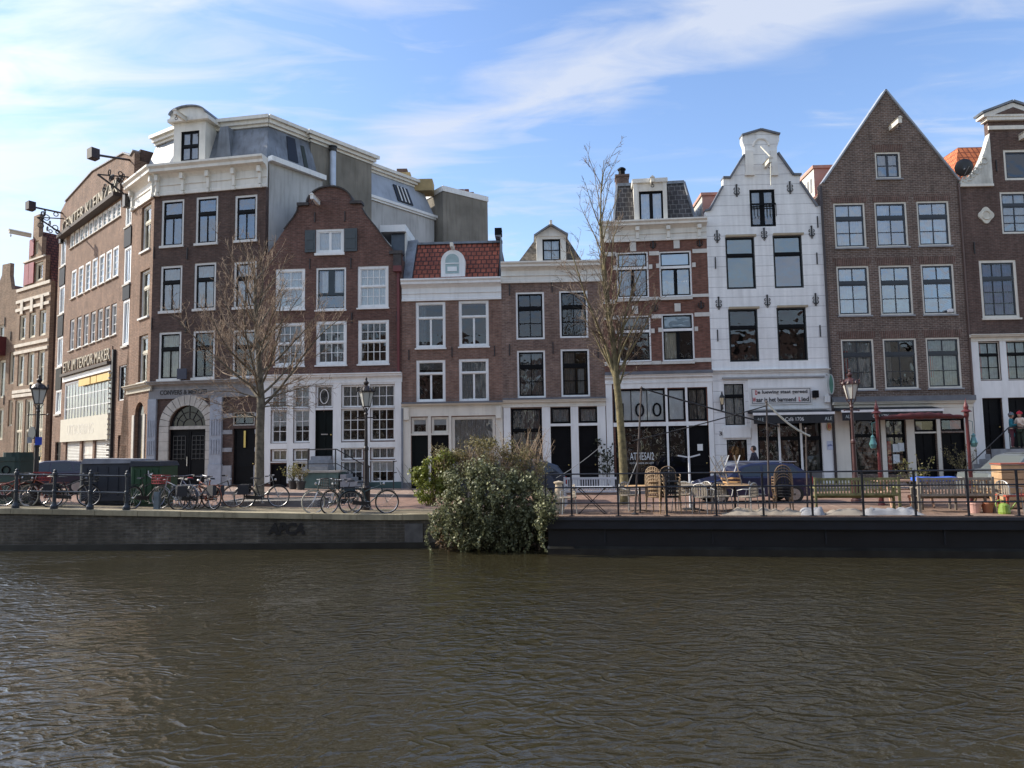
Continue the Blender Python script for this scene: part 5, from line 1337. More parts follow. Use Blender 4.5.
# ================================================================== D: corner building
H = House(C0, C1, 'corner_building', 'dark purple brick corner building with white cornice, zinc mansard attic and arched black doorway')
P = H.pt; DH = H
FR = mat('pale_frame', (0.58, 0.58, 0.56), 0.6, 0.06)
st = dict(fw=0.105, frame=FR, sash=BLACK, sw=0.06, t=0.34, top=(1, 1), bot=(2, 1), tw=0.10, mw=0.06, cm=0.06, sill=(0.12, FR), fb=0.04)
for i, q in enumerate([(161.4, 199.7, 183.8, 245.5), (195.8, 196.5, 217.8, 243), (234.8, 195, 257, 240)]): H.win(q, st, glass=GLASSB, cur=[('full', CURTD)])
for i, q in enumerate([(160.3, 265.8, 181.9, 311), (194, 262.7, 215.8, 308.6), (233.8, 261.5, 256.3, 307)]): H.win(q, st, glass=GLASSB, cur=[('full', CURTG)])
for i, q in enumerate([(158.6, 332, 180.8, 379), (192.7, 330.5, 214.7, 377.5), (232.5, 329.7, 256.3, 376.5)]): H.win(q, st, glass=GLASS, cur=[('full', CURTC)] if i == 0 else ([('top', CURT, .3)] if i == 2 else []))
# arched doorway
u0, u1 = P(169, 440)[0], P(206.3, 440)[0]; zsp = H.h(188, 426); um = (u0 + u1) / 2; ra = (u1 - u0) / 2; 
H.holes.append([(u0, 0.12), (u1, 0.12), (u1, zsp)] + [(um + ra * math.cos(a), zsp + ra * math.sin(a)) for a in [PI * i / 16 for i in range(1, 16)]] + [(u0, zsp)])
fan = [(u1 - .04, zsp)] + [(um + (ra - 0.04) * math.cos(a), zsp + (ra - 0.04) * math.sin(a)) for a in [PI * i / 16 for i in range(1, 16)]] + [(u0 + .04, zsp)]
fo = MB().prism(fan, 0.14, 0.15).build('fanlight', mat('dark_glass', (0.02, 0.022, 0.025), 0.08, 0.2), H.root)
fb = MB()
for i in range(1, 6): 
    a = PI * i / 6; fb.bar((um + 0.35 * math.cos(a), 0.12, zsp + 0.35 * math.sin(a)), (um + ra * 0.95 * math.cos(a), 0.12, zsp + ra * 0.95 * math.sin(a)), 0.03)
fb.ring((um, 0.12, zsp), 0.35, 0.02, 'y', 10, 5, 0, PI); fb.ring((um, 0.12, zsp), ra * 0.68, 0.02, 'y', 14, 5, 0, PI); fb.build('fanlight_bar', IRON, fo)
H.bx('transom_beam', STONE, u0, u1, 0.02, 0.2, zsp - 0.16, zsp)
for (a, b, hd) in ((u0, um - 0.01, False), (um + 0.01, u1, False)):
    o = H.door(a, b, 0.12, zsp - 0.165, BLACK, y=0.12, panels=(1, 2), hole=False, handle=False)
    gr = MB(); 
    for k_ in range(4): gr.box(a + .17 + k_ * (b - a - .34) / 3 - .01, a + .17 + k_ * (b - a - .34) / 3 + .01, 0.10, 0.118, 1.35, zsp - .5)
    for k_ in range(6): gr.box(a + .17, b - .17, 0.085, 0.099, 1.4 + k_ * 0.22, 1.42 + k_ * .22)
    gr.build('door_grille', mat('door_bar', (0.06, 0.06, 0.06), 0.4), o)
MB().tube((um - 0.06, 0.08, 1.05), (um - 0.06, 0.08, 1.5), 0.02, n=6).build('pull_handle', mat('steel', (0.5, 0.5, 0.5), 0.3), o)
# stone arch surround
sa = MB(); ro = ra + 0.5
for i in range(13):
    a0 = PI * i / 13 + 0.012; a1 = PI * (i + 1) / 13 - 0.012
    sa.add([(um + rr_ * math.cos(a), yy, zsp + rr_ * math.sin(a)) for yy in (-0.09, -0.003) for (rr_, a) in ((ra, a0), (ro, a0), (ro, a1), (ra, a1))], [(0,1,2,3),(4,7,6,5),(0,4,5,1),(1,5,6,2),(2,6,7,3),(3,7,4,0)])
k_ = 0; z = 0.0
while z < zsp - 0.05:
    z2 = min(z + 0.45, zsp)
    for (a, b) in ((um - ro, u0), (u1, um + ro)): sa.box(a, b, -0.09, -0.003, z + 0.006, z2 - 0.006)
    z = z2
sa.build('arch_surround', STONE, H.root)
r = H.rect((232.8, 428.5, 254.6, 488)); o = H.door(r[0], r[1], 0.12, r[3], BLACK, panels=(1, 3)); z0 = r[3]
MB().box((r[0]+r[1])/2 - .05, (r[0]+r[1])/2 + .05, 0.06, 0.098, 1.9, 2.7).build('door_ornament', mat('brass', (0.5, 0.38, 0.14), 0.3), o)
H.win((232.8, 412, 254.6, 425.5), dict(fw=0.06, frame=STONE, sash=BLACK, bot=(2, 1)))
zt = H.h(205, 193); 
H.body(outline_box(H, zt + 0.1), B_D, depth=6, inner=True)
# pilasters and stone bands on the ground floor
GP = mat('grey_blue_pilaster', (0.30, 0.33, 0.38), 0.7, 0.12, 4, stain=0.3)
pl = MB(); zg = H.h(200, 398)
for (a, b) in ((0.02, P(156.5, 440)[0]), (P(210.8, 440)[0], P(222.5, 440)[0])):
    pl.box(a, b, -0.13, -0.003, 1.12, zg); pl.box(a - 0.03 if a > .1 else a, b + 0.04, -0.17, -0.003, 0.0, 1.115)
    for j in range(4):
        x = a + (b - a) * (j + 0.6) / 4.6; pl.box(x - 0.03, x + 0.03, -0.16, -0.131, 1.6, 2.3); pl.box(x - 0.03, x + 0.03, -0.16, -0.131, 2.5, 3.3)
build_each(pl, 'pilaster', GP, H.root)
bs = MB()
for (a, b) in ((P(222.7, 440)[0], P(232.4, 440)[0]), (P(255, 440)[0], H.W - 0.02)):
    bs.box(a, b, -0.1, -0.003, 0.0, 1.05)
for z in (1.7, 2.55, 3.35):
    for (a, b) in ((P(222.7, 440)[0], P(232.4, 440)[0]), (P(255, 440)[0], H.W - 0.02)): bs.box(a, b, -0.04, -0.003, z, z + 0.2)
build_each(bs, 'stone_band', GREYSTONE, H.root)
zc0, zc1 = H.h(205, 389), H.h(205, 380.5)
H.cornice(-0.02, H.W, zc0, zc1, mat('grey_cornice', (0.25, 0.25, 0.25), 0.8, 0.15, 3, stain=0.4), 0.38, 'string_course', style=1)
H.bx('name_frieze', mat('grey_frieze', (0.21, 0.215, 0.225), 0.8, 0.1, 3, stain=0.3), 0.02, H.W - 0.02, -0.07, -0.003, zg + 0.003, zc0 - 0.003)
text('facade_lettering', 'CONVERS & MERCITI', P(161, 392)[0], P(207.5, 392)[0], H.h(184, 394.6), H.h(184, 389.9), -0.08, mat('lettering_black', (0.02, 0.02, 0.02), 0.6), H.root, 0.02)
r = H.rect((180, 369, 189.5, 379.5)); H.bx('notice_board', mat('notice_navy', (0.02, 0.025, 0.05), 0.5), r[0], r[1], -0.25, -0.2, r[2], r[3])
H.anchors([(154, 253), (187.5, 253.5), (152, 324), (186, 327), (221, 322)], 0.6)
zb, zt2 = H.h(205, 192.5), H.h(205, 164)
H.cornice(-0.10, H.W + 0.08, zb, zt2, CORN, 0.6, brackets=5)
ztop = zt2
# sunlit narrow side facing down the street
HL = House(S0, C0, 'corner_building_side', 'x', z=H.z)
bpy.data.objects.remove(HL.root)
side = bpy.data.objects.new('street_side', None); COL.objects.link(side); side.parent = H.root
# place the side facade in the building's own frame
rel = H.root.rotation_euler.z
off = Matrix.Rotation(-rel, 2) @ (S0 - C0)
side.location = (off.x, off.y, 0); side.rotation_euler = (0, 0, HL.rz - rel)
HL.root = side
st2 = dict(st, sill=(0.1, FR), sash=mat('cream_sash', (0.5, 0.47, 0.38), 0.6), fw=0.12)
HL.win((141.5, 205, 150.8, 250), st2, y=0.12, cur=[('full', CURTC)]); HL.win((139.8, 270, 149.3, 317), st2, y=0.12, cur=[('full', CURTC)]); HL.win((138.5, 335, 147.5, 382), st2, y=0.12, cur=[('full', CURTC)])
a0_, a1_ = HL.u(134.5, 430), HL.u(143.5, 430); za_, zb_ = HL.h(139, 460), HL.h(139, 402)
am = (a0_ + a1_) / 2; rr_ = (a1_ - a0_) / 2
HL.holes.append([(a0_, za_), (a1_, za_), (a1_, zb_ - rr_)] + [(am + rr_ * math.cos(t_), zb_ - rr_ + rr_ * math.sin(t_)) for t_ in [PI * i / 8 for i in range(1, 8)]] + [(a0_, zb_ - rr_)])
HL.eave = zt
ob = outline_box(HL, zt + 0.1)
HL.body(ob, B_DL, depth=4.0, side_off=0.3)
MB().box(a0_ + .02, a1_ - .02, 0.15, 0.18, za_, zb_ - .02).build('pane', mat('dark_glass', (0.02, 0.022, 0.025), 0.08), side)
w_ = MB(); w_.box(a0_ - .3, a0_, -0.05, -0.003, za_ - 1.2, zb_ - rr_); w_.box(a1_, a1_ + .25, -0.05, -0.003, za_ - 1.2, zb_ - rr_); build_each(w_, 'arch_surround', STONE, side)
HL.cornice(-0.02, HL.W + 0.3, zc0, zc1, mat('sun_cornice', (0.40, 0.37, 0.30), 0.8, 0.1), 0.3, 'string_course', style=1)  # paler, warmer copy of the grey cornice with sunlight in its colour
HL.cornice(-0.1, HL.W + 0.33, zb, zt2, CORN, 0.55, brackets=2)
# right hand rendered side wall running back, then flat roof and mansard, all in the building's own frame
def loc2(x, y):
    v = Matrix.Rotation(-rel, 2) @ (Vector((x, y)) - C0); return (v.x, v.y)
SR = xy_at(320, 38.5); SR = Vector((SR.x, SR.y))
back = Vector((-21, 44.5))
pl0 = loc2(C1.x, C1.y); pl1 = loc2(SR.x, SR.y); pb1 = loc2(-15.5, 46); pb0 = loc2(back.x, back.y); plS = loc2(S0.x, S0.y); 
zwall = zt2 - 0.05
mb = MB(); mb.prismz([(0.35, 0.5), (pl0[0] - 0.02, 0.31), pl1, pb1, pb0, (plS[0] + 0.35, plS[1] + 0.15)], zb - 0.3, zwall)
mb.build('attic_floor', RENDER, H.root)
sdw = MB(); dv = Vector(pl1) - Vector(pl0); nv = Vector((dv.y, -dv.x)).normalized()
sdw.prismz([(pl0[0] - 0.01, 0.29), (pl0[0] + nv.x*0.0 + 0.02, 0.285), (pl1[0] + 0.03, pl1[1]), (pl1[0] - .2, pl1[1] + .1)], -0.3, zwall - 0.02)
sdw.build('rendered_side_wall', RENDERW, H.root)
gt = MB(); d3 = Vector((dv.x, dv.y, 0)); c3 = Vector(((pl0[0] + pl1[0]) / 2 + 0.12, (pl0[1] + pl1[1]) / 2 + 0.1, zwall + 0.08)); n3 = Vector((nv.x, nv.y, 0)).normalized()
gt.obox(c3, d3 / 2 * 0.98, n3 * 0.16, (0, 0, 0.13)); gt.build('side_gutter', WHITE, H.root)
# mansard: lower polygon near the edge, upper one set in
def yz(px, py, yd): return H.pt(px, py, yd)
mtop = H.h(230, 132, 1.3)
lo = [(0.35, 0.25), (pl0[0] - 0.2, 0.35), (pl1[0] - 0.2, pl1[1]), (pb1[0], pb1[1]), (pb0[0], pb0[1]), (plS[0] + 0.4, plS[1])]
hi = [(0.95, 1.1), (pl0[0] - 0.55, 1.15), (pl1[0] - 0.85, pl1[1] + 0.2), (pb1[0] - .6, pb1[1] - .4), (pb0[0] + .7, pb0[1] - .7), (plS[0] + 1.1, plS[1] + 0.3)]
n = 6
mb = MB(); mb.add([(x, y, ztop) for x, y in lo] + [(x, y, mtop) for x, y in hi], [(0,1,7,6),(1,2,8,7),(2,3,9,8),(3,4,10,9),(4,5,11,10),(5,0,6,11),(6,7,8,9,10,11)])
ma = mb.build('mansard', LEAD, H.root)
# upper cornice runs round the roof edge
uc = MB(); hh = 0.52
for i in (5, 0, 1):
    a = Vector(hi[i]); b = Vector(hi[(i+1) % 6]); d = (b - a); L_ = d.length; d.normalize(); nn = Vector((d.y, -d.x))
    for (o_, z0_, z1_) in ((0.10, 0, .14), (0.22, .14, .34), (0.36, .34, hh)):
        A_ = a - d * o_ * 0.45 + nn * o_; B_ = b + d * o_ * 0.45 + nn * o_
        A2 = a - nn * 0.3; B2 = b - nn * 0.3
        uc.add([(A_.x, A_.y, mtop + z0_), (B_.x, B_.y, mtop + z0_), (B2.x, B2.y, mtop + z0_), (A2.x, A2.y, mtop + z0_), (A_.x, A_.y, mtop + z1_ - .002), (B_.x, B_.y, mtop + z1_ - .002), (B2.x, B2.y, mtop + z1_ - .002), (A2.x, A2.y, mtop + z1_ - .002)],
               [(0,3,2,1),(4,5,6,7),(0,1,5,4),(1,2,6,5),(2,3,7,6),(3,0,4,7)])
uc.build('roof_cornice', CORN, H.root)
# front dormer with a segmental pediment
wu0, wu1, wz0, wz1 = H.rect((181, 131, 199, 160.5), 0.1); u0, u1 = P(173.5, 150, .1)[0], P(205, 150, .1)[0]
ztd = H.h(189, 122, 0.1); um = (u0 + u1) / 2; zd0 = ztop
D_ = MB(); D_.box(u0, wu0, 0.1, 1.6, zd0, ztd); D_.box(wu1, u1, 0.1, 1.6, zd0, ztd); D_.box(wu0, wu1, 0.1, 1.6, wz1, ztd); D_.box(wu0, wu1, 0.1, 1.6, zd0, wz0 - 0.0); D_.box(wu0, wu1, 0.9, 1.6, wz0, wz1)
D_.box(u0 - 0.25, u1 + 0.25, -0.1, 1.7, ztd + 0.002, ztd + 0.16)
Rr = (u1 - u0) / 2 + 0.12; zpk = H.h(189, 107.5, .1)
D_.prism([(u0 - 0.2, ztd + 0.162), (u1 + 0.2, ztd + 0.162)] + [(um + Rr * math.cos(a), ztd + 0.3 + (zpk - ztd - 0.35) * math.sin(a)) for a in [PI * i / 12 for i in range(13)]], -0.05, 1.6)
do = D_.build('dormer', CORN, H.root)
k = MB()
for i in range(12):
    a0 = PI * i / 12; a1 = PI * (i+1) / 12
    p_ = [(um + Rr * 1.0 * math.cos(a), ztd + 0.3 + (zpk - ztd - 0.35) * math.sin(a)) for a in (a0, a1)]; k.bar((p_[0][0], 0.7, p_[0][1] + .03), (p_[1][0], 0.7, p_[1][1] + .03), 1.8, 0.06)
k.build('coping', LEAD, do)
H.win_uz(wu0, wu1, wz0, wz1, dict(fw=0.04, frame=BLACK, sash=BLACK, sw=0.06, t=0.5, bot=(2, 1), top=(2, 1), cm=.1, glass=GLASSB, cur=[('full', CURTG)]), y=0.13, hole=False)
H.beam(186, 120, 0.9, CORN, 0.16, 0.2)
# skylight panels on the side slope
def on_slope(i, f0, f1, g0, g1, nm, m_, off_=0.04):
    a = Vector((*lo[i], ztop)); b = Vector((*lo[i+1], ztop)); c = Vector((*hi[i+1], mtop)); d = Vector((*hi[i], mtop))
    def q(f, g): return (a + (b - a) * f) * (1 - g) + (d + (c - d) * f) * g
    nn = (b - a).cross(d - a).normalized()
    if nn.z < 0: nn = -nn
    vs = [q(f0, g0), q(f1, g0), q(f1, g1), q(f0, g1)]
    mb = MB().add([v + nn * 0.005 for v in vs] + [v + nn * off_ for v in vs], [(0,3,2,1),(4,5,6,7),(0,1,5,4),(1,2,6,5),(2,3,7,6),(3,0,4,7)])
    return mb.build(nm, m_, H.root)
on_slope(1, 0.42, 0.62, 0.25, 0.92, 'skylight', mat('skylight_black', (0.015, 0.015, 0.017), 0.3))
on_slope(1, 0.74, 0.82, 0.05, 0.8, 'skylight', mat('dark_moss', (0.03, 0.04, 0.035), 0.7))
MB().prism([(P(212, 160, 0.2)[0], ztop), (P(229, 160, .2)[0], ztop), (P(225, 132, .2)[0], mtop - 0.1), (P(217, 132, .2)[0], mtop - 0.1)], 0.45, 1.2).build('lead_cheek', LEAD, H.root)

# ---------------------------------------------------------------- rear blocks seen above the lower houses
def block(name, label, pts, z0, z1, m, cat='building'):
    o = thing(name, label, cat, (pts[0][0], pts[0][1], 0)); 
    q = [(x - pts[0][0], y - pts[0][1]) for x, y in pts]
    MB().prismz(q, z0, z1).build('wall', m, o); return o, q
def zat(px, py, Y): return at_depth(px, py, Y).z
def edge_cornice(o, q, idx, z, steps, m, nm='cornice'):
    uc = MB()
    for i in idx:
        a = Vector(q[i]); b = Vector(q[(i+1) % len(q)]); d = (b - a); d.normalize(); nn = Vector((d.y, -d.x))
        zc_ = z
        for (o_, h_) in steps:
            A_ = a - d * o_ + nn * o_; B_ = b + d * o_ + nn * o_; A2 = a - nn * 0.2; B2 = b - nn * 0.2
            uc.add([(A_.x, A_.y, zc_), (B_.x, B_.y, zc_), (B2.x, B2.y, zc_), (A2.x, A2.y, zc_), (A_.x, A_.y, zc_ + h_ - .002), (B_.x, B_.y, zc_ + h_ - .002), (B2.x, B2.y, zc_ + h_ - .002), (A2.x, A2.y, zc_ + h_ - .002)],
               [(0,3,2,1),(4,5,6,7),(0,1,5,4),(1,2,6,5),(2,3,7,6),(3,0,4,7)]); zc_ += h_
    return uc.build(nm, m, o)
def XY(px, Y, py=170):
    d = ray(px, py); return (d.x / d.y * Y, Y)
# R1: tall grey rendered block with white cornice and flue
p0 = XY(299, 39.4, 138); p1 = XY(311, 38.7, 133); p2 = XY(371.5, 42.0, 158); p3 = (p2[0] - 3, p2[1] + 3); p4 = (p0[0] - 1, p0[1] + 5)
z1 = zat(311, 142, 38.7)
o, q = block('rear_block', 'tall grey rendered block with white cornice and steel flue behind the round gable', [p0, p1, p2, p3, p4], 0, z1, RENDER)
edge_cornice(o, q, (0, 1), z1 + 0.002, ((0.06, .14), (0.2, .18), (0.34, .2)), CORN)
fx = XY(333.5, 39.7, 180); fl = MB(); zf0, zf1 = 9.0, zat(333, 152, 39.6); fl.tube((fx[0] - p0[0], fx[1] - p0[1] - 0.15, zf0), (fx[0] - p0[0], fx[1] - p0[1] - 0.15, zf1), 0.17, n=12)
fo = fl.build('flue', mat('flue_steel', (0.45, 0.50, 0.58), 0.4, 0.1, metal=0.3), o, smooth=False)
MB().lathe([(0.2, 0), (0.22, 0.12), (0.19, 0.14), (0.19, 0.22), (0.23, 0.24), (0.23, 0.3), (0.0, 0.36)], 12, (fx[0] - p0[0], fx[1] - p0[1] - 0.15, zf1)).build('flue_cap', IRON, fo)
# R2: whitewashed wall, zinc slope with skylight and cornice
p0 = XY(371, 42.3); p1 = XY(434, 46.3, 200); p2 = (p1[0] - 4, p1[1] + 4); p3 = (p0[0] - 4, p0[1] + 3)
z1 = zat(371, 200, 42.3); ztp = zat(371, 170, 42.6)
o, q = block('rear_house', 'whitewashed rear house with sloping zinc roof, skylight and yellow chimney', [p0, p1, p2, p3], 0, z1, RENDERW)
edge_cornice(o, q, (0,), z1 + 0.002, ((0.10, .12), (0.18, .16)), WHITE, 'gutter')
d = (Vector(q[1]) - Vector(q[0])).normalized(); nn = Vector((-d.y, d.x))
z2 = z1 + 0.29
a, b = Vector(q[0]), Vector(q[1]); a2, b2 = a + nn * 0.5 , b + nn * 0.5 - d * 0.5
mb = MB(); mb.add([(a.x, a.y, z2), (b.x, b.y, z2), (b2.x, b2.y, ztp), (a2.x, a2.y, ztp), (q[3][0], q[3][1], z2), (q[2][0], q[2][1], z2), (q[2][0], q[2][1], ztp), (q[3][0], q[3][1], ztp)],
      [(0,1,2,3),(4,7,6,5),(0,3,7,4),(1,5,6,2),(3,2,6,7),(0,4,5,1)]); ro = mb.build('roof', mat('pale_zinc', (0.33, 0.37, 0.43), 0.5, 0.12, 1.2, stain=0.3), o)
def qs(f, g): return (a + (b - a) * f).to_3d() * (1 - g) + (a2 + (b2 - a2) * f).to_3d() * g + Vector((0, 0, z2 + (ztp - z2) * g))
n3 = -Vector((nn.x, nn.y, -0.3)).normalized()
def sl(f0, f1, g0, g1, o0, o1): 
    vs = [qs(f0, g0), qs(f1, g0), qs(f1, g1), qs(f0, g1)]
    return [v + n3 * o0 for v in vs] + [v + n3 * o1 for v in vs]
fcs = [(0,3,2,1),(4,5,6,7),(0,1,5,4),(1,2,6,5),(2,3,7,6),(3,0,4,7)]
so = MB().add(sl(0.42, 0.66, 0.12, 0.78, 0.01, 0.08), fcs).build('skylight', mat('skylight_black', (0.015, 0.015, 0.017), 0.3), ro)
gb = MB(); 
for f in (0.47, 0.53, 0.59): gb.add(sl(f, f + 0.015, 0.15, 0.75, 0.09, 0.13), fcs)
gb.build('skylight_bar', WHITE, so)
q2 = [(a2.x, a2.y), (b2.x, b2.y), q[2], q[3]]
edge_cornice(o, q2, (0,), ztp + 0.002, ((0.06, .14), (0.2, .16), (0.32, .18)), CORN)
cc = qs(0.72, 1.0); c = MB(); c.box(cc.x - 0.9, cc.x + 0.1, cc.y + 0.4, cc.y + 1.0, ztp - 0.2, ztp + 1.0); c.box(cc.x + 0.1, cc.x + 1.5, cc.y + 0.4, cc.y + 1.6, ztp - .2, ztp + 0.55)
co = c.build('chimney', mat('yellow_chimney', (0.36, 0.27, 0.13), 0.8, 0.15, 3), o); MB().box(cc.x - 0.75, cc.x - .1, cc.y + .45, cc.y + .95, ztp + 1.002, ztp + 1.25).build('chimney_pot', mat('brown_pot', (0.12, 0.07, 0.05), 0.8), co)
# R3: grey cube
p0 = XY(425, 47.6, 190); p1 = XY(443, 45.8, 188); p2 = XY(487.5, 48.0, 200); p3 = (p2[0] - 2, p2[1] + 6)
z1 = zat(443, 191, 45.8)
o, q = block('rear_block', 'plain grey rendered cube with a white roof edge behind the red tiled roof', [p0, p1, p2, p3], 0, z1, RENDER)
edge_cornice(o, q, (0, 1), z1 + 0.002, ((0.05, .34),), WHITE, 'roof_edge')
c = MB()
for (px, w) in ((461, .18), (466.5, .15), (470, .24)):
    x, y = XY(px, 47.6, 188); x -= p0[0]; y -= p0[1]; c.box(x - w, x + w, y, y + .4, z1, z1 + (0.75 if w < .2 else .55))
c.build('chimney', mat('rusty_pots', (0.14, 0.06, 0.045), 0.8), o)

# ================================================================== C: long brick office building
S1 = Vector((C0.x - 12.4, C0.y + 12.4))
H = House(S1, S0 - Vector((-0.02, 0.02)), 'office_building', 'sunlit brick office building with big roofline lettering and rows of narrow white windows')
P = H.pt
B_C = brick('sunny_brown_brick', (0.185, 0.110, 0.077), (0.125, 0.078, 0.057), (0.24, 0.18, 0.14), 0.24, 0.09, 0.014, patch=0.55, soot=0.35)
pane_ = dict(fw=0.10, frame=WHITE, sash=WHITE, sw=0.04, bot=(1, 3), mw=0.03, cur=[('area', CURT, (0, 1, 0, 1), 'flat')])
for i in range(11):
    t = (i + 0.5) / 11; x = 70 + (121 - 70) * t; k_ = (x - 71.7) / (118 - 71.7)
    y0_ = 233.5 + (202 - 233.5) * k_; y1_ = 248 + (217.5 - 248) * k_; hw = 1.75 + 0.4 * t
    H.win((x - hw, y0_, x + hw, y1_), pane_, sill=(0.06, STONE), y=0.005)
for i in range(7):
    t = i / 6; x = 73.7 + (115.7 - 73.7) * t; hw = 2.2 + 0.55 * t
    H.win((x - hw, 270.5 - 23.5 * t, x + hw, 298 - 21 * t), pane_, y=0.005, bot=(1, 4), sill=(0.06, STONE))
    x = 71.8 + (113.7 - 71.8) * t
    H.win((x - hw, 319.5 - 16 * t, x + hw, 350.5 - 15.5 * t), dict(pane_, cur=[]), bot=(2, 3), y=0.06, sill=(0.06, STONE))
H.win((64.5, 378, 110.8, 421), dict(fw=0.08, frame=WHITE, sash=WHITE, sw=0.05, mw=0.035, bot=(14, 3), t=None, cur=[('area', CURTC, (0, 1, 0, 1), 'flat')]), y=0.01)
tall = dict(fw=0.12, frame=WHITE, sash=WHITE, bot=(2, 1), cur=[('area', CURT, (0, 1, 0, 1), 'flat')], glass=GLASSB)
rb = [(125.8, 196, 131.6, 226), (124.2, 247, 130.9, 283.5), (122.8, 300, 129, 345.5)]
for q in rb: H.win(q, tall, y=0.01, sill=(0.1, STONE))
H.win((118.6, 365, 128.2, 400), dict(fw=0.06, frame=WHITE, sash=BLACK, bot=(2, 3)), y=0.06)
lb = [(61, 239, 65.8, 266), (59.3, 286, 64.3, 314), (57.3, 337, 62.5, 367), (55.5, 390, 61, 414)]
for q in lb: H.win(q, tall, y=0.01, sill=(0.1, STONE))
r = H.rect((117.5, 435, 128, 466)); H.door(r[0], r[1], 0.1, r[3], BLACK); r = H.rect((54.6, 442, 60.3, 480)); H.door(r[0], r[1], 0.1, r[3], BLACK)
r = H.rect((81.5, 427, 92.5, 468)); H.door(r[0], r[1], 0.1, r[3], mat('white_door', (0.55, 0.53, 0.48), 0.5), panels=(1, 2))
def shutter(q):
    r = H.rect(q); H.hole(r[0], r[1], 0.1, r[3]); mb = MB(); z = 0.1
    while z < r[3] - 0.01:
        z2 = min(z + 0.09, r[3]); mb.profx([(0.10, z), (0.08, (z + z2) / 2), (0.10, z2), (0.14, z2), (0.14, z)], r[0], r[1]); z = z2 + 0.001
    mb.build('roller_shutter', mat('shutter_grey', (0.42, 0.42, 0.38), 0.5, 0.08, 2), H.root)
shutter((65.6, 430, 79.5, 466)); shutter((94.5, 426, 111.3, 463))
uL, uR = 0.05, H.W - 0.05
top = [(57.5, 214), (66, 201.5), (93, 171.5), (110, 161.5), (124, 153.5), (131, 156), (134, 151), (136, 152.5)]
tp = [P(*q) for q in top]
ol = [(0, -0.3), (H.W, -0.3), (H.W, tp[-1][1])] + [t_ for t_ in tp[::-1] if 0.02 < t_[0] < H.W - 0.02] + [(0, P(58, 214)[1])]
H.body(ol, B_C, depth=10, eave=P(60, 216)[1] - 0.3)
MB().add([(0.1, 0.3, H.eave), (H.W - .1, .3, H.eave), (H.W - .1, 5, H.eave + 2), (0.1, 5, H.eave + 2), (0.1, 9.9, H.eave), (H.W - .1, 9.9, H.eave)], [(0,1,2,3),(3,2,5,4),(0,3,4),(1,5,2),(0,4,5,1)]).build('roof', DARK_TILE, H.root)
coping(H, [t_ for t_ in tp if 0.0 < t_[0] < H.W], 0.08, -0.08, 0.35, GREYSTONE)
ch = MB(); ch.box(H.W - 1.2, H.W - 0.05, 0.31, 2.6, H.eave, tp[-1][1] + 0.35); ch.box(H.W - 0.9, H.W - .1, 2.0, 4.5, H.eave, tp[-1][1] - 0.4); ch.build('chimney', B_D, H.root)
def strip(a, b, thick0, m_, nm, pr=0.08):
    """a horizontal band through two pixels"""
    u0, z0 = P(*a); u1, z1 = P(*b); zm_ = (z0 + z1) / 2
    return H.bx(nm, m_, max(u0, .01), min(u1, H.W - .01), -pr, -0.003, zm_ - thick0 / 2, zm_ + thick0 / 2), zm_, u0, u1
LS = mat('lettering_stone', (0.42, 0.38, 0.30), 0.8, 0.2, 4, stain=0.5)
o, zm_, u0, u1 = strip((64.5, 226), (122, 188), 0.95, mat('sooty_band', (0.16, 0.12, 0.095), 0.85, 0.3, 3), 'lettering_band', 0.10)
text('roof_lettering', "CENTER KLEINZAK", u0 + 0.2, u1 - 0.2, zm_ - 0.40, zm_ + 0.42, -0.14, LS, o, 0.0, 0.10)
H.bx('dark_ledge', mat('dark_ledge', (0.06, 0.05, 0.045), 0.8), u0, u1, -0.45, -0.003, zm_ - 0.72, zm_ - 0.5)
o, zm_, u0, u1 = strip((65, 368), (113, 353), 0.8, B_C, 'lettering_band', 0.05)
text('facade_lettering', "ETV. IM TEXPOR MAKER", u0 + 0.1, u1 - 0.2, zm_ - 0.33, zm_ + 0.33, -0.09, LS, o, 0.0, 0.08)
H.bx('dark_ledge', mat('dark_ledge', (0.06, 0.05, 0.045), 0.8), u0, u1, -0.3, -0.003, zm_ - 0.62, zm_ - 0.45)
wr = H.rect((64.5, 378, 110.8, 421))
H.bx('white_lintel', WHITE, u0, u1, -0.12, -0.003, zm_ - 0.95, zm_ - 0.65)
yb = MB(); 
for (x0, x1) in ((80.5, 91.5), (92.5, 98), (98.5, 111)): yb.box(H.u(x0, 382), H.u(x1, 382), -0.1, -0.02, wr[3] - 0.42, wr[3] - 0.02)
build_each(yb, 'yellow_blind', mat('yellow_blind', (0.6, 0.43, 0.16), 0.7, 0.06), H.root)
so = H.bx('sign_board', mat('cream_sign', (0.48, 0.46, 0.38), 0.6, 0.05, 3), wr[0] - 0.1, wr[1] + 0.1, -0.15, -0.003, wr[2] - 1.15, wr[2] + 0.25)
text('sign_text', 'UITVOERING', wr[0] + 1.4, wr[1] - 2.4, wr[2] - 0.75, wr[2] - 0.15, -0.155, mat('faint_grey', (0.50, 0.48, 0.42), 0.6), so, 0.0, 0.004)
# brick piers between the middle windows
pr_ = MB()
for i in range(8):
    t = (i - 0.5) / 6; a = P(73 + 42 * t - 1.2, 309 - 20 * t); pr_.box(a[0] - 0.12, a[0] + 0.12, -0.07, -0.003, H.rect((73 + 42*t, 300, 74 + 42*t, 318))[2] , H.rect((73.7 + 42*t, 270.5 - 23.5*t, 74 + 42*t, 299 - 21*t))[2])
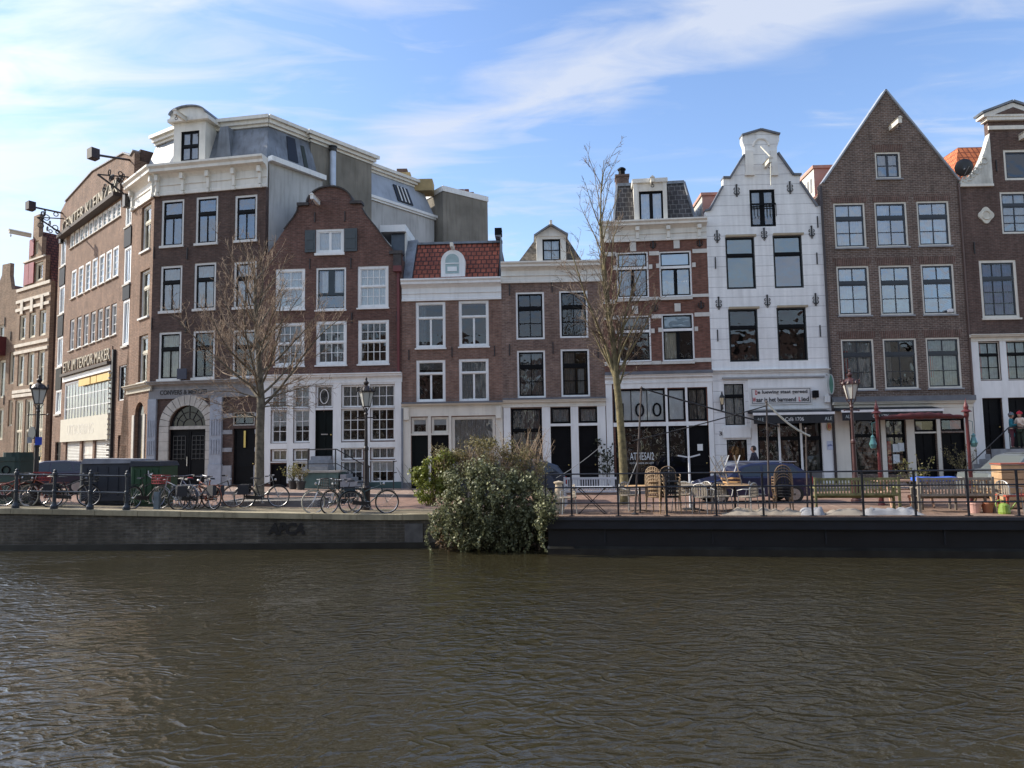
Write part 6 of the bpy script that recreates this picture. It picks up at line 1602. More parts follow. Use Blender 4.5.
# vertical dark metal stacks beside the bays
for (x0, x1, ya, yb_) in ((113.2, 115.8, 350, 463),):
    r = H.rect((x0, ya, x1, yb_)); 
    o = MB().box(r[0], r[0] + 0.22, -0.16, -0.003, 0.3, H.h((x0 + x1)/2, ya)).build('iron_stack', IRON, H.root)
    if x0 < 120:
        w3 = MB(); z = 1.0
        while z < 6.2: w3.box(r[0] - 0.12, r[0] - 0.002, -0.28, -0.05, z, z + 0.09); z += 0.28
        w3.build('iron_rung', mat('pale_rung', (0.5, 0.48, 0.42), 0.6), o)
for (q0, q1) in zip(rb[:-1], rb[1:]):
    a_, b_ = H.rect(q0), H.rect(q1); H.bx('dark_spandrel', BLACK, min(a_[0], b_[0]), max(a_[1], b_[1]), -0.05, -0.003, b_[3] + .02, a_[2] - 0.12)
for (q0, q1) in zip(lb[:-1], lb[1:]):
    a_, b_ = H.rect(q0), H.rect(q1); H.bx('dark_spandrel', BLACK, min(a_[0], b_[0]), max(a_[1], b_[1]), -0.05, -0.003, b_[3] + .02, a_[2] - 0.12)
# ornate iron cresting at the roof corner, with lamps reaching out over the street
def crest(px, py, nm='iron_ornament'):
    u, z = P(px, py); mb = MB()
    mb.bar((u - 0.1, -1.5, z + 0.3), (u, 0, z - 0.6), 0.08); mb.bar((u - 0.1, -1.5, z + .3), (u, 0, z + 0.5), 0.06)
    for i in range(13):
        mb.ring((u + rnd.uniform(-.4, .4), -0.15 - rnd.random() * 1.1, z + rnd.uniform(-0.5, 0.8)), rnd.uniform(0.10, 0.2), 0.03, rnd.choice('xy'), 10, 4)
    mb.box(u - 0.2, u + 0.2, -0.2, -0.003, z - 1.2, z - 0.5)
    o = mb.build(nm, IRON, H.root); return o
crest(128, 186); crest(63.5, 226)
def arm_lamp(px, py, pxe, pye, out_):
    u, z = P(px, py); 
    e = at_depth(pxe, pye, 0.0 + H.root.matrix_basis.translation.y + 0) if False else None
    # far end stands out over the street square to the facade
    ue, ze = H.pt(pxe, pye, -out_)
    mb = MB(); mb.tube((u, 0, z), (ue, -out_, ze), 0.06, n=6); o = mb.build('flood_lamp', IRON, H.root)
    MB().obox((ue - 0.1, -out_, ze + 0.05), (0.16, 0.06, 0.03), (-0.05, 0.2, 0), (0.03, 0, -0.26)).build('lamp_head', mat('lamp_head_brown', (0.025, 0.016, 0.02), 0.6), o)
arm_lamp(129.5, 160, 94, 154.5, 2.6); arm_lamp(62, 213, 31, 206.5, 2.6)
CH = H

# ================================================================== B: stepped gable with red shutters, A: plain gable at the edge
pB1 = xy_at(43.5, 50.2); pB0 = xy_at(9.5, 53.2)
H = House(pB0, pB1, 'step_gable_house', 'narrow sunlit step gable house with red shutters and white stone bands')
P = H.pt
B_B = brick('warm_tan_brick', (0.24, 0.155, 0.105), (0.18, 0.12, 0.085), (0.3, 0.25, 0.19), soot=0.2)
YW = mat('cream_window_paint', (0.60, 0.55, 0.42), 0.5, 0.06)
s3 = dict(fw=0.12, frame=YW, sash=YW, sw=0.06, bot=(1, 2), cur=[('full', CURTC)])
c = H.W / 2; W_ = H.W
for (za_, zb_) in ((9.9, 11.7), (6.6, 8.9)):
    for k in (0.2, 0.5, 0.8): H.win_uz(W_ * k - .5, W_ * k + .5, za_, zb_, s3, y=0.08)
for k in (0.2, 0.5, 0.8): H.win_uz(W_ * k - .62, W_ * k + .62, 1.2, 5.6, dict(s3, t=.5, bot=(2, 1), top=(2, 1)), y=0.08)
H.win_uz(c + .1, c + 1.3, 13.85, 15.2, s3, y=0.08, bot=(2, 1), cur=[]); H.win_uz(c - .05, c + .45, 15.85, 16.8, s3, y=0.08, cur=[])
steps = [(W_ / 2, 13.6), (1.7, 15.55), (1.0, 17.0), (.45, 18.7)]
ol = [(0, -0.3), (W_, -0.3), (W_, 13.6), (c + 1.7, 13.6), (c + 1.7, 15.55), (c + 1.0, 15.55), (c + 1.0, 17.0), (c + .45, 17.0), (c + .45, 18.7), (c - .45, 18.7), (c - .45, 17.0), (c - 1.0, 17.0), (c - 1.0, 15.55), (c - 1.7, 15.55), (c - 1.7, 13.6), (0, 13.6)]
H.body(ol, B_B, depth=9, eave=13.2, sidemat=B_D)
H.ridge_roof(17.6, brick('brown_tiles', (0.16, 0.06, 0.045), (0.11, 0.045, 0.035), (0.04, 0.02, 0.02), 0.3, 0.22, 0.04), front=0.3)
bd = MB()
for z in (12.1, 12.7, 13.55, 9.5, 9.0, 6.2, 5.9): bd.box(0.02, W_ - 0.02, -0.09, -0.003, z - 0.11, z + 0.11)
bd.box(c - 1.72, c + 1.72, -0.1, -0.003, 15.44, 15.56)
for k in (0.2, 0.5, 0.8): bd.box(W_ * k - .2, W_ * k + .2, -0.12, -0.091, 11.75, 12.7)
build_each(bd, 'stone_band', mat('warm_white_stone', (0.55, 0.50, 0.42), 0.7, 0.15, 3, stain=0.3), H.root)
RS = mat('red_shutter', (0.22, 0.022, 0.028), 0.5, 0.15)
for (a_, b_, z0_, z1_) in ((c - 1.5, c - .75, 13.8, 15.3), (c - .7, c + .05, 13.8, 15.3), (c - .75, c - .1, 15.8, 17.0)): H.bx('shutter', RS, a_, b_, -0.09, -0.04, z0_, z1_)
q_ = H.pt(29, 236)
H.beam(31, 236, 1.4, YW, 0.16, 0.22)
pA0 = xy_at(-45, 58); pA1 = xy_at(17.5, 54.0)
H = House(pA0, pA1, 'gabled_house', 'tan brick house with a small gable cut off by the left edge of the photo')
P = H.pt
H.win((9, 352, 14, 384), dict(s3, fw=0.1), y=0.1); H.win((8, 400, 13, 426), dict(s3, fw=.1), y=0.1); H.win((-3, 325, 4, 345), s3, y=0.1); H.win((-2, 360, 5, 398), s3, y=0.1)
H.win((-4, 408, 3, 440), s3, y=0.1)
pk = P(5.5, 264)[1]; e0 = P(17, 286)[1]
ua, ub = P(2.5, 263)[0], P(10.5, 263)[0]
H.body([(0, -0.3), (H.W, -0.3), (H.W, e0 - 0.3), (P(12, 284)[0], e0 - 0.2), (ub, P(10, 275)[1]), (ub, pk), (ua, pk), (ua, P(2, 275)[1]), (P(-8, 300)[0], P(-8, 300)[1]), (0, P(-8, 300)[1])], B_B, depth=9, eave=e0 - 2.2, sidemat=B_D)
H.ridge_roof(pk - 1.2, brick('brown_tiles', (0.16, 0.06, 0.045), (0.11, 0.045, 0.035), (0.04, 0.02, 0.02)), front=0.3)
H.anchors([(5, 322), (11, 336), (4, 400)], 0.7)
rb_ = MB(); r = H.rect((-6, 338, 6, 356)); rb_.box(r[0], r[1], -0.9, -0.003, r[2], r[3]); rb_.build('bay_window', mat('maroon_bay', (0.10, 0.02, 0.025), 0.5), H.root)
# ------------------------------------------------------------------ bare trees
def twig_path(mb, p, d, length, r0, r1, segs, bend, jit, n=3, grav=0.0):
    pts = [(p.copy(), r0)]; d = d.normalized(); pos = p.copy()
    for i in range(segs):
        d = (d + Vector((rnd.gauss(0, jit), rnd.gauss(0, jit), rnd.gauss(0, jit))) + bend - Vector((0, 0, grav))).normalized()
        pos = pos + d * (length / segs); pts.append((pos.copy(), r0 + (r1 - r0) * (i + 1) / segs))
    ringv = []
    for i, (q, r) in enumerate(pts):
        dd = (pts[min(i + 1, segs)][0] - pts[max(i - 1, 0)][0]).normalized(); a = dd.orthogonal().normalized(); b = dd.cross(a)
        ringv.append([q + a * math.cos(2*PI*k/n) * r + b * math.sin(2*PI*k/n) * r for k in range(n)])
    o = len(mb.v)
    for rg in ringv: mb.v.extend([tuple(v) for v in rg])
    for i in range(segs):
        for k in range(n): mb.f.append((o + i*n + k, o + i*n + (k+1) % n, o + (i+1)*n + (k+1) % n, o + (i+1)*n + k))
    return pts
def along(pts, t):
    f = t * (len(pts) - 1); i = min(int(f), len(pts) - 2); k = f - i
    return pts[i][0].lerp(pts[i+1][0], k), (pts[i+1][0] - pts[i][0]).normalized(), pts[i][1] + (pts[i+1][1] - pts[i][1]) * k
def side_dir(d, ang, az):
    a = d.orthogonal().normalized(); b = d.cross(a)
    return d * math.cos(ang) + (a * math.cos(az) + b * math.sin(az)) * math.sin(ang)
def smooth_trunk(mb, pts, n=12):
    ringv = []
    for i, (q, r) in enumerate(pts):
        dd = (pts[min(i + 1, len(pts) - 1)][0] - pts[max(i - 1, 0)][0]).normalized(); a = Vector((1, 0, 0)); b = dd.cross(a).normalized(); a = b.cross(dd)
        ringv.append([q + a * math.cos(2*PI*k/n) * r + b * math.sin(2*PI*k/n) * r for k in range(n)])
    o = len(mb.v)
    for rg in ringv: mb.v.extend([tuple(v) for v in rg])
    for i in range(len(pts) - 1):
        for k in range(n): mb.f.append((o + i*n + k, o + i*n + (k+1) % n, o + (i+1)*n + (k+1) % n, o + (i+1)*n + k))
def bark(name, c1, c2):
    return mat(name, c1, 0.9, 0.25, 7, col2=c2, bump=0.6, bscale=25)
BARK1 = bark('grey_brown_bark', (0.10, 0.085, 0.062), (0.19, 0.165, 0.12)); TW1 = mat('tan_twigs', (0.18, 0.125, 0.085), 0.85, 0.2, 4, col2=(0.34, 0.25, 0.17))
BARK2 = bark('yellow_green_bark', (0.12, 0.10, 0.055), (0.22, 0.185, 0.09)); TW2 = mat('brown_twigs', (0.12, 0.085, 0.06), 0.85, 0.25, 4, col2=(0.19, 0.14, 0.10))

def tree(base, label, tr, prim, twm, bkm, lean_prof):
    t = thing('bare_tree', label, 'tree', base)
    mb = MB(); pts = [(Vector((q[0], q[1], q[2])), q[3]) for q in tr]
    smooth_trunk(mb, pts); mb.build('trunk', bkm, t, smooth=True, uv=False, fix=False)
    br = MB(); tw = MB()
    for (tt, length, ang, az, r, up, lv) in prim:
        p, d, rr = along(pts, tt)
        dd = Vector((math.cos(az) * math.sin(ang), math.sin(az) * math.sin(ang), math.cos(ang)))
        r = min(r, rr * 0.8)
        P1 = twig_path(br, p, dd, length, r, r * 0.25, 8, Vector((0, 0, up)), 0.07, 6)
        ns = int(length * lv)
        for i in range(ns):
            t1 = 0.15 + 0.85 * (i + rnd.random()) / ns
            p2, d2, r2 = along(P1, t1); l2 = length * rnd.uniform(0.22, 0.45) * (1.15 - t1 * 0.6)
            dd2 = side_dir(d2, rnd.uniform(0.45, 0.9), rnd.uniform(0, 2*PI)); dd2.z += up * 2
            P2 = twig_path(tw, p2, dd2, l2, max(0.008, r2 * 0.55), 0.005, 5, Vector((0, 0, up * 0.8)), 0.12, 3)
            for j in range(int(3 + l2 * 5)):
                t3 = 0.15 + 0.85 * rnd.random(); p3, d3, r3 = along(P2, t3); l3 = rnd.uniform(0.2, 0.6) * min(1, l2)
                dd3 = side_dir(d3, rnd.uniform(0.4, 0.95), rnd.uniform(0, 2*PI)); dd3.z += up * 1.5
                P3 = twig_path(tw, p3, dd3, l3, 0.0065, 0.0035, 3, Vector((0, 0, up * .6)), 0.15, 3)
                if l3 > 0.28:
                    for _ in range(2):
                        p4, d4, r4 = along(P3, rnd.uniform(.3, 1)); twig_path(tw, p4, side_dir(d4, rnd.uniform(.4, .9), rnd.uniform(0, 6.28)), rnd.uniform(.12, .3), 0.005, 0.003, 2, Vector((0, 0, 0)), .15, 3)
    br.build('branches', bkm, t, smooth=True, uv=False, fix=False)
    tw.build('twigs', twm, t, uv=False, fix=False)
    return t
b1 = on_ground(259, 503)
Yb = b1.y
def rel_pt(px, py, Y, base): 
    p = at_depth(px, py, Y); return p - base
tp1 = [(259, 506, .25), (259, 498, .19), (259.5, 470, .165), (260, 430, .15), (261, 402, .145), (260, 380, .115), (258, 350, .095), (256, 320, .075), (255, 285, .05), (254, 255, .025)]
tr1 = [(*rel_pt(x, y, Yb, b1), r) for x, y, r in tp1]
prim = []
for i in range(27):
    k = i / 26; tt = 0.42 + 0.52 * k
    prim.append((tt, 4.2 - 2.6 * k + rnd.uniform(-.5, .4), 1.0 - 0.45 * k + rnd.uniform(-.12, .12), i * 2.4, 0.055 - 0.03 * k, 0.062, 4.3))
for az, ln in ((0.1, 2.3), (3.0, 2.4), (2.6, 1.9), (-0.4, 2.0), (4.4, 1.6), (1.5, 1.6), (3.4, 2.0)):
    prim.append((rnd.uniform(.36, .5), ln, 1.30, az, 0.03, -0.015, 7.0))
T1 = tree(b1, 'bare vase-shaped tree with tan twigs in the raised kerb bed on the left', tr1, prim, TW1, BARK1, None)
b2 = ground_at(624, 24.2)
tp2 = [(624, 505, .165), (624, 480, .14), (622.5, 450, .13), (619.5, 410, .115), (616, 375, .11), (613, 340, .078), (608, 300, .062), (603.5, 260, .048), (600.5, 225, .035), (601, 190, .020), (604, 160, .010)]
tr2 = [(*rel_pt(x, y, 24.2, b2), r) for x, y, r in tp2]
prim = []
for i in range(24):
    k = i / 23; tt = 0.36 + 0.58 * k
    prim.append((tt, 2.7 - 1.5 * k + rnd.uniform(-.3, .3), 0.46 - 0.12 * k + rnd.uniform(-.08, .12), i * 2.4 + 0.5, 0.040 - 0.024 * k, 0.045, 3.6))
prim += [(0.385, 4.6, 0.36, PI, 0.06, 0.03, 5), (0.40, 3.8, 0.30, 0.1, 0.06, 0.03, 5), (0.375, 3.2, 0.5, 2.6, 0.045, 0.03, 5), (0.39, 3.0, .5, -.5, .045, .04, 5)]
tree(b2, 'tall slim bare tree with yellow green trunk rising behind the terrace railing', tr2, prim, TW2, BARK2, None)

for (x_, y_, rz_, sc_) in ((-9, -3.5, 1.0, 1.25), (3.5, -4.5, 2.2, 1.35), (12, -3.0, 4.0, 1.2), (-20, -4, 3.1, 1.3)):
    o = dup(T1, (x_, y_, 0), rz_, 'bare tree on the near bank, behind the photographer', 'trees on the near bank'); o.scale = (sc_,) * 3
# ------------------------------------------------------------------ leafy things
def leaf(mb, c, s, nrm=None, asp=0.8):
    n = (Vector((rnd.gauss(0, 1), rnd.gauss(0, 1), rnd.gauss(0, 1))) if nrm is None else nrm + Vector((rnd.gauss(0, .5), rnd.gauss(0, .5), rnd.gauss(0, .5)))).normalized()
    a = n.orthogonal().normalized(); th = rnd.uniform(0, 6.28); b = n.cross(a); a2 = a * math.cos(th) + b * math.sin(th); b2 = n.cross(a2)
    o = len(mb.v); k = s * 0.5
    mb.v.extend([tuple(c - a2 * k), tuple(c + b2 * k * asp + n * k * .15), tuple(c + a2 * k), tuple(c - b2 * k * asp + n * k * .15)]); mb.f.append((o, o+1, o+2, o+3))
def clump(mb, c, rad, cnt, size, squash=(1, 1, 1), shell=0.55, asp=.8):
    for _ in range(cnt):
        d = Vector((rnd.gauss(0, 1), rnd.gauss(0, 1), rnd.gauss(0, 1))).normalized(); r = rad * (shell + (1 - shell) * rnd.random() ** 0.6)
        p = Vector((d.x * r * squash[0], d.y * r * squash[1], d.z * r * squash[2])) + c
        leaf(mb, p, size * rnd.uniform(.6, 1.3), d, asp)
IVY = leaf_mat('ivy_leaf', (0.05, 0.060, 0.028), (0.30, 0.31, 0.16), 0.5)
IVYB = leaf_mat('dead_ivy_leaf', (0.10, 0.06, 0.03), (0.22, 0.15, 0.08), 0.6)
BRIGHT = leaf_mat('bright_green_leaf', (0.08, 0.10, 0.018), (0.30, 0.33, 0.06), 0.45, 0.35)
OLIVE = leaf_mat('olive_leaf', (0.05, 0.048, 0.016), (0.33, 0.28, 0.12), 0.5, 0.3)
DRY = leaf_mat('dry_twig', (0.17, 0.11, 0.055), (0.36, 0.26, 0.14), 0.8, 0.2)
def at_q(px, py, Y): return at_depth(px, py, Y)
ib = at_q(488, 515, 22.0); 
t = thing('ivy_bush', 'large dark ivy hanging over the quay edge down to the water', 'bush', ib)
mb = MB(); dead = MB(); cl_ = []
n_ = 0
while n_ < 165:
    px = rnd.uniform(426, 553); py = rnd.uniform(462, 550)
    ex = (px - 490) / 62; ey = (py - 508) / (46 if py < 508 else 44)
    rr_ = math.hypot(ex, ey * (1 if py < 508 else .8)); wob = .93 + .22 * noise.noise(Vector((math.atan2(ey, ex) * 2.2, 1.7, 0)))
    if rr_ > wob: continue
    n_ += 1; e = min(1, abs(ex))
    Y = 21.9 - 1.0 * (1 - e * e) * rnd.uniform(0.4, 1) + (0.3 if py < 480 else 0)
    if px > 540: Y = 20.15 + rnd.uniform(-.15, .1)
    c = at_q(px, py, Y) - ib; cl_.append(c)
    clump(mb, c, rnd.uniform(.13, .34), 105, rnd.choice((.055, .075, .1)), (1.1, .8, 1.1), .25)
for i in range(26):      # long trailing shoots
    px = rnd.uniform(427, 552); p0_ = rnd.uniform(495, 515); Y = 20.2 if px > 540 else 21.0 + rnd.uniform(-.2, .3); ln = rnd.uniform(25, 46)
    for j in range(16): clump(mb, at_q(px + 3 * math.sin(j * .5 + i) + rnd.uniform(-1, 1), min(555, p0_ + ln * j / 15), Y) - ib, .07, 8, .07, shell=.1)
for i in range(34):
    px = 434 + i * 3.4; Y = 21.5; ln = rnd.uniform(6, 22)
    for j in range(18):
        c = at_q(px + rnd.uniform(-2, 2), 530 + ln * j / 18 + rnd.uniform(-2, 2), Y + rnd.uniform(-.1, .3)) - ib
        clump(dead if rnd.random() < .35 else mb, c, .09, 9, 0.07, shell=.1)
for i in range(45):
    c = at_q(rnd.uniform(436, 545), rnd.uniform(525, 549), 21.3) - ib; clump(dead, c, .1, 14, .06, shell=.2)
mb.build('foliage', IVY, t, uv=False, fix=False); dead.build('dead_leaves', IVYB, t, uv=False, fix=False)
st_ = MB()
for i in range(60):
    p = at_q(rnd.uniform(445, 540), rnd.uniform(500, 512), 22.1) - ib; twig_path(st_, p, Vector((rnd.uniform(-.4, .4), -.5, rnd.uniform(-1, .6))), rnd.uniform(.6, 1.4), .018, .006, 6, Vector((0, 0, -.12)), .15, 4)
for i in range(14):
    p = at_q(rnd.uniform(432, 545), 540, 21.4) - ib; twig_path(st_, p, Vector((rnd.uniform(-.6, .3), 0, -1)), rnd.uniform(.3, .7), .008, .004, 6, Vector((0, 0, .05)), .2, 3)
p = at_q(447, 512, 21.3) - ib; q = at_q(462, 535, 21.2) - ib; st_.tube(p, q, .07, .06, 7)
st_.build('stems', mat('ivy_stem', (0.12, 0.10, 0.07), .9, .3, 6), t, uv=False, fix=False)

sb_ = on_ground(490, 508); sb_.y += .6; 
t = thing('shrub', 'twiggy olive green shrub with dry tan tops growing behind the hanging ivy', 'bush', sb_)
mb = MB(); tw = MB(); dr = MB(); Y0 = 22.45
for i in range(125):
    px = rnd.uniform(438, 545); top = 440 + 9 * abs(px - 490) / 50 + rnd.uniform(-3, 4); py = rnd.uniform(top, 500)
    c = at_q(px, py, Y0 + rnd.uniform(-.5, .5)) - sb_; clump(mb, c, rnd.uniform(.18, .3), 85, .055, shell=.2)
for i in range(210):
    px = rnd.uniform(440, 543); p = at_q(px, 478, Y0 + rnd.uniform(-.4, .4)) - sb_
    right = max(0, (px - 490) / 50); hgt_ = rnd.uniform(.55, 1.1) + (0.8 * rnd.random() ** 1.5 if px > 505 else 0)
    P_ = twig_path(tw, p, Vector((rnd.gauss(.05, .34), rnd.gauss(0, .2), 1)), hgt_, .010, .004, 5, Vector((0, 0, .03)), .12, 3)
    for j in range(26):
        q, d, r = along(P_, rnd.uniform(.35, 1)); leaf(dr, q + Vector((rnd.gauss(0, .045), rnd.gauss(0, .045), rnd.gauss(0, .04))), rnd.uniform(.025, .05), asp=.35)
mb.build('foliage', OLIVE, t, uv=False, fix=False); tw.build('twigs', TW1, t, uv=False, fix=False); dr.build('dry_seed_heads', DRY, t, uv=False, fix=False)
gb_ = on_ground(428, 507); gb_.y += .2
t = thing('shrub', 'bright green leafy shrub at the left end of the ivy', 'bush', gb_)
mb = MB()
for i in range(52):
    a = rnd.random(); px = 414 + 36 * a + rnd.uniform(-2, 6); py = rnd.uniform(470 - 22 * a, 503 - 8 * a)
    if px < 420 and py > 496: py -= 8
    c = at_q(px, py, 22.35 + rnd.uniform(-.3, .2)) - gb_; clump(mb, c, rnd.uniform(.12, .22), 60, .085, shell=.2, asp=.7)
mb.build('foliage', BRIGHT, t, uv=False, fix=False)
st_ = MB()
for i in range(26): twig_path(st_, at_q(rnd.uniform(426, 438), 506, 22.7) - gb_, Vector((rnd.gauss(-.2, .5), rnd.gauss(0, .3), 1)), rnd.uniform(.7, 1.5), .014, .005, 5, Vector((0, 0, 0)), .14, 4)
st_.build('stems', mat('ivy_stem', (0.12, 0.10, 0.07), .9, .3, 6), t, uv=False, fix=False)

def potted(px, Y, z0, label, lm, h, w, cnt, potm, name='potted_plant', lsize=.09, pot=True, poth=.38):
    g = ground_at(px, Y); g.z += z0
    t = thing(name, label, 'plant', g)
    if pot: MB().lathe([(.15, 0), (.2, poth * .8), (.22, poth * .82), (.22, poth), (.18, poth), (.17, poth - .04)], 14, (0, 0, 0)).build('pot', potm, t)
    z_ = poth if pot else 0
    sm_ = MB(); lf = MB()
    for i in range(12):
        P_ = twig_path(sm_, Vector((rnd.uniform(-.06, .06), rnd.uniform(-.06, .06), z_ - .04)), Vector((rnd.gauss(0, w * .8), rnd.gauss(0, w * .6), 1)), h * rnd.uniform(.6, 1), .012, .005, 5, Vector((0, 0, .02)), .1, 4)
        for j in range(cnt):
            q, d, r = along(P_, rnd.uniform(.25, 1)); leaf(lf, q + Vector((rnd.gauss(0, .06), rnd.gauss(0, .06), rnd.gauss(0, .05))), lsize * rnd.uniform(.6, 1.2), asp=.5)
    sm_.build('stems', mat('ivy_stem', (0.12, 0.10, 0.07), .9, .3, 6), t, uv=False, fix=False); lf.build('foliage', lm, t, uv=False, fix=False)
    return t
TERRA = mat('terracotta', (0.35, 0.14, 0.08), .8, .12, 4); BLKPOT = mat('dark_pot', (0.03, 0.03, 0.03), .6)
GOLD = leaf_mat('yellow_green_leaf', (0.06, 0.08, 0.02), (0.30, 0.27, 0.09), .45, .35)
potted(915, 21.9, 0, 'tall yellow green potted shrub between the two slatted benches', GOLD, 1.35, .38, 36, TERRA)
potted(961, 33.2, .12, 'dark green potted shrub beside the red post and the stone stoop', OLIVE, 1.5, .3, 34, BLKPOT)
potted(293, 33.6, .12, 'light green potted plant at the left foot of the green stoop plinth', GOLD, .95, .45, 30, BLKPOT)
potted(301, 33.2, .12, 'small dark shrub in front of the green stoop plinth', OLIVE, .9, .4, 26, BLKPOT)
# wall climber between the black doors and the number 100 shop
g = ground_at(606, 34.5); g.z = .12
t = thing('climbing_plant', 'dark leafy climber on the white post left of the shop window with the number', 'plant', g)
sm_ = MB(); lf = MB()
for i in range(5):
    P_ = twig_path(sm_, Vector((rnd.uniform(-.2, .2), -.1, 0)), Vector((rnd.uniform(-.1, .1), 0, 1)), rnd.uniform(1.8, 2.5), .015, .006, 9, Vector((0, 0, .1)), .16, 4)
    for j in range(26):
        q, d, r = along(P_, rnd.uniform(.3, 1)); clump(lf, q + Vector((rnd.gauss(0, .13), 0, 0)), .06, 3, .11)
sm_.build('stems', mat('ivy_stem', (0.12, 0.10, 0.07), .9, .3, 6), t, uv=False, fix=False); lf.build('foliage', leaf_mat('dark_leaf', (0.015, 0.022, 0.012), (0.05, 0.06, 0.03)), t, uv=False, fix=False)
# raised kerb bed around the left tree
a = on_ground(222, 506); b = on_ground(318, 507)
bed = thing('tree_bed', 'raised stone-edged bed round the foot of the left tree', 'planter', (a.x, a.y - .1, a.z)); w = b.x - a.x
tb = MB(); D_ = 1.9
tb.box(0, w, 0, .14, -.1, .15); tb.box(0, .14, .145, D_, -.1, .15); tb.box(w - .14, w, .145, D_, -.1, .15); tb.box(.145, w - .145, D_ - .14, D_, -.1, .15)
tb.build('kerb_edge', mat('bed_kerb', (0.13, 0.13, 0.135), .8, .2, 3), bed); MB().box(.145, w - .145, .145, D_ - .145, -.05, .11).build('soil', mat('soil', (0.22, 0.20, 0.17), .95, .3, 5, bump=.5), bed)
# ------------------------------------------------------------------ street furniture and vehicles
def lamp_post(base, label, col, rz=0, h=4.2):
    t = thing('street_lamp', label, 'street lamp', base, rz)
    m_ = mat('lamp_' + col[0], col[1], .45, .25, 4)
    s = h / 4.2
    p = MB(); p.lathe([(.17, 0), (.17, .12), (.13, .16), (.13, .62), (.155, .66), (.155, .72), (.10, .78), (.075, 1.0), (.065, 1.9), (.085, 1.93), (.085, 2.0), (.055, 2.05), (.045, 3.05), (.07, 3.09), (.05, 3.14), (.035, 3.3)], 12)
    for i in range(8):
        a = i * PI / 4; p.box(.12 * math.cos(a) - .012, .12 * math.cos(a) + .012, .12 * math.sin(a) - .012, .12 * math.sin(a) + .012, .17, .61)
    p.tube((-.3, 0, 2.98), (.3, 0, 2.98), .018, n=6)
    for sg in (-1, 1): p.lathe([(.0, -.04), (.035, 0), (0, .04)], 8, (sg * .31, 0, 2.98))
    for i in range(4):
        a = i * PI / 2 + PI / 4; p.tube((.03 * math.cos(a), .03 * math.sin(a), 3.15), (.15 * math.cos(a), .15 * math.sin(a), 3.34), .014, n=5)
    p.build('post', m_, t)
    f = MB(); n = 6; z0, z1, r0, r1 = 3.34, 3.82, .13, .25
    for i in range(n):
        a = 2*PI*i/n; b = 2*PI*(i+1)/n
        A0, B0 = (r0*math.cos(a), r0*math.sin(a), z0), (r0*math.cos(b), r0*math.sin(b), z0); A1, B1 = (r1*math.cos(a), r1*math.sin(a), z1), (r1*math.cos(b), r1*math.sin(b), z1)
        f.tube(A0, A1, .012, n=4); f.tube(A0, B0, .014, n=4); f.tube(A1, B1, .022, n=4)
        f.lathe([(.0, -.05), (.03, -.02), (.022, .05), (.035, .08), (0, .13)], 6, (r1 * 1.12 * math.cos(a), r1 * 1.12 * math.sin(a), z1 + .04))
        mx_ = ((A1[0] + B1[0]) / 2 * 1.05, (A1[1] + B1[1]) / 2 * 1.05, z1 + .02); f.lathe([(.0, -.03), (.05, 0), (.03, .05), (0, .09)], 5, mx_)
    f.lathe([(r1 * 1.02, z1), (r1 * .98, z1 + .04), (.16, z1 + .15), (.08, z1 + .2), (.05, z1 + .22), (.08, z1 + .27), (.09, z1 + .31), (.04, z1 + .36), (.03, z1 + .4), (.045, z1 + .43), (0, z1 + .5)], 10)
    fo = f.build('lantern', m_, t)
    g = MB(); g.lathe([(r0 * .93, z0 + .01), (r1 * .93, z1 - .01)], 6); g.build('lantern_glass', mat('lantern_glass', (0.50, 0.50, 0.46), .15, .08), fo)
    return t
lp = on_ground(366, 510); lamp_post(lp, 'black crowned street lamp with bicycles leaning around its foot', ('black', (0.02, 0.014, 0.014)), 0.2)
l2 = ground_at(35.5, 24.6); lamp_post(l2, 'black crowned street lamp at the far left carrying road signs', ('black', (0.02, 0.014, 0.014)), 0.1)
l3 = ground_at(855.5, 24.0); lamp_post(l3, 'red brown crowned street lamp in front of the pointed gable house', ('red', (0.05, 0.018, 0.017)), 0.4, 4.2)
# road signs on the left post, each its own thing
def sign_disc(px, py, Y, r, label, m1, face=None, square=False):
    p = at_depth(px, py, Y)
    k = MB()
    if square: k.box(-r * .75, r * .75, -.012, .012, -r, r)
    else: k.lathe([(r, -.012), (r, .012)], 22); k.v = [(v[0], v[2], v[1]) for v in k.v] if not square else k.v
    o = k.build('road_sign', m1, None); o.location = p; tag(o, label, 'sign'); return o
o = sign_disc(32, 433, 24.4, .21, 'dark back of a round road sign on the far left lamp post', mat('sign_back', (0.05, 0.06, 0.065), .5))
o.rotation_euler = (0, 0, -.5)
o = sign_disc(38.5, 441, 24.38, .13, 'small blue square sign on the far left lamp post', mat('sign_blue', (0.02, 0.06, 0.40), .4), square=True); o.rotation_euler = (0, 0, .3)
o = sign_disc(29.5, 440, 24.42, .1, 'small grey plate on the far left lamp post beside the blue sign', GREYSTONE, square=True)

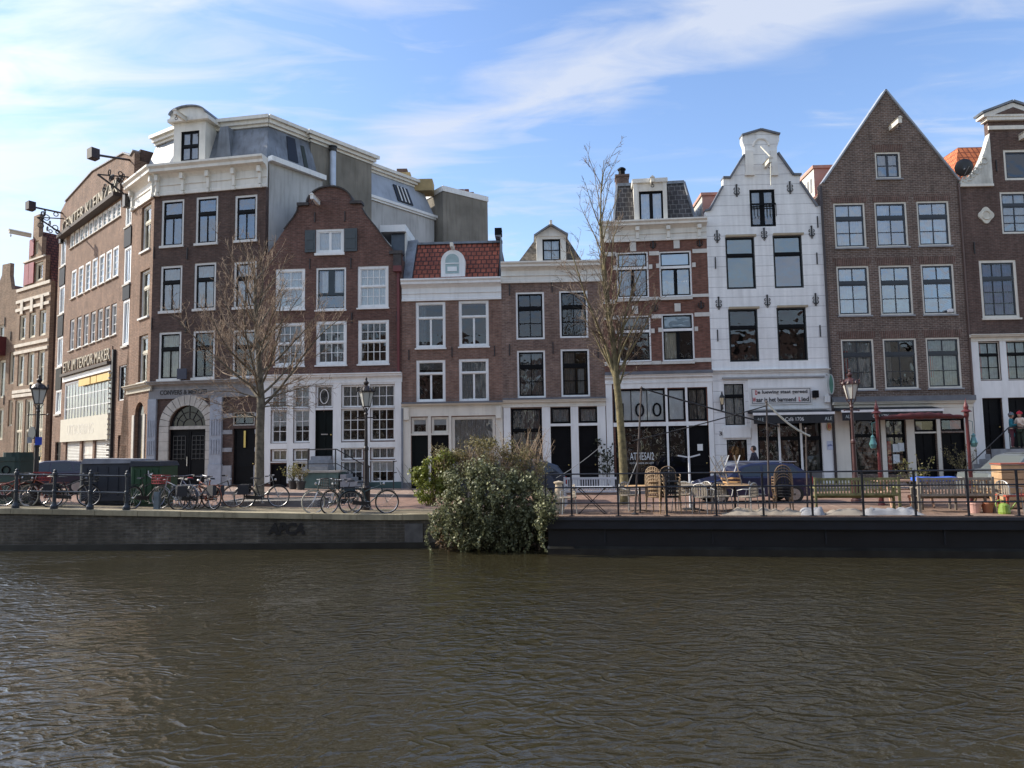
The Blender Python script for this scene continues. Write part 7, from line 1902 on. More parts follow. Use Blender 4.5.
# quay railing at the left
def rail_run(label, pts, h, post_m, rails, name='railing', bulb=True, pr=.035, rr=.022):
    t = thing(name, label, 'railing', pts[0]); o = Vector(pts[0])
    for i, p in enumerate(pts):
        p = Vector(p) - o; b = MB()
        if bulb: b.lathe([(.11, 0), (.11, .08), (.07, .14), (.055, .2), (.05, h * .42), (.065, h * .44), (.065, h * .5), (.05, h * .52), (.045, h - .12), (.07, h - .1), (.07, h - .02), (.04, h + .01), (.05, h + .05), (0, h + .1)], 10, tuple(p))
        else: b.box(p.x - pr, p.x + pr, p.y - pr, p.y + pr, p.z, p.z + h); b.box(p.x - .07, p.x + .07, p.y - .07, p.y + .07, p.z, p.z + .015)
        b.build('post', post_m, t)
    for hh in rails:
        for a, b_ in zip(pts[:-1], pts[1:]):
            MB().tube(Vector(a) - o + Vector((0, 0, hh)), Vector(b_) - o + Vector((0, 0, hh)), rr, n=8).build('rail', post_m, t)
    return t
RAILM = mat('blue_black_rail', (0.022, 0.030, 0.040), .35, .3, 4)
def qp(px, off=.16):
    Y = 23
    for _ in range(6): d = ray(px, 505); X = d.x / d.y * Y; Y = qy(X) + off
    return (X, Y, gz(X) + .03)
rail_run('blue black quay railing with cast posts at the left edge of the canal', [qp(-28), qp(15.5), qp(54), qp(90), qp(126.5)], 1.12, RAILM, (1.03, .52))

# ---- bicycles
RUB = mat('tyre_rubber', (0.018, 0.018, 0.018), .8, .2, 5); ALU = mat('bike_aluminium', (0.45, 0.45, 0.46), .3, .1, 4, metal=.8); SADB = mat('black_saddle', (0.02, 0.018, 0.018), .6)
def bicycle(px, Y, label, fcol, rz, lean=.06, extra=(), rim=ALU, steer=0.0, group='parked bicycles', py=None, tyre=None):
    g = ground_at(px, Y)
    t = thing('bicycle', label, 'bicycle', (g.x, g.y, g.z + .006), rz, group)
    t.rotation_euler = (lean, 0, rz)
    fm = mat('bike_' + fcol[0], fcol[1], .35, .15, 5)
    R = .345; wb = .54
    f = MB(); bb = (-.04, 0, .29); st = (-.20, 0, .80); hd = (.36, 0, .86); hd2 = (.40, 0, .66); rear = (-wb, 0, R); front = (wb, 0, R)
    f.tube(bb, st, .017, n=7); f.tube(st, (-.235, 0, .92), .012, n=6); f.tube(bb, hd2, .019, n=7); f.tube((-.16, 0, .66), hd, .016, n=7); f.tube(hd, hd2, .02, n=7)
    for s_ in (-.05, .05): f.tube((bb[0], s_ * .5, bb[2]), (rear[0], s_, rear[2]), .010, n=5); f.tube((st[0], s_ * .4, st[2] - .05), (rear[0], s_, rear[2]), .009, n=5)
    f.lathe([(.03, -.04), (.03, .04)], 8, (bb[0], 0, bb[2]))
    fo = f.build('frame', fm, t)
    cr = MB(); cr.ring((bb[0], -.06, bb[2]), .09, .008, 'y', 14, 4); cr.tube((bb[0], -.08, bb[2]), (bb[0] + .1, -.09, bb[2] - .13), .01, n=5); cr.tube((bb[0], .08, bb[2]), (bb[0] - .1, .09, bb[2] + .13), .01, n=5)
    cr.box(bb[0] + .06, bb[0] + .15, -.16, -.08, bb[2] - .15, bb[2] - .125); cr.box(bb[0] - .15, bb[0] - .06, .08, .16, bb[2] + .12, bb[2] + .145); cr.build('pedals', ALU, t)
    cg = MB(); cg.bar((bb[0] + .08, -.07, bb[2] + .02), (rear[0] + .05, -.07, rear[2] + .01), .02, .12); cg.build('chain_guard', SADB, t)
    for nm, c, stg in (('wheel', rear, 0), ('wheel', front, steer)):
        w = MB(); w.ring(c, R - .02, .011, 'y', 30, 4)
        for i in range(16):
            a = 2*PI*i/16; w.tube((c[0] + .02*math.cos(a + .5), (.03 if i % 2 else -.03), c[2] + .02*math.sin(a + .5)), (c[0] + (R - .03)*math.cos(a), 0, c[2] + (R - .03)*math.sin(a)), .0028, n=3, caps=False)
        w.tube((c[0], -.05, c[2]), (c[0], .05, c[2]), .018, n=7)
        ty = MB(); ty.ring(c, R, .020, 'y', 32, 6)
        if stg:
            for M_ in (w, ty): M_.v = [tuple(Matrix.Rotation(stg, 3, 'Z') @ (Vector(v) - Vector(c)) + Vector(c)) for v in M_.v]
        wo = w.build(nm, rim, t); ty.build('tyre', tyre or RUB, wo)
    fk = MB()
    for s_ in (-.05, .05): fk.tube((hd2[0], s_ * .5, hd2[2]), (front[0], s_, front[2]), .011, n=5)
    fk.tube((hd[0], 0, hd[2]), (hd[0] - .05, 0, 1.02), .012, n=6); 
    hb_ = [(hd[0] - .17, -.30, 1.03), (hd[0] - .02, -.26, 1.04), (hd[0] - .01, -.06, 1.02), (hd[0] - .01, .06, 1.02), (hd[0] - .02, .26, 1.04), (hd[0] - .17, .30, 1.03)]
    fk.path(hb_, .012, 6)
    if stg: pass
    ho = fk.build('handlebar', ALU, t)
    gp = MB()
    for s_ in (-1, 1): gp.tube((hd[0] - .19, s_ * .30, 1.03), (hd[0] - .08, s_ * .285, 1.035), .02, n=7)
    gp.build('grip', SADB, ho)
    sd = MB(); sd.add([(-.36, -.09, .935), (-.36, .09, .935), (-.22, .07, .95), (-.08, .02, .94), (-.08, -.02, .94), (-.22, -.07, .95), (-.34, -.07, .985), (-.34, .07, .985), (-.22, .04, .985), (-.10, .012, .965), (-.10, -.012, .965), (-.22, -.04, .985)],
        [(0,1,2,3,4,5),(6,11,10,9,8,7),(0,6,7,1),(1,7,8,2),(2,8,9,3),(3,9,10,4),(4,10,11,5),(5,11,6,0)]); sd.build('saddle', SADB if 'red_saddle' not in extra else mat('red_cover', (0.45, 0.02, 0.03), .5), t)
    MB().ring(rear, R + .035, .012, 'y', 18, 4, .15, PI * .95).build('mudguard', fm, t); MB().ring(front, R + .035, .010, 'y', 14, 4, .9, PI * .9).build('mudguard', fm, t)
    rk = MB()
    for s_ in (-.07, .07): rk.tube((-.30, s_, .76), (-.82, s_, .76), .007, n=4); rk.tube((-.74, s_, .76), (rear[0], s_ * .8, rear[2]), .006, n=4)
    for x in (-.35, -.5, -.65, -.8): rk.tube((x, -.07, .76), (x, .07, .76), .006, n=4)
    rk.build('carrier', fm, t)
    if 'crate' in extra or 'basket' in extra:
        b = MB(); cx_ = .58; z0 = .80; W_ = .19
        for zz_ in (0, .09, .18, .26):
            for q in (((cx_ - W_, -W_), (cx_ + W_, -W_)), ((cx_ + W_, -W_), (cx_ + W_, W_)), ((cx_ + W_, W_), (cx_ - W_, W_)), ((cx_ - W_, W_), (cx_ - W_, -W_))): b.bar((*q[0], z0 + zz_), (*q[1], z0 + zz_), .016, .035 if 'crate' in extra else .01)
        for k in range(5):
            for (x, y) in ((cx_ - W_ + k * W_ / 2, -W_), (cx_ - W_ + k * W_ / 2, W_), (cx_ + W_, -W_ + k * W_ / 2), (cx_ - W_, -W_ + k * W_ / 2)): b.bar((x, y, z0), (x, y, z0 + .27), .012)
        b.box(cx_ - W_, cx_ + W_, -W_, W_, z0 - .012, z0 - .002); b.build('basket', mat('basket_black', (0.03, 0.03, 0.03), .7) if 'crate' not in extra else mat('crate_red', (0.30, 0.04, 0.04), .6), t)
    if 'bag' in extra:
        b = MB(); b.obox((-.56, -.14, .60), (.17, 0, 0), (0, .06, 0), (0.01, 0, .16)); b.obox((-.56, .14, .60), (.17, 0, 0), (0, .06, 0), (0.01, 0, .16)); b.build('pannier', mat('pannier_dark', (0.03, 0.03, 0.035), .8), t)
    lg = MB(); lg.lathe([(.0, -.03), (.04, -.02), (.045, .03), (0, .035)], 8, (0, 0, 0)); lg.v = [(hd[0] + .08 + v[2], v[0], .90 + v[1]) for v in lg.v]; lg.build('headlight', ALU, t)
    return t
K_ = ('black', (0.018, 0.018, 0.02))
bicycle(146.5, 24.2, 'black bicycle seen end-on, parked against the green side of the container', K_, 1.25, .05, steer=.2)
bicycle(175, 23.9, 'silver bicycle with pale tyres nearest the green container in the bicycle row', ('silver', (0.42, 0.43, 0.45)), 2.85, .05, ('crate',), tyre=mat('grey_tyre', (0.16, 0.15, 0.14), .8))
bicycle(188, 24.3, 'dark blue bicycle with a red saddle in the middle of the bicycle row', ('navy', (0.02, 0.03, 0.08)), 2.3, -.04, ('red_saddle',))
bicycle(196, 23.95, 'grey bicycle with black panniers in the middle of the bicycle row', ('grey', (0.16, 0.17, 0.18)), .9, .04, ('bag',))
bicycle(205, 24.0, 'orange red bicycle at the right end of the bicycle row', ('orange', (0.25, 0.06, 0.025)), 2.5, .05, ('bag',))
bicycle(216, 24.5, 'black bicycle with brown tyres, rightmost of the bicycle row', ('charcoal', (0.03, 0.03, 0.03)), .35, -.05, (), tyre=mat('brown_tyre', (0.12, 0.06, 0.035), .8))
bicycle(262, 24.9, 'black bicycle standing behind the trunk of the left tree', K_, .1, .03, ('bag',))
bicycle(331, 23.1, 'old bicycle with cream front tyre, left of the middle street lamp', ('olive', (0.06, 0.07, 0.05)), -2.6, .08, ('bag',), tyre=mat('cream_tyre', (0.45, 0.42, 0.34), .8))
bicycle(343, 23.2, 'black bicycle with a front basket beside the cream-tyred one', K_, -2.2, -.06, ('basket',))
bicycle(369, 22.85, 'teal black bicycle parked right against the middle street lamp', ('teal', (0.02, 0.05, 0.06)), .22, .04)
bicycle(22, 24.6, 'orange bicycle leaning on the railing between the first two posts', ('orange', (0.25, 0.06, 0.025)), .15, -.05, ('crate',))
bicycle(44, 24.4, 'orange red bicycle behind the second railing post at the far left', ('orange', (0.25, 0.06, 0.025)), 3.0, .05, (), tyre=mat('cream_tyre', (0.45, 0.42, 0.34), .8))
bicycle(6, 24.3, 'red bicycle with a front basket at the left edge of the photo', ('red', (0.18, 0.02, 0.02)), .5, .05, ('basket',))
bicycle(71, 24.3, 'black loaded bicycle parked left of the dark container', K_, .3, .05, ('basket', 'bag'))
# road barrier peg next to the bicycles
g = ground_at(157.5, 23.6); o = MB().box(-.08, .08, -.06, .06, 0, .55).build('bollard', mat('blue_grey_bollard', (0.13, 0.17, 0.20), .6, .2, 4), None); o.location = g; tag(o, 'short blue grey post beside the green container', 'bollard')

# ---- containers
def rounded_box(mb, x0, x1, y0, y1, z0, z1, r=.05, lid=0.0):
    pts = []
    for (cx_, cy_, a0) in ((x1 - r, y0 + r, -PI/2), (x1 - r, y1 - r, 0), (x0 + r, y1 - r, PI/2), (x0 + r, y0 + r, PI)):
        for k in range(4): a = a0 + k * PI / 6; pts.append((cx_ + r * math.cos(a), cy_ + r * math.sin(a)))
    mb.prismz(pts, z0, z1)
g = ground_at(81, 25.0); xr = ground_at(129, 24.7).x
t = thing('container', 'dark navy waste container behind the quay railing', 'container', g); w = xr - g.x
m_ = mat('navy_container', (0.020, 0.026, 0.040), .5, .2, 2, stain=.2)
b = MB(); rounded_box(b, 0, w, 0, 1.4, .12, 1.36); b.box(.1, w - .1, .1, 1.3, 0, .118); 
for k in range(5): b.box(w * (k + .5) / 5 - .02, w * (k + .5) / 5 + .02, -.02, -.002, .3, 1.25)
b.build('body', m_, t)
l = MB(); l.prism([(-.03, 1.365), (w + .03, 1.365), (w - .03, 1.50), (.1, 1.54)], -.05, 1.42); l.build('lid', mat('pale_lid', (0.20, 0.21, 0.24), .5, .3, 2), t)
MB().box(-.05, -.003, .02, .1, .1, 1.35).build('corner_strip', mat('cream_strip', (0.45, 0.43, 0.35), .6), t)
g2 = Vector((xr + .02, 24.75, gz(xr))); w2 = ground_at(161, 24.8).x - g2.x
t = thing('container', 'green waste container with a dark lid beside the navy one', 'container', g2)
b = MB(); rounded_box(b, 0, w2, 0, 1.3, .12, 1.30); b.box(.1, w2 - .1, .1, 1.2, 0, .118)
for k in range(5): b.box(w2 * (k + .5) / 5 - .03, w2 * (k + .5) / 5 + .03, -.025, -.002, .3, 1.2)
b.build('body', mat('container_green', (0.010, 0.050, 0.020), .5, .2, 3), t); MB().prism([(-.02, 1.305), (w2 + .03, 1.305), (w2 - .05, 1.46), (.02, 1.48)], -.05, 1.34).build('lid', m_, t)
k = MB(); u_ = w2 * .62
for a in (-.6, .5, 1.6): k.bar((u_, -.035, 1.0), (u_ + .16 * math.cos(a), -.035, 1.0 + .16 * math.sin(a)), .03)
k.build('emblem', mat('emblem_white', (.6, .6, .6), .5), t)
g = ground_at(-6, 25.4); w = ground_at(17.5, 25.4).x - g.x
t = thing('container', 'tall dark green recycling container at the left edge', 'container', g)
b = MB(); rounded_box(b, 0, w, 0, 1.2, 0, 1.45, .12); b.build('body', mat('recycling_green', (0.018, 0.045, 0.040), .45, .2, 3), t)
b = MB(); rounded_box(b, -.03, w + .03, -.03, 1.23, 1.453, 1.6, .13); rounded_box(b, .1, w - .1, .1, 1.1, 1.6, 1.75, .2); b.build('lid', mat('recycling_green', (0.018, 0.045, 0.040), .45), t)
MB().ring((w * .5, -.02, 1.15), .13, .02, 'y', 16, 5).build('slot_ring', BLACK, t)

# ---- cars
CGL = mat('car_glass', (0.02, 0.024, 0.028), .05, .1, 3, spec=.8)
def car(loc, rz, label, color, prof, W=1.72, glass_prof=None, name='parked_car', wheels=(.62, 3.05), L=3.7, rails=False):
    t = thing(name, label, 'car', loc, rz)
    m, tr_, bs_ = new_mat('car_paint'); bs_.inputs['Base Color'].default_value = (*color, 1); bs_.inputs['Roughness'].default_value = .28; bs_.inputs['Coat Weight'].default_value = .6; bs_.inputs['Metallic'].default_value = .25
    def loft(pf, wfun, steps=None):
        n = len(pf); ys = (-1, -.93, .93, 1); mb = MB(); vs = []
        for k, s_ in enumerate(ys):
            for (x, z) in pf: 
                inset = .05 if abs(s_) == 1 else 0
                cx_ = L / 2; x2 = cx_ + (x - cx_) * (1 - inset * .35); z2 = z - (.03 * (1 if z > .6 else 0)) * (1 if inset else 0)
                vs.append((x2, s_ * wfun(z), z2))
        fs = [tuple(range(n))]
        for k in range(3):
            for i in range(n): fs.append((k*n + i, k*n + (i+1) % n, (k+1)*n + (i+1) % n, (k+1)*n + i))
        fs.append(tuple(range(4*n - 1, 3*n - 1, -1)))
        mb.add(vs, fs); return mb
    wf = lambda z: W / 2 * (1 - .03 * max(0, .5 - z) - .30 * max(0, z - .9))
    loft(prof, wf).build('body', m, t)
    gp = glass_prof; wf2 = lambda z: W / 2 * (1 - .30 * max(0, z - .9)) + .006
    # side windows, windscreen and rear screen
    for sgn in (-1, 1):
        for pane in gp['side']:
            vs = [(x, sgn * (wf(z) * .998 + .004), z) for x, z in pane] + [(x, sgn * (wf(z) * .998 - .02), z) for x, z in pane]; n = len(pane)
            MB().add(vs, [tuple(range(n)), tuple(range(2*n - 1, n - 1, -1))] + [(i, i + n, (i+1) % n + n, (i+1) % n) for i in range(n)]).build('side_window', CGL, t)
    for nm, ((xa, za), (xb, zb)) in (('windscreen', gp['front']), ('rear_window', gp['rear'])):
        d = Vector((xb - xa, 0, zb - za)); nn = Vector((-d.z, 0, d.x)).normalized()
        if (nm == 'windscreen' and nn.x > 0) or (nm != 'windscreen' and nn.x < 0): nn = -nn
        if nn.z < 0 and abs(nn.z) > .3: nn = -nn
        A = Vector((xa, 0, za)); B = Vector((xb, 0, zb)); wa = wf(za) * .86; wb_ = wf(zb) * .84
        vs = [A + Vector((0, -wa, 0)) + nn*.004, A + Vector((0, wa, 0)) + nn*.004, B + Vector((0, wb_, 0)) + nn*.004, B + Vector((0, -wb_, 0)) + nn*.004]; vs += [v + nn * .012 for v in vs]
        MB().add(vs, [(0,3,2,1),(4,5,6,7),(0,1,5,4),(1,2,6,5),(2,3,7,6),(3,0,4,7)]).build(nm, CGL, t)
    for x in wheels:
        for sgn in (-1, 1):
            w = MB(); y = sgn * (W / 2 - .10); w.lathe([(.30, -.1), (.315, -.06), (.315, .06), (.30, .1)], 22); w.v = [(x + v[0], y + v[2], .315 + v[1]) for v in w.v]; wo = w.build('wheel', RUB, t)
            r_ = MB(); r_.lathe([(.20, -.108), (.19, -.1), (.06, -.09), (.05, -.115), (.0, -.116)] if 0 else [(.20, -.012), (.20, .012)], 16); r_.v = [(x + v[0], y + sgn * .098 + v[2], .315 + v[1]) for v in r_.v]
            for i in range(5): a = i * 2 * PI / 5; r_.bar((x, y + sgn * .112, .315), (x + .18 * math.cos(a), y + sgn * .112, .315 + .18 * math.sin(a)), .03, .05)
            r_.build('rim', ALU, wo)
    for sgn in (-1, 1):
        MB().obox((.09, sgn * W * .36, .66), (.05, 0, .03), (0, .14, 0), (-.02, 0, .06)).build('headlight', mat('headlight_glass', (.6, .6, .6), .1), t)
        MB().obox((L - .06, sgn * W * .42, .78), (.05, 0, 0), (0, .08, 0), (0, 0, .13)).build('tail_light', mat('tail_red', (0.5, 0.015, 0.02), .2), t)
        mr = MB(); mr.obox((gp['front'][0][0] + .35, sgn * (W / 2 + .08), .95), (.06, 0, 0), (0, .1, 0), (0, 0, .06)); mr.build('wing_mirror', m, t)
        if rails: MB().tube((1.1, sgn * W * .36, prof_top + .03), (L - .45, sgn * W * .36, prof_top + .01), .018, n=6).build('roof_rail', ALU, t)
    MB().box(.02 - .04, .02, -.26, .26, .40, .51).build('number_plate', mat('plate_yellow', (.6, .45, .05), .5), t); MB().box(L - .01, L + .02, -.26, .26, .45, .56).build('number_plate', mat('plate_yellow', (.6, .45, .05), .5), t)
    return t
hatch = [(.02, .25), (.0, .5), (.06, .72), (.85, .93), (1.35, 1.28), (1.75, 1.40), (2.5, 1.42), (3.1, 1.36), (3.45, 1.12), (3.66, .9), (3.70, .5), (3.66, .25)]
gh = dict(side=[[(1.18, .95), (1.50, 1.27), (2.0, 1.33), (2.0, .95)], [(2.07, .95), (2.07, 1.33), (2.75, 1.32), (2.9, .97)], [(2.98, .98), (2.85, 1.29), (3.08, 1.26), (3.28, 1.05)]], front=((.92, .97), (1.66, 1.37)), rear=((3.56, 1.0), (3.16, 1.33)))
prof_top = 1.42
cb = ground_at(699, 24.6); cr = ground_at(806, 24.6); L_ = cr.x - cb.x
BC = car((cb.x, 25.3, 0), 0.0, 'blue hatchback parked behind the terrace, facing left with its red tail light showing', (0.008, 0.012, 0.055), hatch, glass_prof=gh, rails=True); BC.scale = (1, 1, .94)
suv = [(.02, .28), (.0, .6), (.08, .86), (.9, .98), (1.4, 1.42), (1.8, 1.52), (3.2, 1.52), (3.8, 1.3), (4.05, .95), (4.1, .5), (4.06, .28)]
gs = dict(side=[[(1.22, 1.0), (1.55, 1.38), (2.15, 1.43), (2.15, 1.0)], [(2.22, 1.0), (2.22, 1.43), (3.0, 1.43), (3.1, 1.0)], [(3.18, 1.02), (3.1, 1.42), (3.4, 1.38), (3.7, 1.1)]], front=((.98, 1.03), (1.7, 1.49)), rear=((3.95, 1.05), (3.32, 1.47)))
prof_top = 1.5
c2 = ground_at(566, 27.0); car((c2.x - 4.15, 27.0, 0), .06, 'dark blue grey car parked behind the ivy and the white bench', (0.035, 0.045, 0.07), suv, glass_prof=gs, L=4.1, wheels=(.8, 3.3))
c3 = ground_at(2, 30); car((c3.x - 1.0, 31.5, .31), .25, 'dark violet car parked beyond the railing at the far left', (0.03, 0.028, 0.05), hatch, glass_prof=gh)
c4 = ground_at(982, 24.8); car((c4.x, 25.4, 0), 0.05, 'grey car at the right edge below the stone stoop', (0.14, 0.16, 0.16), suv, glass_prof=gs, L=4.1, wheels=(.8, 3.3))
c5 = ground_at(818, 27.2); 
# ------------------------------------------------------------------ floating terrace
TA = Vector((0.9, 20.35)); TB = Vector((12.9, 18.3)); td = (TB - TA).normalized(); trz = math.atan2(td.y, td.x); tn = Vector((-td.y, td.x))
DZ = 0.08
ter = thing('terrace_pontoon', 'long black steel terrace pontoon moored along the quay', 'pontoon', (TA.x, TA.y, 0), trz)
HULL = mat('hull_black', (0.005, 0.006, 0.008), .5, .4, 1.2, bump=.15, bscale=6); HULL2 = mat('hull_band', (0.009, 0.012, 0.018), .45, .3, 2)
TLn = 34
MB().box(0, TLn, .12, 4.2, WZ - .6, DZ - .34).build('hull', HULL, ter)
MB().box(-.06, TLn, 0, 4.3, DZ - .335, DZ - .03).build('hull_band', HULL2, ter)
MB().profx([(.02, WZ - .1), (.02, WZ + .16), (.12, WZ + .22), (.12, WZ - .1)], -.02, TLn).build('fender_strip', mat('fender_wet', (0.02, 0.02, 0.018), .3, .5, 2), ter)
MB().box(-.08, TLn, -.05, 0.0, DZ - .10, DZ - .03).build('edge_strip', mat('edge_dark', (0.03, 0.035, 0.045), .4), ter)
rv = MB()
DECK = brick('deck_paving', (0.27, 0.18, 0.13), (0.22, 0.15, 0.115), (0.16, 0.12, 0.09), .22, .11, .01, .85, .3, .3, soot=.1)
MB().box(0, TLn, 0.02, 4.28, DZ - .027, DZ).build('deck', DECK, ter)
for i in range(12):
    MB().box(1.5 + i * 2.8, 1.54 + i * 2.8, .09, .118, WZ + .3, DZ - .35).build('hull_seam', HULL2, ter)
def tp(u, v, z=DZ): p = TA + td * u + tn * v; return Vector((p.x, p.y, z))
def tu(px, v=0.1, py=500):
    """distance along the terrace where this pixel column crosses the line v metres in from the edge"""
    d = ray(px, py); o = TA + tn * v
    den = d.x * tn.x + d.y * tn.y; t = (o.x * tn.x + o.y * tn.y) / den
    return (Vector((d.x * t, d.y * t)) - o).dot(td)
RB = mat('terrace_rail', (0.016, 0.018, 0.024), .4, .3, 3)
ups = [-0.05] + [tu(x) for x in (571.5, 618, 666.5)] + [tu(x) for x in (716, 763, 812, 863, 915, 968, 1018, 1070)]
rail_run('black tubular railing with three rails along the terrace edge', [tp(u, .1) for u in ups], 1.13, RB, (1.12, .76, .34), name='terrace_railing', bulb=False, pr=.022, rr=.020)

WOODG = mat('weathered_wood', (0.20, 0.175, 0.14), .85, .25, 6, col2=(0.30, 0.26, 0.21), bump=.3); WOODM = mat('mossy_wood', (0.15, 0.15, 0.07), .85, .3, 5, col2=(0.26, 0.25, 0.11), bump=.3)
WOODB = mat('brown_plank', (0.20, 0.09, 0.05), .7, .2, 5); TAN = mat('tan_wood', (0.46, 0.29, 0.14), .6, .2, 5); WHT = mat('white_bench_paint', (0.52, 0.55, 0.60), .6, .1, 4)
def bench(px0, px1, v, label, m, seatm=None, hb=.90, name='garden_bench', nsl=None, flip=False, z=DZ, rz=None):
    """slatted garden bench seen from the back unless flipped"""
    u0, u1 = tu(px0, v), tu(px1, v); W = u1 - u0
    t = thing(name, label, 'bench', tp(u0, v, z) if not flip else tp(u1, v, z), trz + (PI if flip else 0)); seatm = seatm or m
    b = MB()
    b.bar((.0 + .03, 0, hb - .03), (W - .03, 0, hb - .03), .035, .07); b.bar((.06, .0, .46), (W - .06, .0, .46), .03, .06)
    n = nsl or int(W / .085)
    for i in range(n): x = .09 + (W - .18) * (i + .5) / n; b.box(x - .02, x + .02, -.010, .010, .49, hb - .065)
    b.build('backrest', m, t)
    s = MB()
    for i in range(5): s.box(.03, W - .03, .06 + i * .095, .06 + i * .095 + .075, .405, .43)
    s.build('seat', seatm, t); MB().box(.06, W - .06, .50, .53, .33, .40).build('apron', m, t)
    for x in (.03, W - .03):
        MB().box(x - .03, x + .03, -.03, .03, 0, hb + .02).build('leg', m, t); MB().box(x - .03, x + .03, .47, .53, 0, .62).build('leg', m, t)
        MB().box(x - .035, x + .035, -.0 + .031, .56, .62, .655).build('armrest', m, t)
    return t
bench(815, 901, 1.35, 'mossy green slatted garden bench on the terrace, seen from behind', WOODM)
bench(918, 995, 1.0, 'weathered grey slatted garden bench on the terrace, seen from behind', WOODG)
bench(564, 619, 3.4, 'white slatted bench with a brown seat beyond the cross-legged table', WHT, WOODB, flip=False)
def dline(b, a, c, r=.012): b.tube(a, c, r, n=6)
def folding_table(px, v, label, m=WOODG, W=1.15, h=.74, rz=0.0, z=DZ, legm=IRON):
    t = thing('folding_table', label, 'table', tp(tu(px, v), v, z), trz + rz)
    s = MB(); n = 7
    for i in range(n): s.box(-W / 2, W / 2, -.33 + i * .66 / n, -.33 + (i + .86) * .66 / n, h - .025, h)
    s.box(-W/2 + .05, -W/2 + .09, -.3, .3, h - .05, h - .026); s.box(W/2 - .09, W/2 - .05, -.3, .3, h - .05, h - .026); s.build('tabletop', m, t)
    for sg in (-1, 1):
        l = MB()
        for y in (-.28, .28): l.bar((-.36 * sg, y, 0), (.36 * sg, y, h - .05), .035, .02)
        l.bar((-.36 * sg, -.28, .02), (-.36 * sg, .28, .02), .02); l.bar((.36 * sg, -.28, h - .07), (.36 * sg, .28, h - .07), .02); l.build('leg', legm, t)
    return t
folding_table(592, .9, 'slatted folding table with crossed black legs in front of the white bench', WHT, 1.15)
def round_table(px, v, label, m, r=.45, h=.74, z=DZ, pole=True):
    t = thing('round_table', label, 'table', tp(tu(px, v), v, z), trz)
    MB().lathe([(r - .01, h - .03), (r, h - .02), (r, h - .005), (r - .01, h)], 26).build('tabletop', m, t)
    MB().lathe([(.03, .03), (.03, h - .032)], 10).build('column', IRON, t)
    for i in range(3): a = i * 2 * PI / 3 + .5; MB().bar((0, 0, .06), (.32 * math.cos(a), .32 * math.sin(a), .015), .035, .03).build('leg', IRON, t)
    return t
round_table(640, 1.3, 'round pale-topped table just left of the stacked rattan chairs', TAN, .42)
round_table(694, 1.6, 'round pale table behind the railing right of the black chair stack', WOODG, .5)
round_table(735, 1.5, 'round wooden table with folding chairs laid upside down on it', TAN, .55)
RATT = mat('rattan_tan', (0.24, 0.15, 0.08), .6, .2, 9, col2=(0.38, 0.27, 0.16)); RBLK = mat('black_weave', (0.016, 0.016, 0.018), .6, .3, 9); STL = mat('pale_steel', (0.36, 0.36, 0.35), .35, .1, 5, metal=.5)
def chair_proto(name, label, fm, sm, group=None, h=.86):
    t = thing(name, label, 'chair', (0, 0, -50), 0, group); W = .25
    s = MB(); s.lathe([(.23, .43), (.25, .44), (.25, .46), (.22, .47)], 18); s.build('seat', sm, t)
    b = MB(); n = 10; pts = []
    for i in range(n + 1):
        a = PI * i / n; pts.append((-.235 * math.cos(a), .20 - 0.02, .47 + (h - .47) * math.sin(a) ** .55))
    for a_, c_ in zip(pts[:-1], pts[1:]): b.tube(a_, c_, .014, n=6)
    bo = b.build('back_frame', fm, t)
    w = MB()
    for i in range(2, n - 1):
        x = pts[i][0]; w.box(x - .018, x + .018, .168, .184, .48, pts[i][2] - .01)
    for k in range(4): w.box(-.2, .2, .160, .167, .54 + k * .075, .565 + k * .075)
    w.build('backrest', sm, bo)
    for (x, y) in ((-.2, -.18), (.2, -.18), (-.2, .18), (.2, .18)): MB().tube((x * .95, y * .95, .44), (x * 1.12, y * 1.15, 0), .014, n=6).build('leg', fm, t)
    for sg in (-1, 1): MB().path([(sg * .235, .18, .66), (sg * .27, .0, .66), (sg * .25, -.17, .62), (sg * .2, -.18, .46)], .012, 6).build('armrest', fm, t)
    return t
def place(t, first, px, v, z, rz, label, group=None):
    loc = tp(tu(px, v), v, z)
    if first: t.location = loc; t.rotation_euler = (0, 0, rz); t['label'] = label; 
    if first:
        if group: t['group'] = group
        return t
    return dup(t, loc, rz, label, group)
ca = chair_proto('rattan_chair', '', RATT, RATT); gA = 'stack of tan rattan chairs'
for k in range(5): place(ca, k == 0, 656.5, 1.0, DZ + k * .105, trz + 2.6 + rnd.uniform(-.03, .03), 'tan rattan chair in the stack beside the black chair stack', gA)
cb_ = chair_proto('rattan_chair', '', RATT, RBLK); gB = 'stack of black woven chairs'
for k in range(5): place(cb_, k == 0, 670.5, .9, DZ + k * .105, trz + .3 + rnd.uniform(-.03, .03), 'black woven chair in the stack right of the tan rattan stack', gB)
cc_ = chair_proto('rattan_chair', '', mat('dark_tan_wood', (0.22, 0.14, 0.08), .6, .2, 5), RBLK, h=.98); gC = 'stack of dark seated chairs by the blue car'
for k in range(5): place(cc_, k == 0, 783, 1.0, DZ + k * .075, trz + PI + rnd.uniform(-.02, .02), 'tan framed dark seated chair in the tall stack before the blue car', gC)
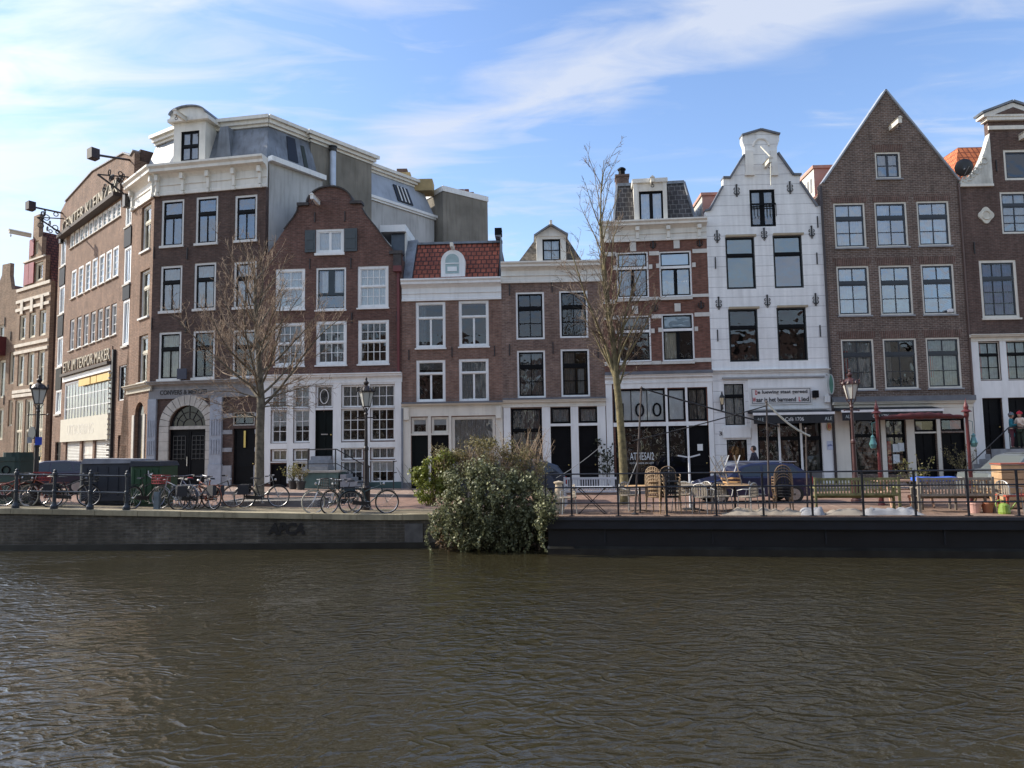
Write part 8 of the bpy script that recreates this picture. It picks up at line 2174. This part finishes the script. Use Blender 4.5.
# white metal bistro chairs
cw = chair_proto('bistro_chair', '', STL, WOODG, h=.82)
place(cw, True, 568, .75, DZ, trz - 1.3, 'pale metal chair beside the ivy at the left end of the terrace')
for px, v, rz, lb in ((703, .75, 2.6, 'pale metal chair behind the railing between the round tables'), (722, 1.0, .4, 'pale metal chair tucked under the table with the upturned chairs'), (748, .8, -2.2, 'pale metal chair between the upturned chairs and the tall dark stack'),
    (757, 1.6, 1.3, 'pale metal chair standing just left of the tall dark chair stack'), (682, 1.7, -.5, 'pale metal chair behind the black chair stack'), (1009, 1.0, 1.9, 'pale metal chair beside the green watering can'), (629, 1.7, .8, 'pale metal chair at the round table left of the rattan stack'),
    (712, 1.9, 2.2, 'pale metal chair hidden behind the upturned chairs table')):
    place(cw, False, px, v, DZ, trz + rz, lb)
# folding chairs upside down on the round table
def folding_chair(loc, rz, label, flipx=False):
    t = thing('folding_chair', label, 'chair', loc, rz)
    for sg in (-1, 1):
        a = MB(); a.bar((-.2, sg * .2, 0), (.22, sg * .2, .85), .03, .018); a.build('leg', STL, t)
        a = MB(); a.bar((.22, sg * .17, 0), (-.18, sg * .17, .47), .03, .018); a.build('leg', STL, t)
    s = MB()
    for i in range(5): s.box(-.2 + i * .08, -.2 + i * .08 + .06, -.2, .2, .45, .468)
    s.build('seat', TAN, t); b = MB()
    for z in (.64, .74): b.bar((.12 + (z - .64) * .5, -.2, z), (.12 + (z - .64) * .5, .2, z), .015, .05)
    b.build('backrest', TAN, t)
    return t
zt_ = DZ + .745
for i, (dx, rz, lb) in enumerate(((-7, .2, 'folding chair lying upturned on the left of the round table'), (6, 1.0, 'folding chair lying upturned on the right of the round table'))):
    o = folding_chair(tp(tu(727 + dx, 1.5), 1.5 + i * .12, zt_ + .80), trz + rz, lb); o.rotation_euler = (PI, 0, trz + rz)
# white post with a T-shaped head
q = tp(tu(690.5, 2.2), 2.2); t = thing('parasol_base', 'white post with a T-shaped head standing among the tables', 'post', q, trz)
MB().lathe([(.035, .04), (.03, 1.52)], 10).build('pole', WHT, t); b = MB(); b.bar((-.32, 0, 1.56), (0, 0, 1.50), .04, .04); b.bar((.32, 0, 1.58), (0, 0, 1.50), .04, .04); b.build('cross_arm', WHT, t); MB().lathe([(.25, 0), (.25, .03), (.04, .05)], 16).build('foot', IRON, t)
# small wooden tub with lamp-shaped lid near the ivy
q = tp(tu(559, 1.3), 1.3); t = thing('planter_tub', 'cream conical tub standing by the ivy at the left end of the terrace', 'tub', q)
MB().lathe([(.15, 0), (.17, .4), (.13, .45), (.10, .80), (.14, .82), (.15, .86), (0, .90)], 16).build('tub', mat('cream_tub', (0.55, 0.45, 0.32), .7, .15, 5), t)

# poles and lines over the terrace
POLE = mat('pole_brown', (0.06, 0.045, 0.04), .6, .3, 4)
def pole(pxb, pyb, pxt, pyt, v, label, r=.03, m=POLE):
    b = tp(tu(pxb, v), v); Yt = b.y; top = at_depth(pxt, pyt, Yt)
    t = thing('pole', label, 'pole', b); k = MB(); k.tube((0, 0, 0), top - b, r, r * .8, 8); k.build('shaft', m, t)
    k = MB(); d = top - b; k.lathe([(.0, -.03), (r * 1.6, 0), (0, .06)], 8, tuple(d)); k.build('cap', m, t); k = MB(); k.lathe([(.10, 0), (.10, .02), (.04, .06)], 10); k.build('foot', IRON, t)
    return top
t1 = pole(634.5, 510, 641.5, 388, .5, 'thin leaning pole right of the yellow tree trunk holding the lines'); t2 = pole(769, 508, 766.5, 402, .6, 'thin upright pole in front of the cafe signboard'); t3 = pole(807, 508, 806, 429, .9, 'shorter thin pole left of the mossy bench', .026)
def line(a, b, sag, r, label, m, n=10):
    a = Vector(a); b = Vector(b); k = MB(); pts = []
    for i in range(n + 1):
        s = i / n; p = a.lerp(b, s); p.z -= sag * 4 * s * (1 - s); pts.append(p - a)
    k.path(pts, r, 6); o = k.build('awning_line', m, None); o.location = a; tag(o, label, 'line'); return o
Y1 = t1.y
line(t1, at_depth(779, 426, t2.y), .03, .022, 'dark line running down from the left pole towards the cafe awning', RBLK)
line(t2 - Vector((0, 0, .1)), at_depth(632, 441, Y1), .03, .016, 'dark line running down from the middle pole to the left pole', RBLK)
line(t2, at_depth(810, 436, t3.y), .12, .026, 'thick pale rope from the middle pole to the shorter pole', mat('pale_rope', (0.6, 0.58, 0.5), .9))
line(at_depth(627, 487, Y1), at_depth(641.5, 452, Y1), 0, .014, 'short pale stay leaning on the left pole', STL, 2)
line(at_depth(556, 478, Y1), at_depth(600, 447, Y1 + .3), .05, .008, 'thin pale wire rising over the white bench', STL)

# crumpled tarpaulins along the deck edge
def tarp(px0, px1, v0, v1, h, label, m, seed):
    u0, u1 = tu(px0, v0), tu(px1, v0); W = u1 - u0; D_ = v1 - v0; nx, ny = int(W * 14), int(D_ * 14)
    t = MB(); vs = []
    for i in range(nx + 1):
        for j in range(ny + 1):
            x = i / nx; y = j / ny; e = min(1, 6 * min(x, 1 - x)) * min(1, 4 * min(y, 1 - y))
            nz = noise.noise(Vector((x * W * 2.2 + seed, y * D_ * 2.5, seed))) * .5 + noise.noise(Vector((x * W * 6 + seed, y * D_ * 6, 3.1))) * .3 + abs(noise.noise(Vector((x * W * 3.3, y * 5 + seed, 7))))*.6
            vs.append((x * W + .05 * noise.noise(Vector((y * 5, seed, 1))), y * D_ + .08 * noise.noise(Vector((x * W * 2, seed, 2))), .008 + max(0, (.35 + nz)) * h * e))
    fs = [(i*(ny+1)+j, (i+1)*(ny+1)+j, (i+1)*(ny+1)+j+1, i*(ny+1)+j+1) for i in range(nx) for j in range(ny)]
    t.add(vs, fs); o = t.build('tarpaulin', m, None, smooth=True); o.location = tp(u0, v0); o.rotation_euler = (0, 0, trz); tag(o, label, 'tarpaulin'); return o
TARP = mat('cream_tarp', (0.27, 0.235, 0.19), .7, .15, 3); TARP2 = mat('pale_grey_tarp', (0.27, 0.275, 0.285), .5, .15, 3)
tarp(722, 812, .22, 1.0, .22, 'crumpled cream tarpaulin on the deck left of the mossy bench', TARP, 3.3)
tarp(800, 826, .2, .75, .28, 'white bundled sheet at the left foot of the mossy bench', TARP2, 8.1)
tarp(826, 868, .2, .8, .16, 'thin cream sheet lying in front of the mossy bench', TARP, 5.7); tarp(862, 925, .2, .8, .28, 'pale grey folded sheet between the two slatted benches', TARP2, 12.4)

# picnic table and boxes behind the benches
def picnic(px, v, W, label, m):
    t = thing('picnic_table', label, 'table', tp(tu(px, v), v), trz)
    s = MB()
    for i in range(5): s.box(-W/2, W/2, -.36 + i * .15, -.36 + i * .15 + .13, .72, .76)
    s.build('tabletop', m, t)
    for y in (-.75, .60):
        s = MB(); s.box(-W/2, W/2, y, y + .13, .43, .46); s.box(-W/2, W/2, y + .145, y + .27, .43, .46); s.build('seat', m, t)
    for x in (-W/2 + .25, W/2 - .25):
        for sg in (-1, 1): MB().bar((x, sg * .62, 0), (x, sg * .24, .72), .09, .04, up=(1, 0, 0)).build('leg', m, t)
        MB().box(x - .065, x - .025, -.8, .8, .37, .43).build('cross_beam', m, t)
    return t
picnic(905, 3.2, 1.6, 'wooden picnic table behind the potted shrub between the benches', mat('pink_wood', (0.42, 0.27, 0.19), .7, .15, 5))
picnic(1003, 3.2, 1.5, 'orange lit wooden picnic table at the right end of the terrace', mat('honey_wood', (0.45, 0.29, 0.16), .6, .12, 5))
q = tp(tu(1016, 2.3), 2.3); t = thing('wooden_crate', 'tall honey coloured wooden crate at the right edge of the terrace', 'crate', q, trz)
b = MB(); 
for i in range(6): b.box(-.42, .42, -.3, -.28, .05 + i * .19, .05 + i * .19 + .17); b.box(-.42, .42, .28, .3, .05 + i * .19, .05 + i * .19 + .17); b.box(-.44, -.42, -.3, .3, .05 + i * .19, .05 + i * .19 + .17); b.box(.42, .44, -.3, .3, .05 + i*.19, .05 + i*.19 + .17)
b.build('boards', mat('honey_wood', (0.45, 0.29, 0.16), .6), t); MB().box(-.46, .46, -.33, .33, 1.195, 1.23).build('lid', mat('red_lid', (0.3, 0.08, 0.05), .6), t)
q = tp(tu(1020, 1.0), 1.0); t = thing('side_table', 'low red table in front of the wooden crate at the right edge', 'table', q, trz)
MB().box(-.45, .45, -.3, .3, .42, .46).build('tabletop', mat('red_paint', (0.42, 0.08, 0.05), .5), t)
for x in (-.4, .4):
    for y in (-.25, .25): MB().box(x - .025, x + .025, y - .025, y + .025, 0, .418).build('leg', mat('red_paint', (0.42, 0.08, 0.05), .5), t)
q = tp(tu(1003.5, .6), .6); t = thing('watering_can', 'lime green watering can on the deck right of the grey bench', 'watering can', q, trz)
LM = mat('lime_plastic', (0.20, 0.30, 0.05), .4, .1, 5); MB().lathe([(.13, 0), (.14, .05), (.12, .22), (.07, .27)], 14).build('body', LM, t); b = MB(); b.tube((.1, 0, .06), (.30, 0, .30), .022, .015, 7); b.lathe([(.05, 0), (.05, .02)], 8, (.31, 0, .30)); b.build('spout', LM, t); b = MB(); b.ring((-.08, 0, .24), .11, .014, 'y', 12, 5, .3, PI * 1.2); b.build('handle', LM, t)
for px, v, s_, lb, m_ in ((974, .9, .17, 'pink terracotta flowerpot below the grey bench', mat('pink_pot', (0.55, 0.33, 0.28), .8)), (987, .95, .15, 'brown flowerpot right of the pink one below the grey bench', TERRA)):
    q = tp(tu(px, v), v); o = MB().lathe([(s_ * .7, 0), (s_ * .95, .22), (s_ * 1.05, .23), (s_ * 1.05, .28), (s_ * .9, .28), (s_ * .85, .25)], 16).build('flowerpot', m_, None); o.location = q; tag(o, lb, 'flowerpot')
q = tp(tu(936, 2.0), 2.0, DZ + 0); t = thing('covered_table', 'table covered with a blue cloth behind the grey bench', 'table', q, trz); MB().box(-.5, .5, -.27, .27, .80, .85).build('tabletop', WOODG, t); MB().prism([(-.52, .78), (-.52, .87), (-.3, .885), (.1, .87), (.45, .89), (.52, .86), (.52, .78)], -.29, .29).build('cloth', mat('cloth_blue', (0.04, 0.12, 0.50), .6, .2, 5), t)
for x in (-.42, .42):
    for y in (-.2, .2): MB().box(x - .025, x + .025, y - .025, y + .025, 0, .8).build('leg', WOODG, t)

# red pergola: two posts with finials, a folded dark red canopy and hanging turquoise lanterns
RED = mat('pergola_red', (0.11, 0.018, 0.018), .45, .25, 4); TQ = mat('turquoise_glass', (0.08, 0.20, 0.20), .2, .15, 6)
PY = 22.3
pa, pb = ground_at(880.5, PY), ground_at(971, PY); pa.z = 0; pb.z = 0
t = thing('pergola', 'two red posts with pointed finials, folded dark red canopy and turquoise lanterns', 'pergola', pa); dx = pb.x - pa.x; dy = pb.y - pa.y
hp_ = at_depth(876.5, 413, PY).z
for i, (ox, oy) in enumerate(((0, 0), (dx, dy))):
    p = MB(); p.lathe([(.12, 0), (.12, .1), (.065, .16), (.058, 1.0), (.07, 1.03), (.05, 1.08), (.045, hp_ - .2), (.07, hp_ - .1), (.07, hp_ - .02), (.15, hp_), (.12, hp_ + .03), (.06, hp_ + .07), (.07, hp_ + .15), (.05, hp_ + .22), (.02, hp_ + .3), (0, hp_ + .42)], 10, (ox, oy, 0)); po = p.build('post', RED, t)
    g = MB(); cx_ = ox - .16 if i == 0 else ox + .16; g.lathe([(.0, -.02), (.07, .0), (.11, .12), (.05, .3), (.06, .34), (0, .42)], 10, (cx_, oy, hp_ - 1.05)); g.tube((cx_, oy, hp_ - .63), (cx_, oy, hp_ - .3), .008, n=4); g.tube((cx_, oy, hp_ - .3), (ox, oy, hp_ - .25), .012, n=4); g.build('hanging_lantern', TQ, po)
c = MB(); n = 24; vs = []
for i in range(n + 1):
    s = .03 + .94 * i / n; x = dx * s; y = dy * s; r1 = .05 + .05 * math.sin(PI * s) ** 2 + .015 * math.sin(i * 2.3); zc_ = hp_ - .16 + .06 * math.sin(PI * s)
    for k in range(8): a = 2*PI*k/8; vs.append((x, y + r1 * 1.2 * math.cos(a), zc_ + r1 * math.sin(a)))
c.add(vs, [(i*8+k, (i+1)*8+k, (i+1)*8+(k+1)%8, i*8+(k+1)%8) for i in range(n) for k in range(8)] + [tuple(range(7, -1, -1)), tuple(n*8 + k for k in range(8))]); c.build('canopy', mat('canopy_maroon', (0.10, 0.022, 0.022), .8, .25, 5), t, smooth=True)
# ------------------------------------------------------------------ people
def skin_mesh(verts, edges, radii, root=0, sub=1):
    me = bpy.data.meshes.new('sk'); me.from_pydata([tuple(v) for v in verts], edges, []); o = bpy.data.objects.new('sk', me); COL.objects.link(o)
    m_ = o.modifiers.new('s', 'SKIN'); m_.use_smooth_shade = True
    for i, r in enumerate(radii):
        sv = me.skin_vertices[0].data[i]; r = r if isinstance(r, tuple) else (r, r); sv.radius = r; sv.use_root = (i == root)
    s = o.modifiers.new('u', 'SUBSURF'); s.levels = sub; s.render_levels = sub
    dg = bpy.context.evaluated_depsgraph_get(); dg.update(); out = bpy.data.meshes.new_from_object(o.evaluated_get(dg)); bpy.data.objects.remove(o)
    return out
def person(loc, rz, label, pose, top, trousers, skin=(0.42, 0.25, 0.18), hair=(0.05, 0.03, 0.02), hat=None, scale=1.0, coat_len=.0):
    """facing local -y; pose: (left elbow, left hand, right elbow, right hand, left knee, left foot, right knee, right foot)"""
    t = thing('person', label, 'person', loc, rz); t.scale = (scale,) * 3
    le, lh, re, rh, lk, lf, rk, rf = [Vector(v) for v in pose]
    pel = Vector((0, 0, .95)); V = [pel, Vector((0, 0, 1.12)), Vector((0, -.0, 1.32)), Vector((0, 0, 1.46)), Vector((0, -.01, 1.53)),
        Vector((.18, 0, 1.41)), le, lh, Vector((-.18, 0, 1.41)), re, rh, Vector((.09, 0, .90)), lk, Vector((lf.x, lf.y, .09)), Vector((-.09, 0, .90)), rk, Vector((rf.x, rf.y, .09))]
    E = [(0,1),(1,2),(2,3),(3,4),(3,5),(5,6),(6,7),(3,8),(8,9),(9,10),(0,11),(11,12),(12,13),(0,14),(14,15),(15,16)]
    Rr = [(.13,.10),(.12,.09),(.15,.10),(.09,.08),.052,.055,.042,.028,.055,.042,.028,.085,.058,.038,.085,.058,.038]
    # feet
    for k, f in ((13, lf), (16, rf)): V.append(Vector((f.x, f.y - .15, .045))); E.append((k, len(V) - 1)); Rr.append((.035, .025))
    # hands: palm, four fingers and a thumb
    for k, h_, e in ((7, lh, le), (10, rh, re)):
        d = (h_ - e).normalized(); s_ = d.orthogonal().normalized(); n_ = d.cross(s_)
        V.append(h_ + d * .055); E.append((k, len(V) - 1)); Rr.append((.032, .016)); pk_ = len(V) - 1
        for j, ln in enumerate((.055, .065, .06, .045)):
            o_ = s_ * (-.024 + .016 * j); V.append(h_ + d * .085 + o_); E.append((pk_, len(V) - 1)); Rr.append(.008); V.append(h_ + d * (.085 + ln) + o_ + n_ * .02); E.append((len(V) - 2, len(V) - 1)); Rr.append(.006)
        V.append(h_ + d * .045 - s_ * .045); E.append((k, len(V) - 1)); Rr.append(.009)
    me = skin_mesh(V, E, Rr)
    bm = bmesh.new(); bm.from_mesh(me)
    hc = Vector((0, -.02, 1.64))
    r_ = bmesh.ops.create_uvsphere(bm, u_segments=18, v_segments=14, radius=.105)
    for v in r_['verts']:
        c = v.co.copy(); c.z *= 1.18; c.x *= .82
        if c.y < 0 and c.z < 0: c.x *= .88; c.z *= 1.05
        v.co = c + hc
    for (x, y, z, sx, sy, sz) in ((0, -.125, 1.635, .013, .022, .022), (-.085, -.005, 1.64, .012, .02, .03), (.085, -.005, 1.64, .012, .02, .03), (0, -.118, 1.585, .026, .008, .006)):
        r2 = bmesh.ops.create_uvsphere(bm, u_segments=8, v_segments=6, radius=1)
        for v in r2['verts']: v.co = Vector((v.co.x * sx + x, v.co.y * sy + y, v.co.z * sz + z))
    bm.to_mesh(me); bm.free()
    me.materials.clear(); me.materials.append(mat('skin', skin, .6, .06, 5)); me.name = 'body'
    for p in me.polygons: p.use_smooth = True
    b = bpy.data.objects.new('body', me); COL.objects.link(b); b.parent = t
    ey = MB()
    for sg in (-1, 1): ey.lathe([(0, -.008), (.011, 0), (0, .008)], 8, (sg * .033, -.108, 1.655))
    ey.build('eye', mat('eye_dark', (0.01, 0.01, 0.01), .3), t)
    # clothing: same skeleton a little thicker, ending at wrist, waist and ankle
    def cloth(nm, idx, grow, m_, extra=None):
        mp = {k: i for i, k in enumerate(idx)}; vv = [V[k].copy() for k in idx]; ee = [(mp[a], mp[b_]) for a, b_ in E if a in mp and b_ in mp]
        rr = [tuple(q + grow for q in (Rr[k] if isinstance(Rr[k], tuple) else (Rr[k], Rr[k]))) for k in idx]
        if extra: vv, ee, rr = extra(vv, ee, rr, mp)
        m2 = skin_mesh(vv, ee, rr); m2.materials.clear(); m2.materials.append(m_); m2.name = nm; o = bpy.data.objects.new(nm, m2); COL.objects.link(o); o.parent = t; return o
    def shorten(vv, ee, rr, mp):
        for a, b_ in ((6, 7), (9, 10)): vv[mp[b_]] = vv[mp[a]].lerp(vv[mp[b_]], .92)
        if coat_len: vv.append(Vector((0, 0, .95 - coat_len))); ee.append((mp[0], len(vv) - 1)); rr.append((.17, .14))
        return vv, ee, rr
    cloth('jacket', [0, 1, 2, 3, 5, 6, 7, 8, 9, 10], .022, mat('cloth_' + top[0], top[1], .85, .15, 8), shorten)
    cloth('trousers', [0, 11, 12, 13, 14, 15, 16], .020, mat('cloth_' + trousers[0], trousers[1], .85, .15, 8))
    sh = MB()
    for f in (lf, rf): rounded_box(sh, f.x - .05, f.x + .05, f.y - .20, f.y + .06, 0, .09, .045)
    sh.build('shoes', mat('shoe_dark', (0.02, 0.018, 0.016), .5), t)
    hm = mat('hair_' + top[0], hair, .7, .2, 20); bm = bmesh.new(); r_ = bmesh.ops.create_uvsphere(bm, u_segments=16, v_segments=12, radius=.118)
    for v in r_['verts']: v.co = Vector((v.co.x * .86, v.co.y + .012, v.co.z * 1.16 + .012)) + hc
    bmesh.ops.delete(bm, geom=[v for v in bm.verts if (v.co.y < hc.y - .045 and v.co.z < hc.z + .055) or v.co.z < hc.z - .07], context='VERTS')
    hme = bpy.data.meshes.new('hair'); bm.to_mesh(hme); bm.free(); hme.materials.append(hm); ho = bpy.data.objects.new('hair', hme); COL.objects.link(ho); ho.parent = t
    if hat:
        k = MB(); z = 1.70; k.lathe([(.125, z - .03), (.135, z), (.125, z + .06), (.08, z + .10), (.02, z + .125), (.03, z + .15), (0, z + .17)], 14, (0, -.01, 0)); k.build('hat', mat('hat_' + hat[0], hat[1], .9, .5, 18, col2=hat[2] if len(hat) > 2 else None), t)
    return t
stand = ((.26, .03, 1.14), (.27, -.06, .90), (-.26, .03, 1.14), (-.27, -.06, .90), (.10, -.01, .50), (.11, .02, 0), (-.10, -.01, .50), (-.11, .02, 0))
walk = ((.25, .10, 1.15), (.24, .02, .92), (-.25, -.08, 1.16), (-.22, -.24, 1.0), (.09, -.14, .52), (.09, -.22, 0), (-.09, .02, .50), (-.09, .26, 0))
hold = ((.25, -.04, 1.14), (.10, -.26, 1.18), (-.25, -.04, 1.14), (-.10, -.27, 1.22), (.10, -.01, .50), (.11, .02, 0), (-.10, -.01, .50), (-.11, .02, 0))
w = ground_at(755, 31.5); person((w.x, w.y, .125), -PI / 2 - .1, 'dark haired person in a dark jacket walking left past the cafe', walk, ('navy', (0.015, 0.018, 0.035)), ('black', (0.012, 0.012, 0.014)), hair=(0.02, 0.015, 0.012), scale=.99)
def on_stoop(px, off):
    H = KH; u = H.u(px, 440, off); p = H.A + H.ux * u + H.uy * off; return (p.x, p.y, H.z + H.stoop[2])
person(on_stoop(1012.5, -.8), .9, 'person in a teal coat and patterned hat holding something on the right stoop', hold, ('teal', (0.01, 0.12, 0.16)), ('maroon', (0.08, 0.02, 0.03)), hat=('patterned', (0.28, 0.03, 0.08), (0.12, 0.30, 0.32)), coat_len=.42, scale=.90)
person(on_stoop(1021.5, -.95), -1.0, 'person in a pale top and red hat at the right edge of the stoop', hold, ('pale', (0.60, 0.50, 0.42)), ('dark_green', (0.02, 0.03, 0.02)), hat=('red', (0.40, 0.02, 0.04)), scale=.92)
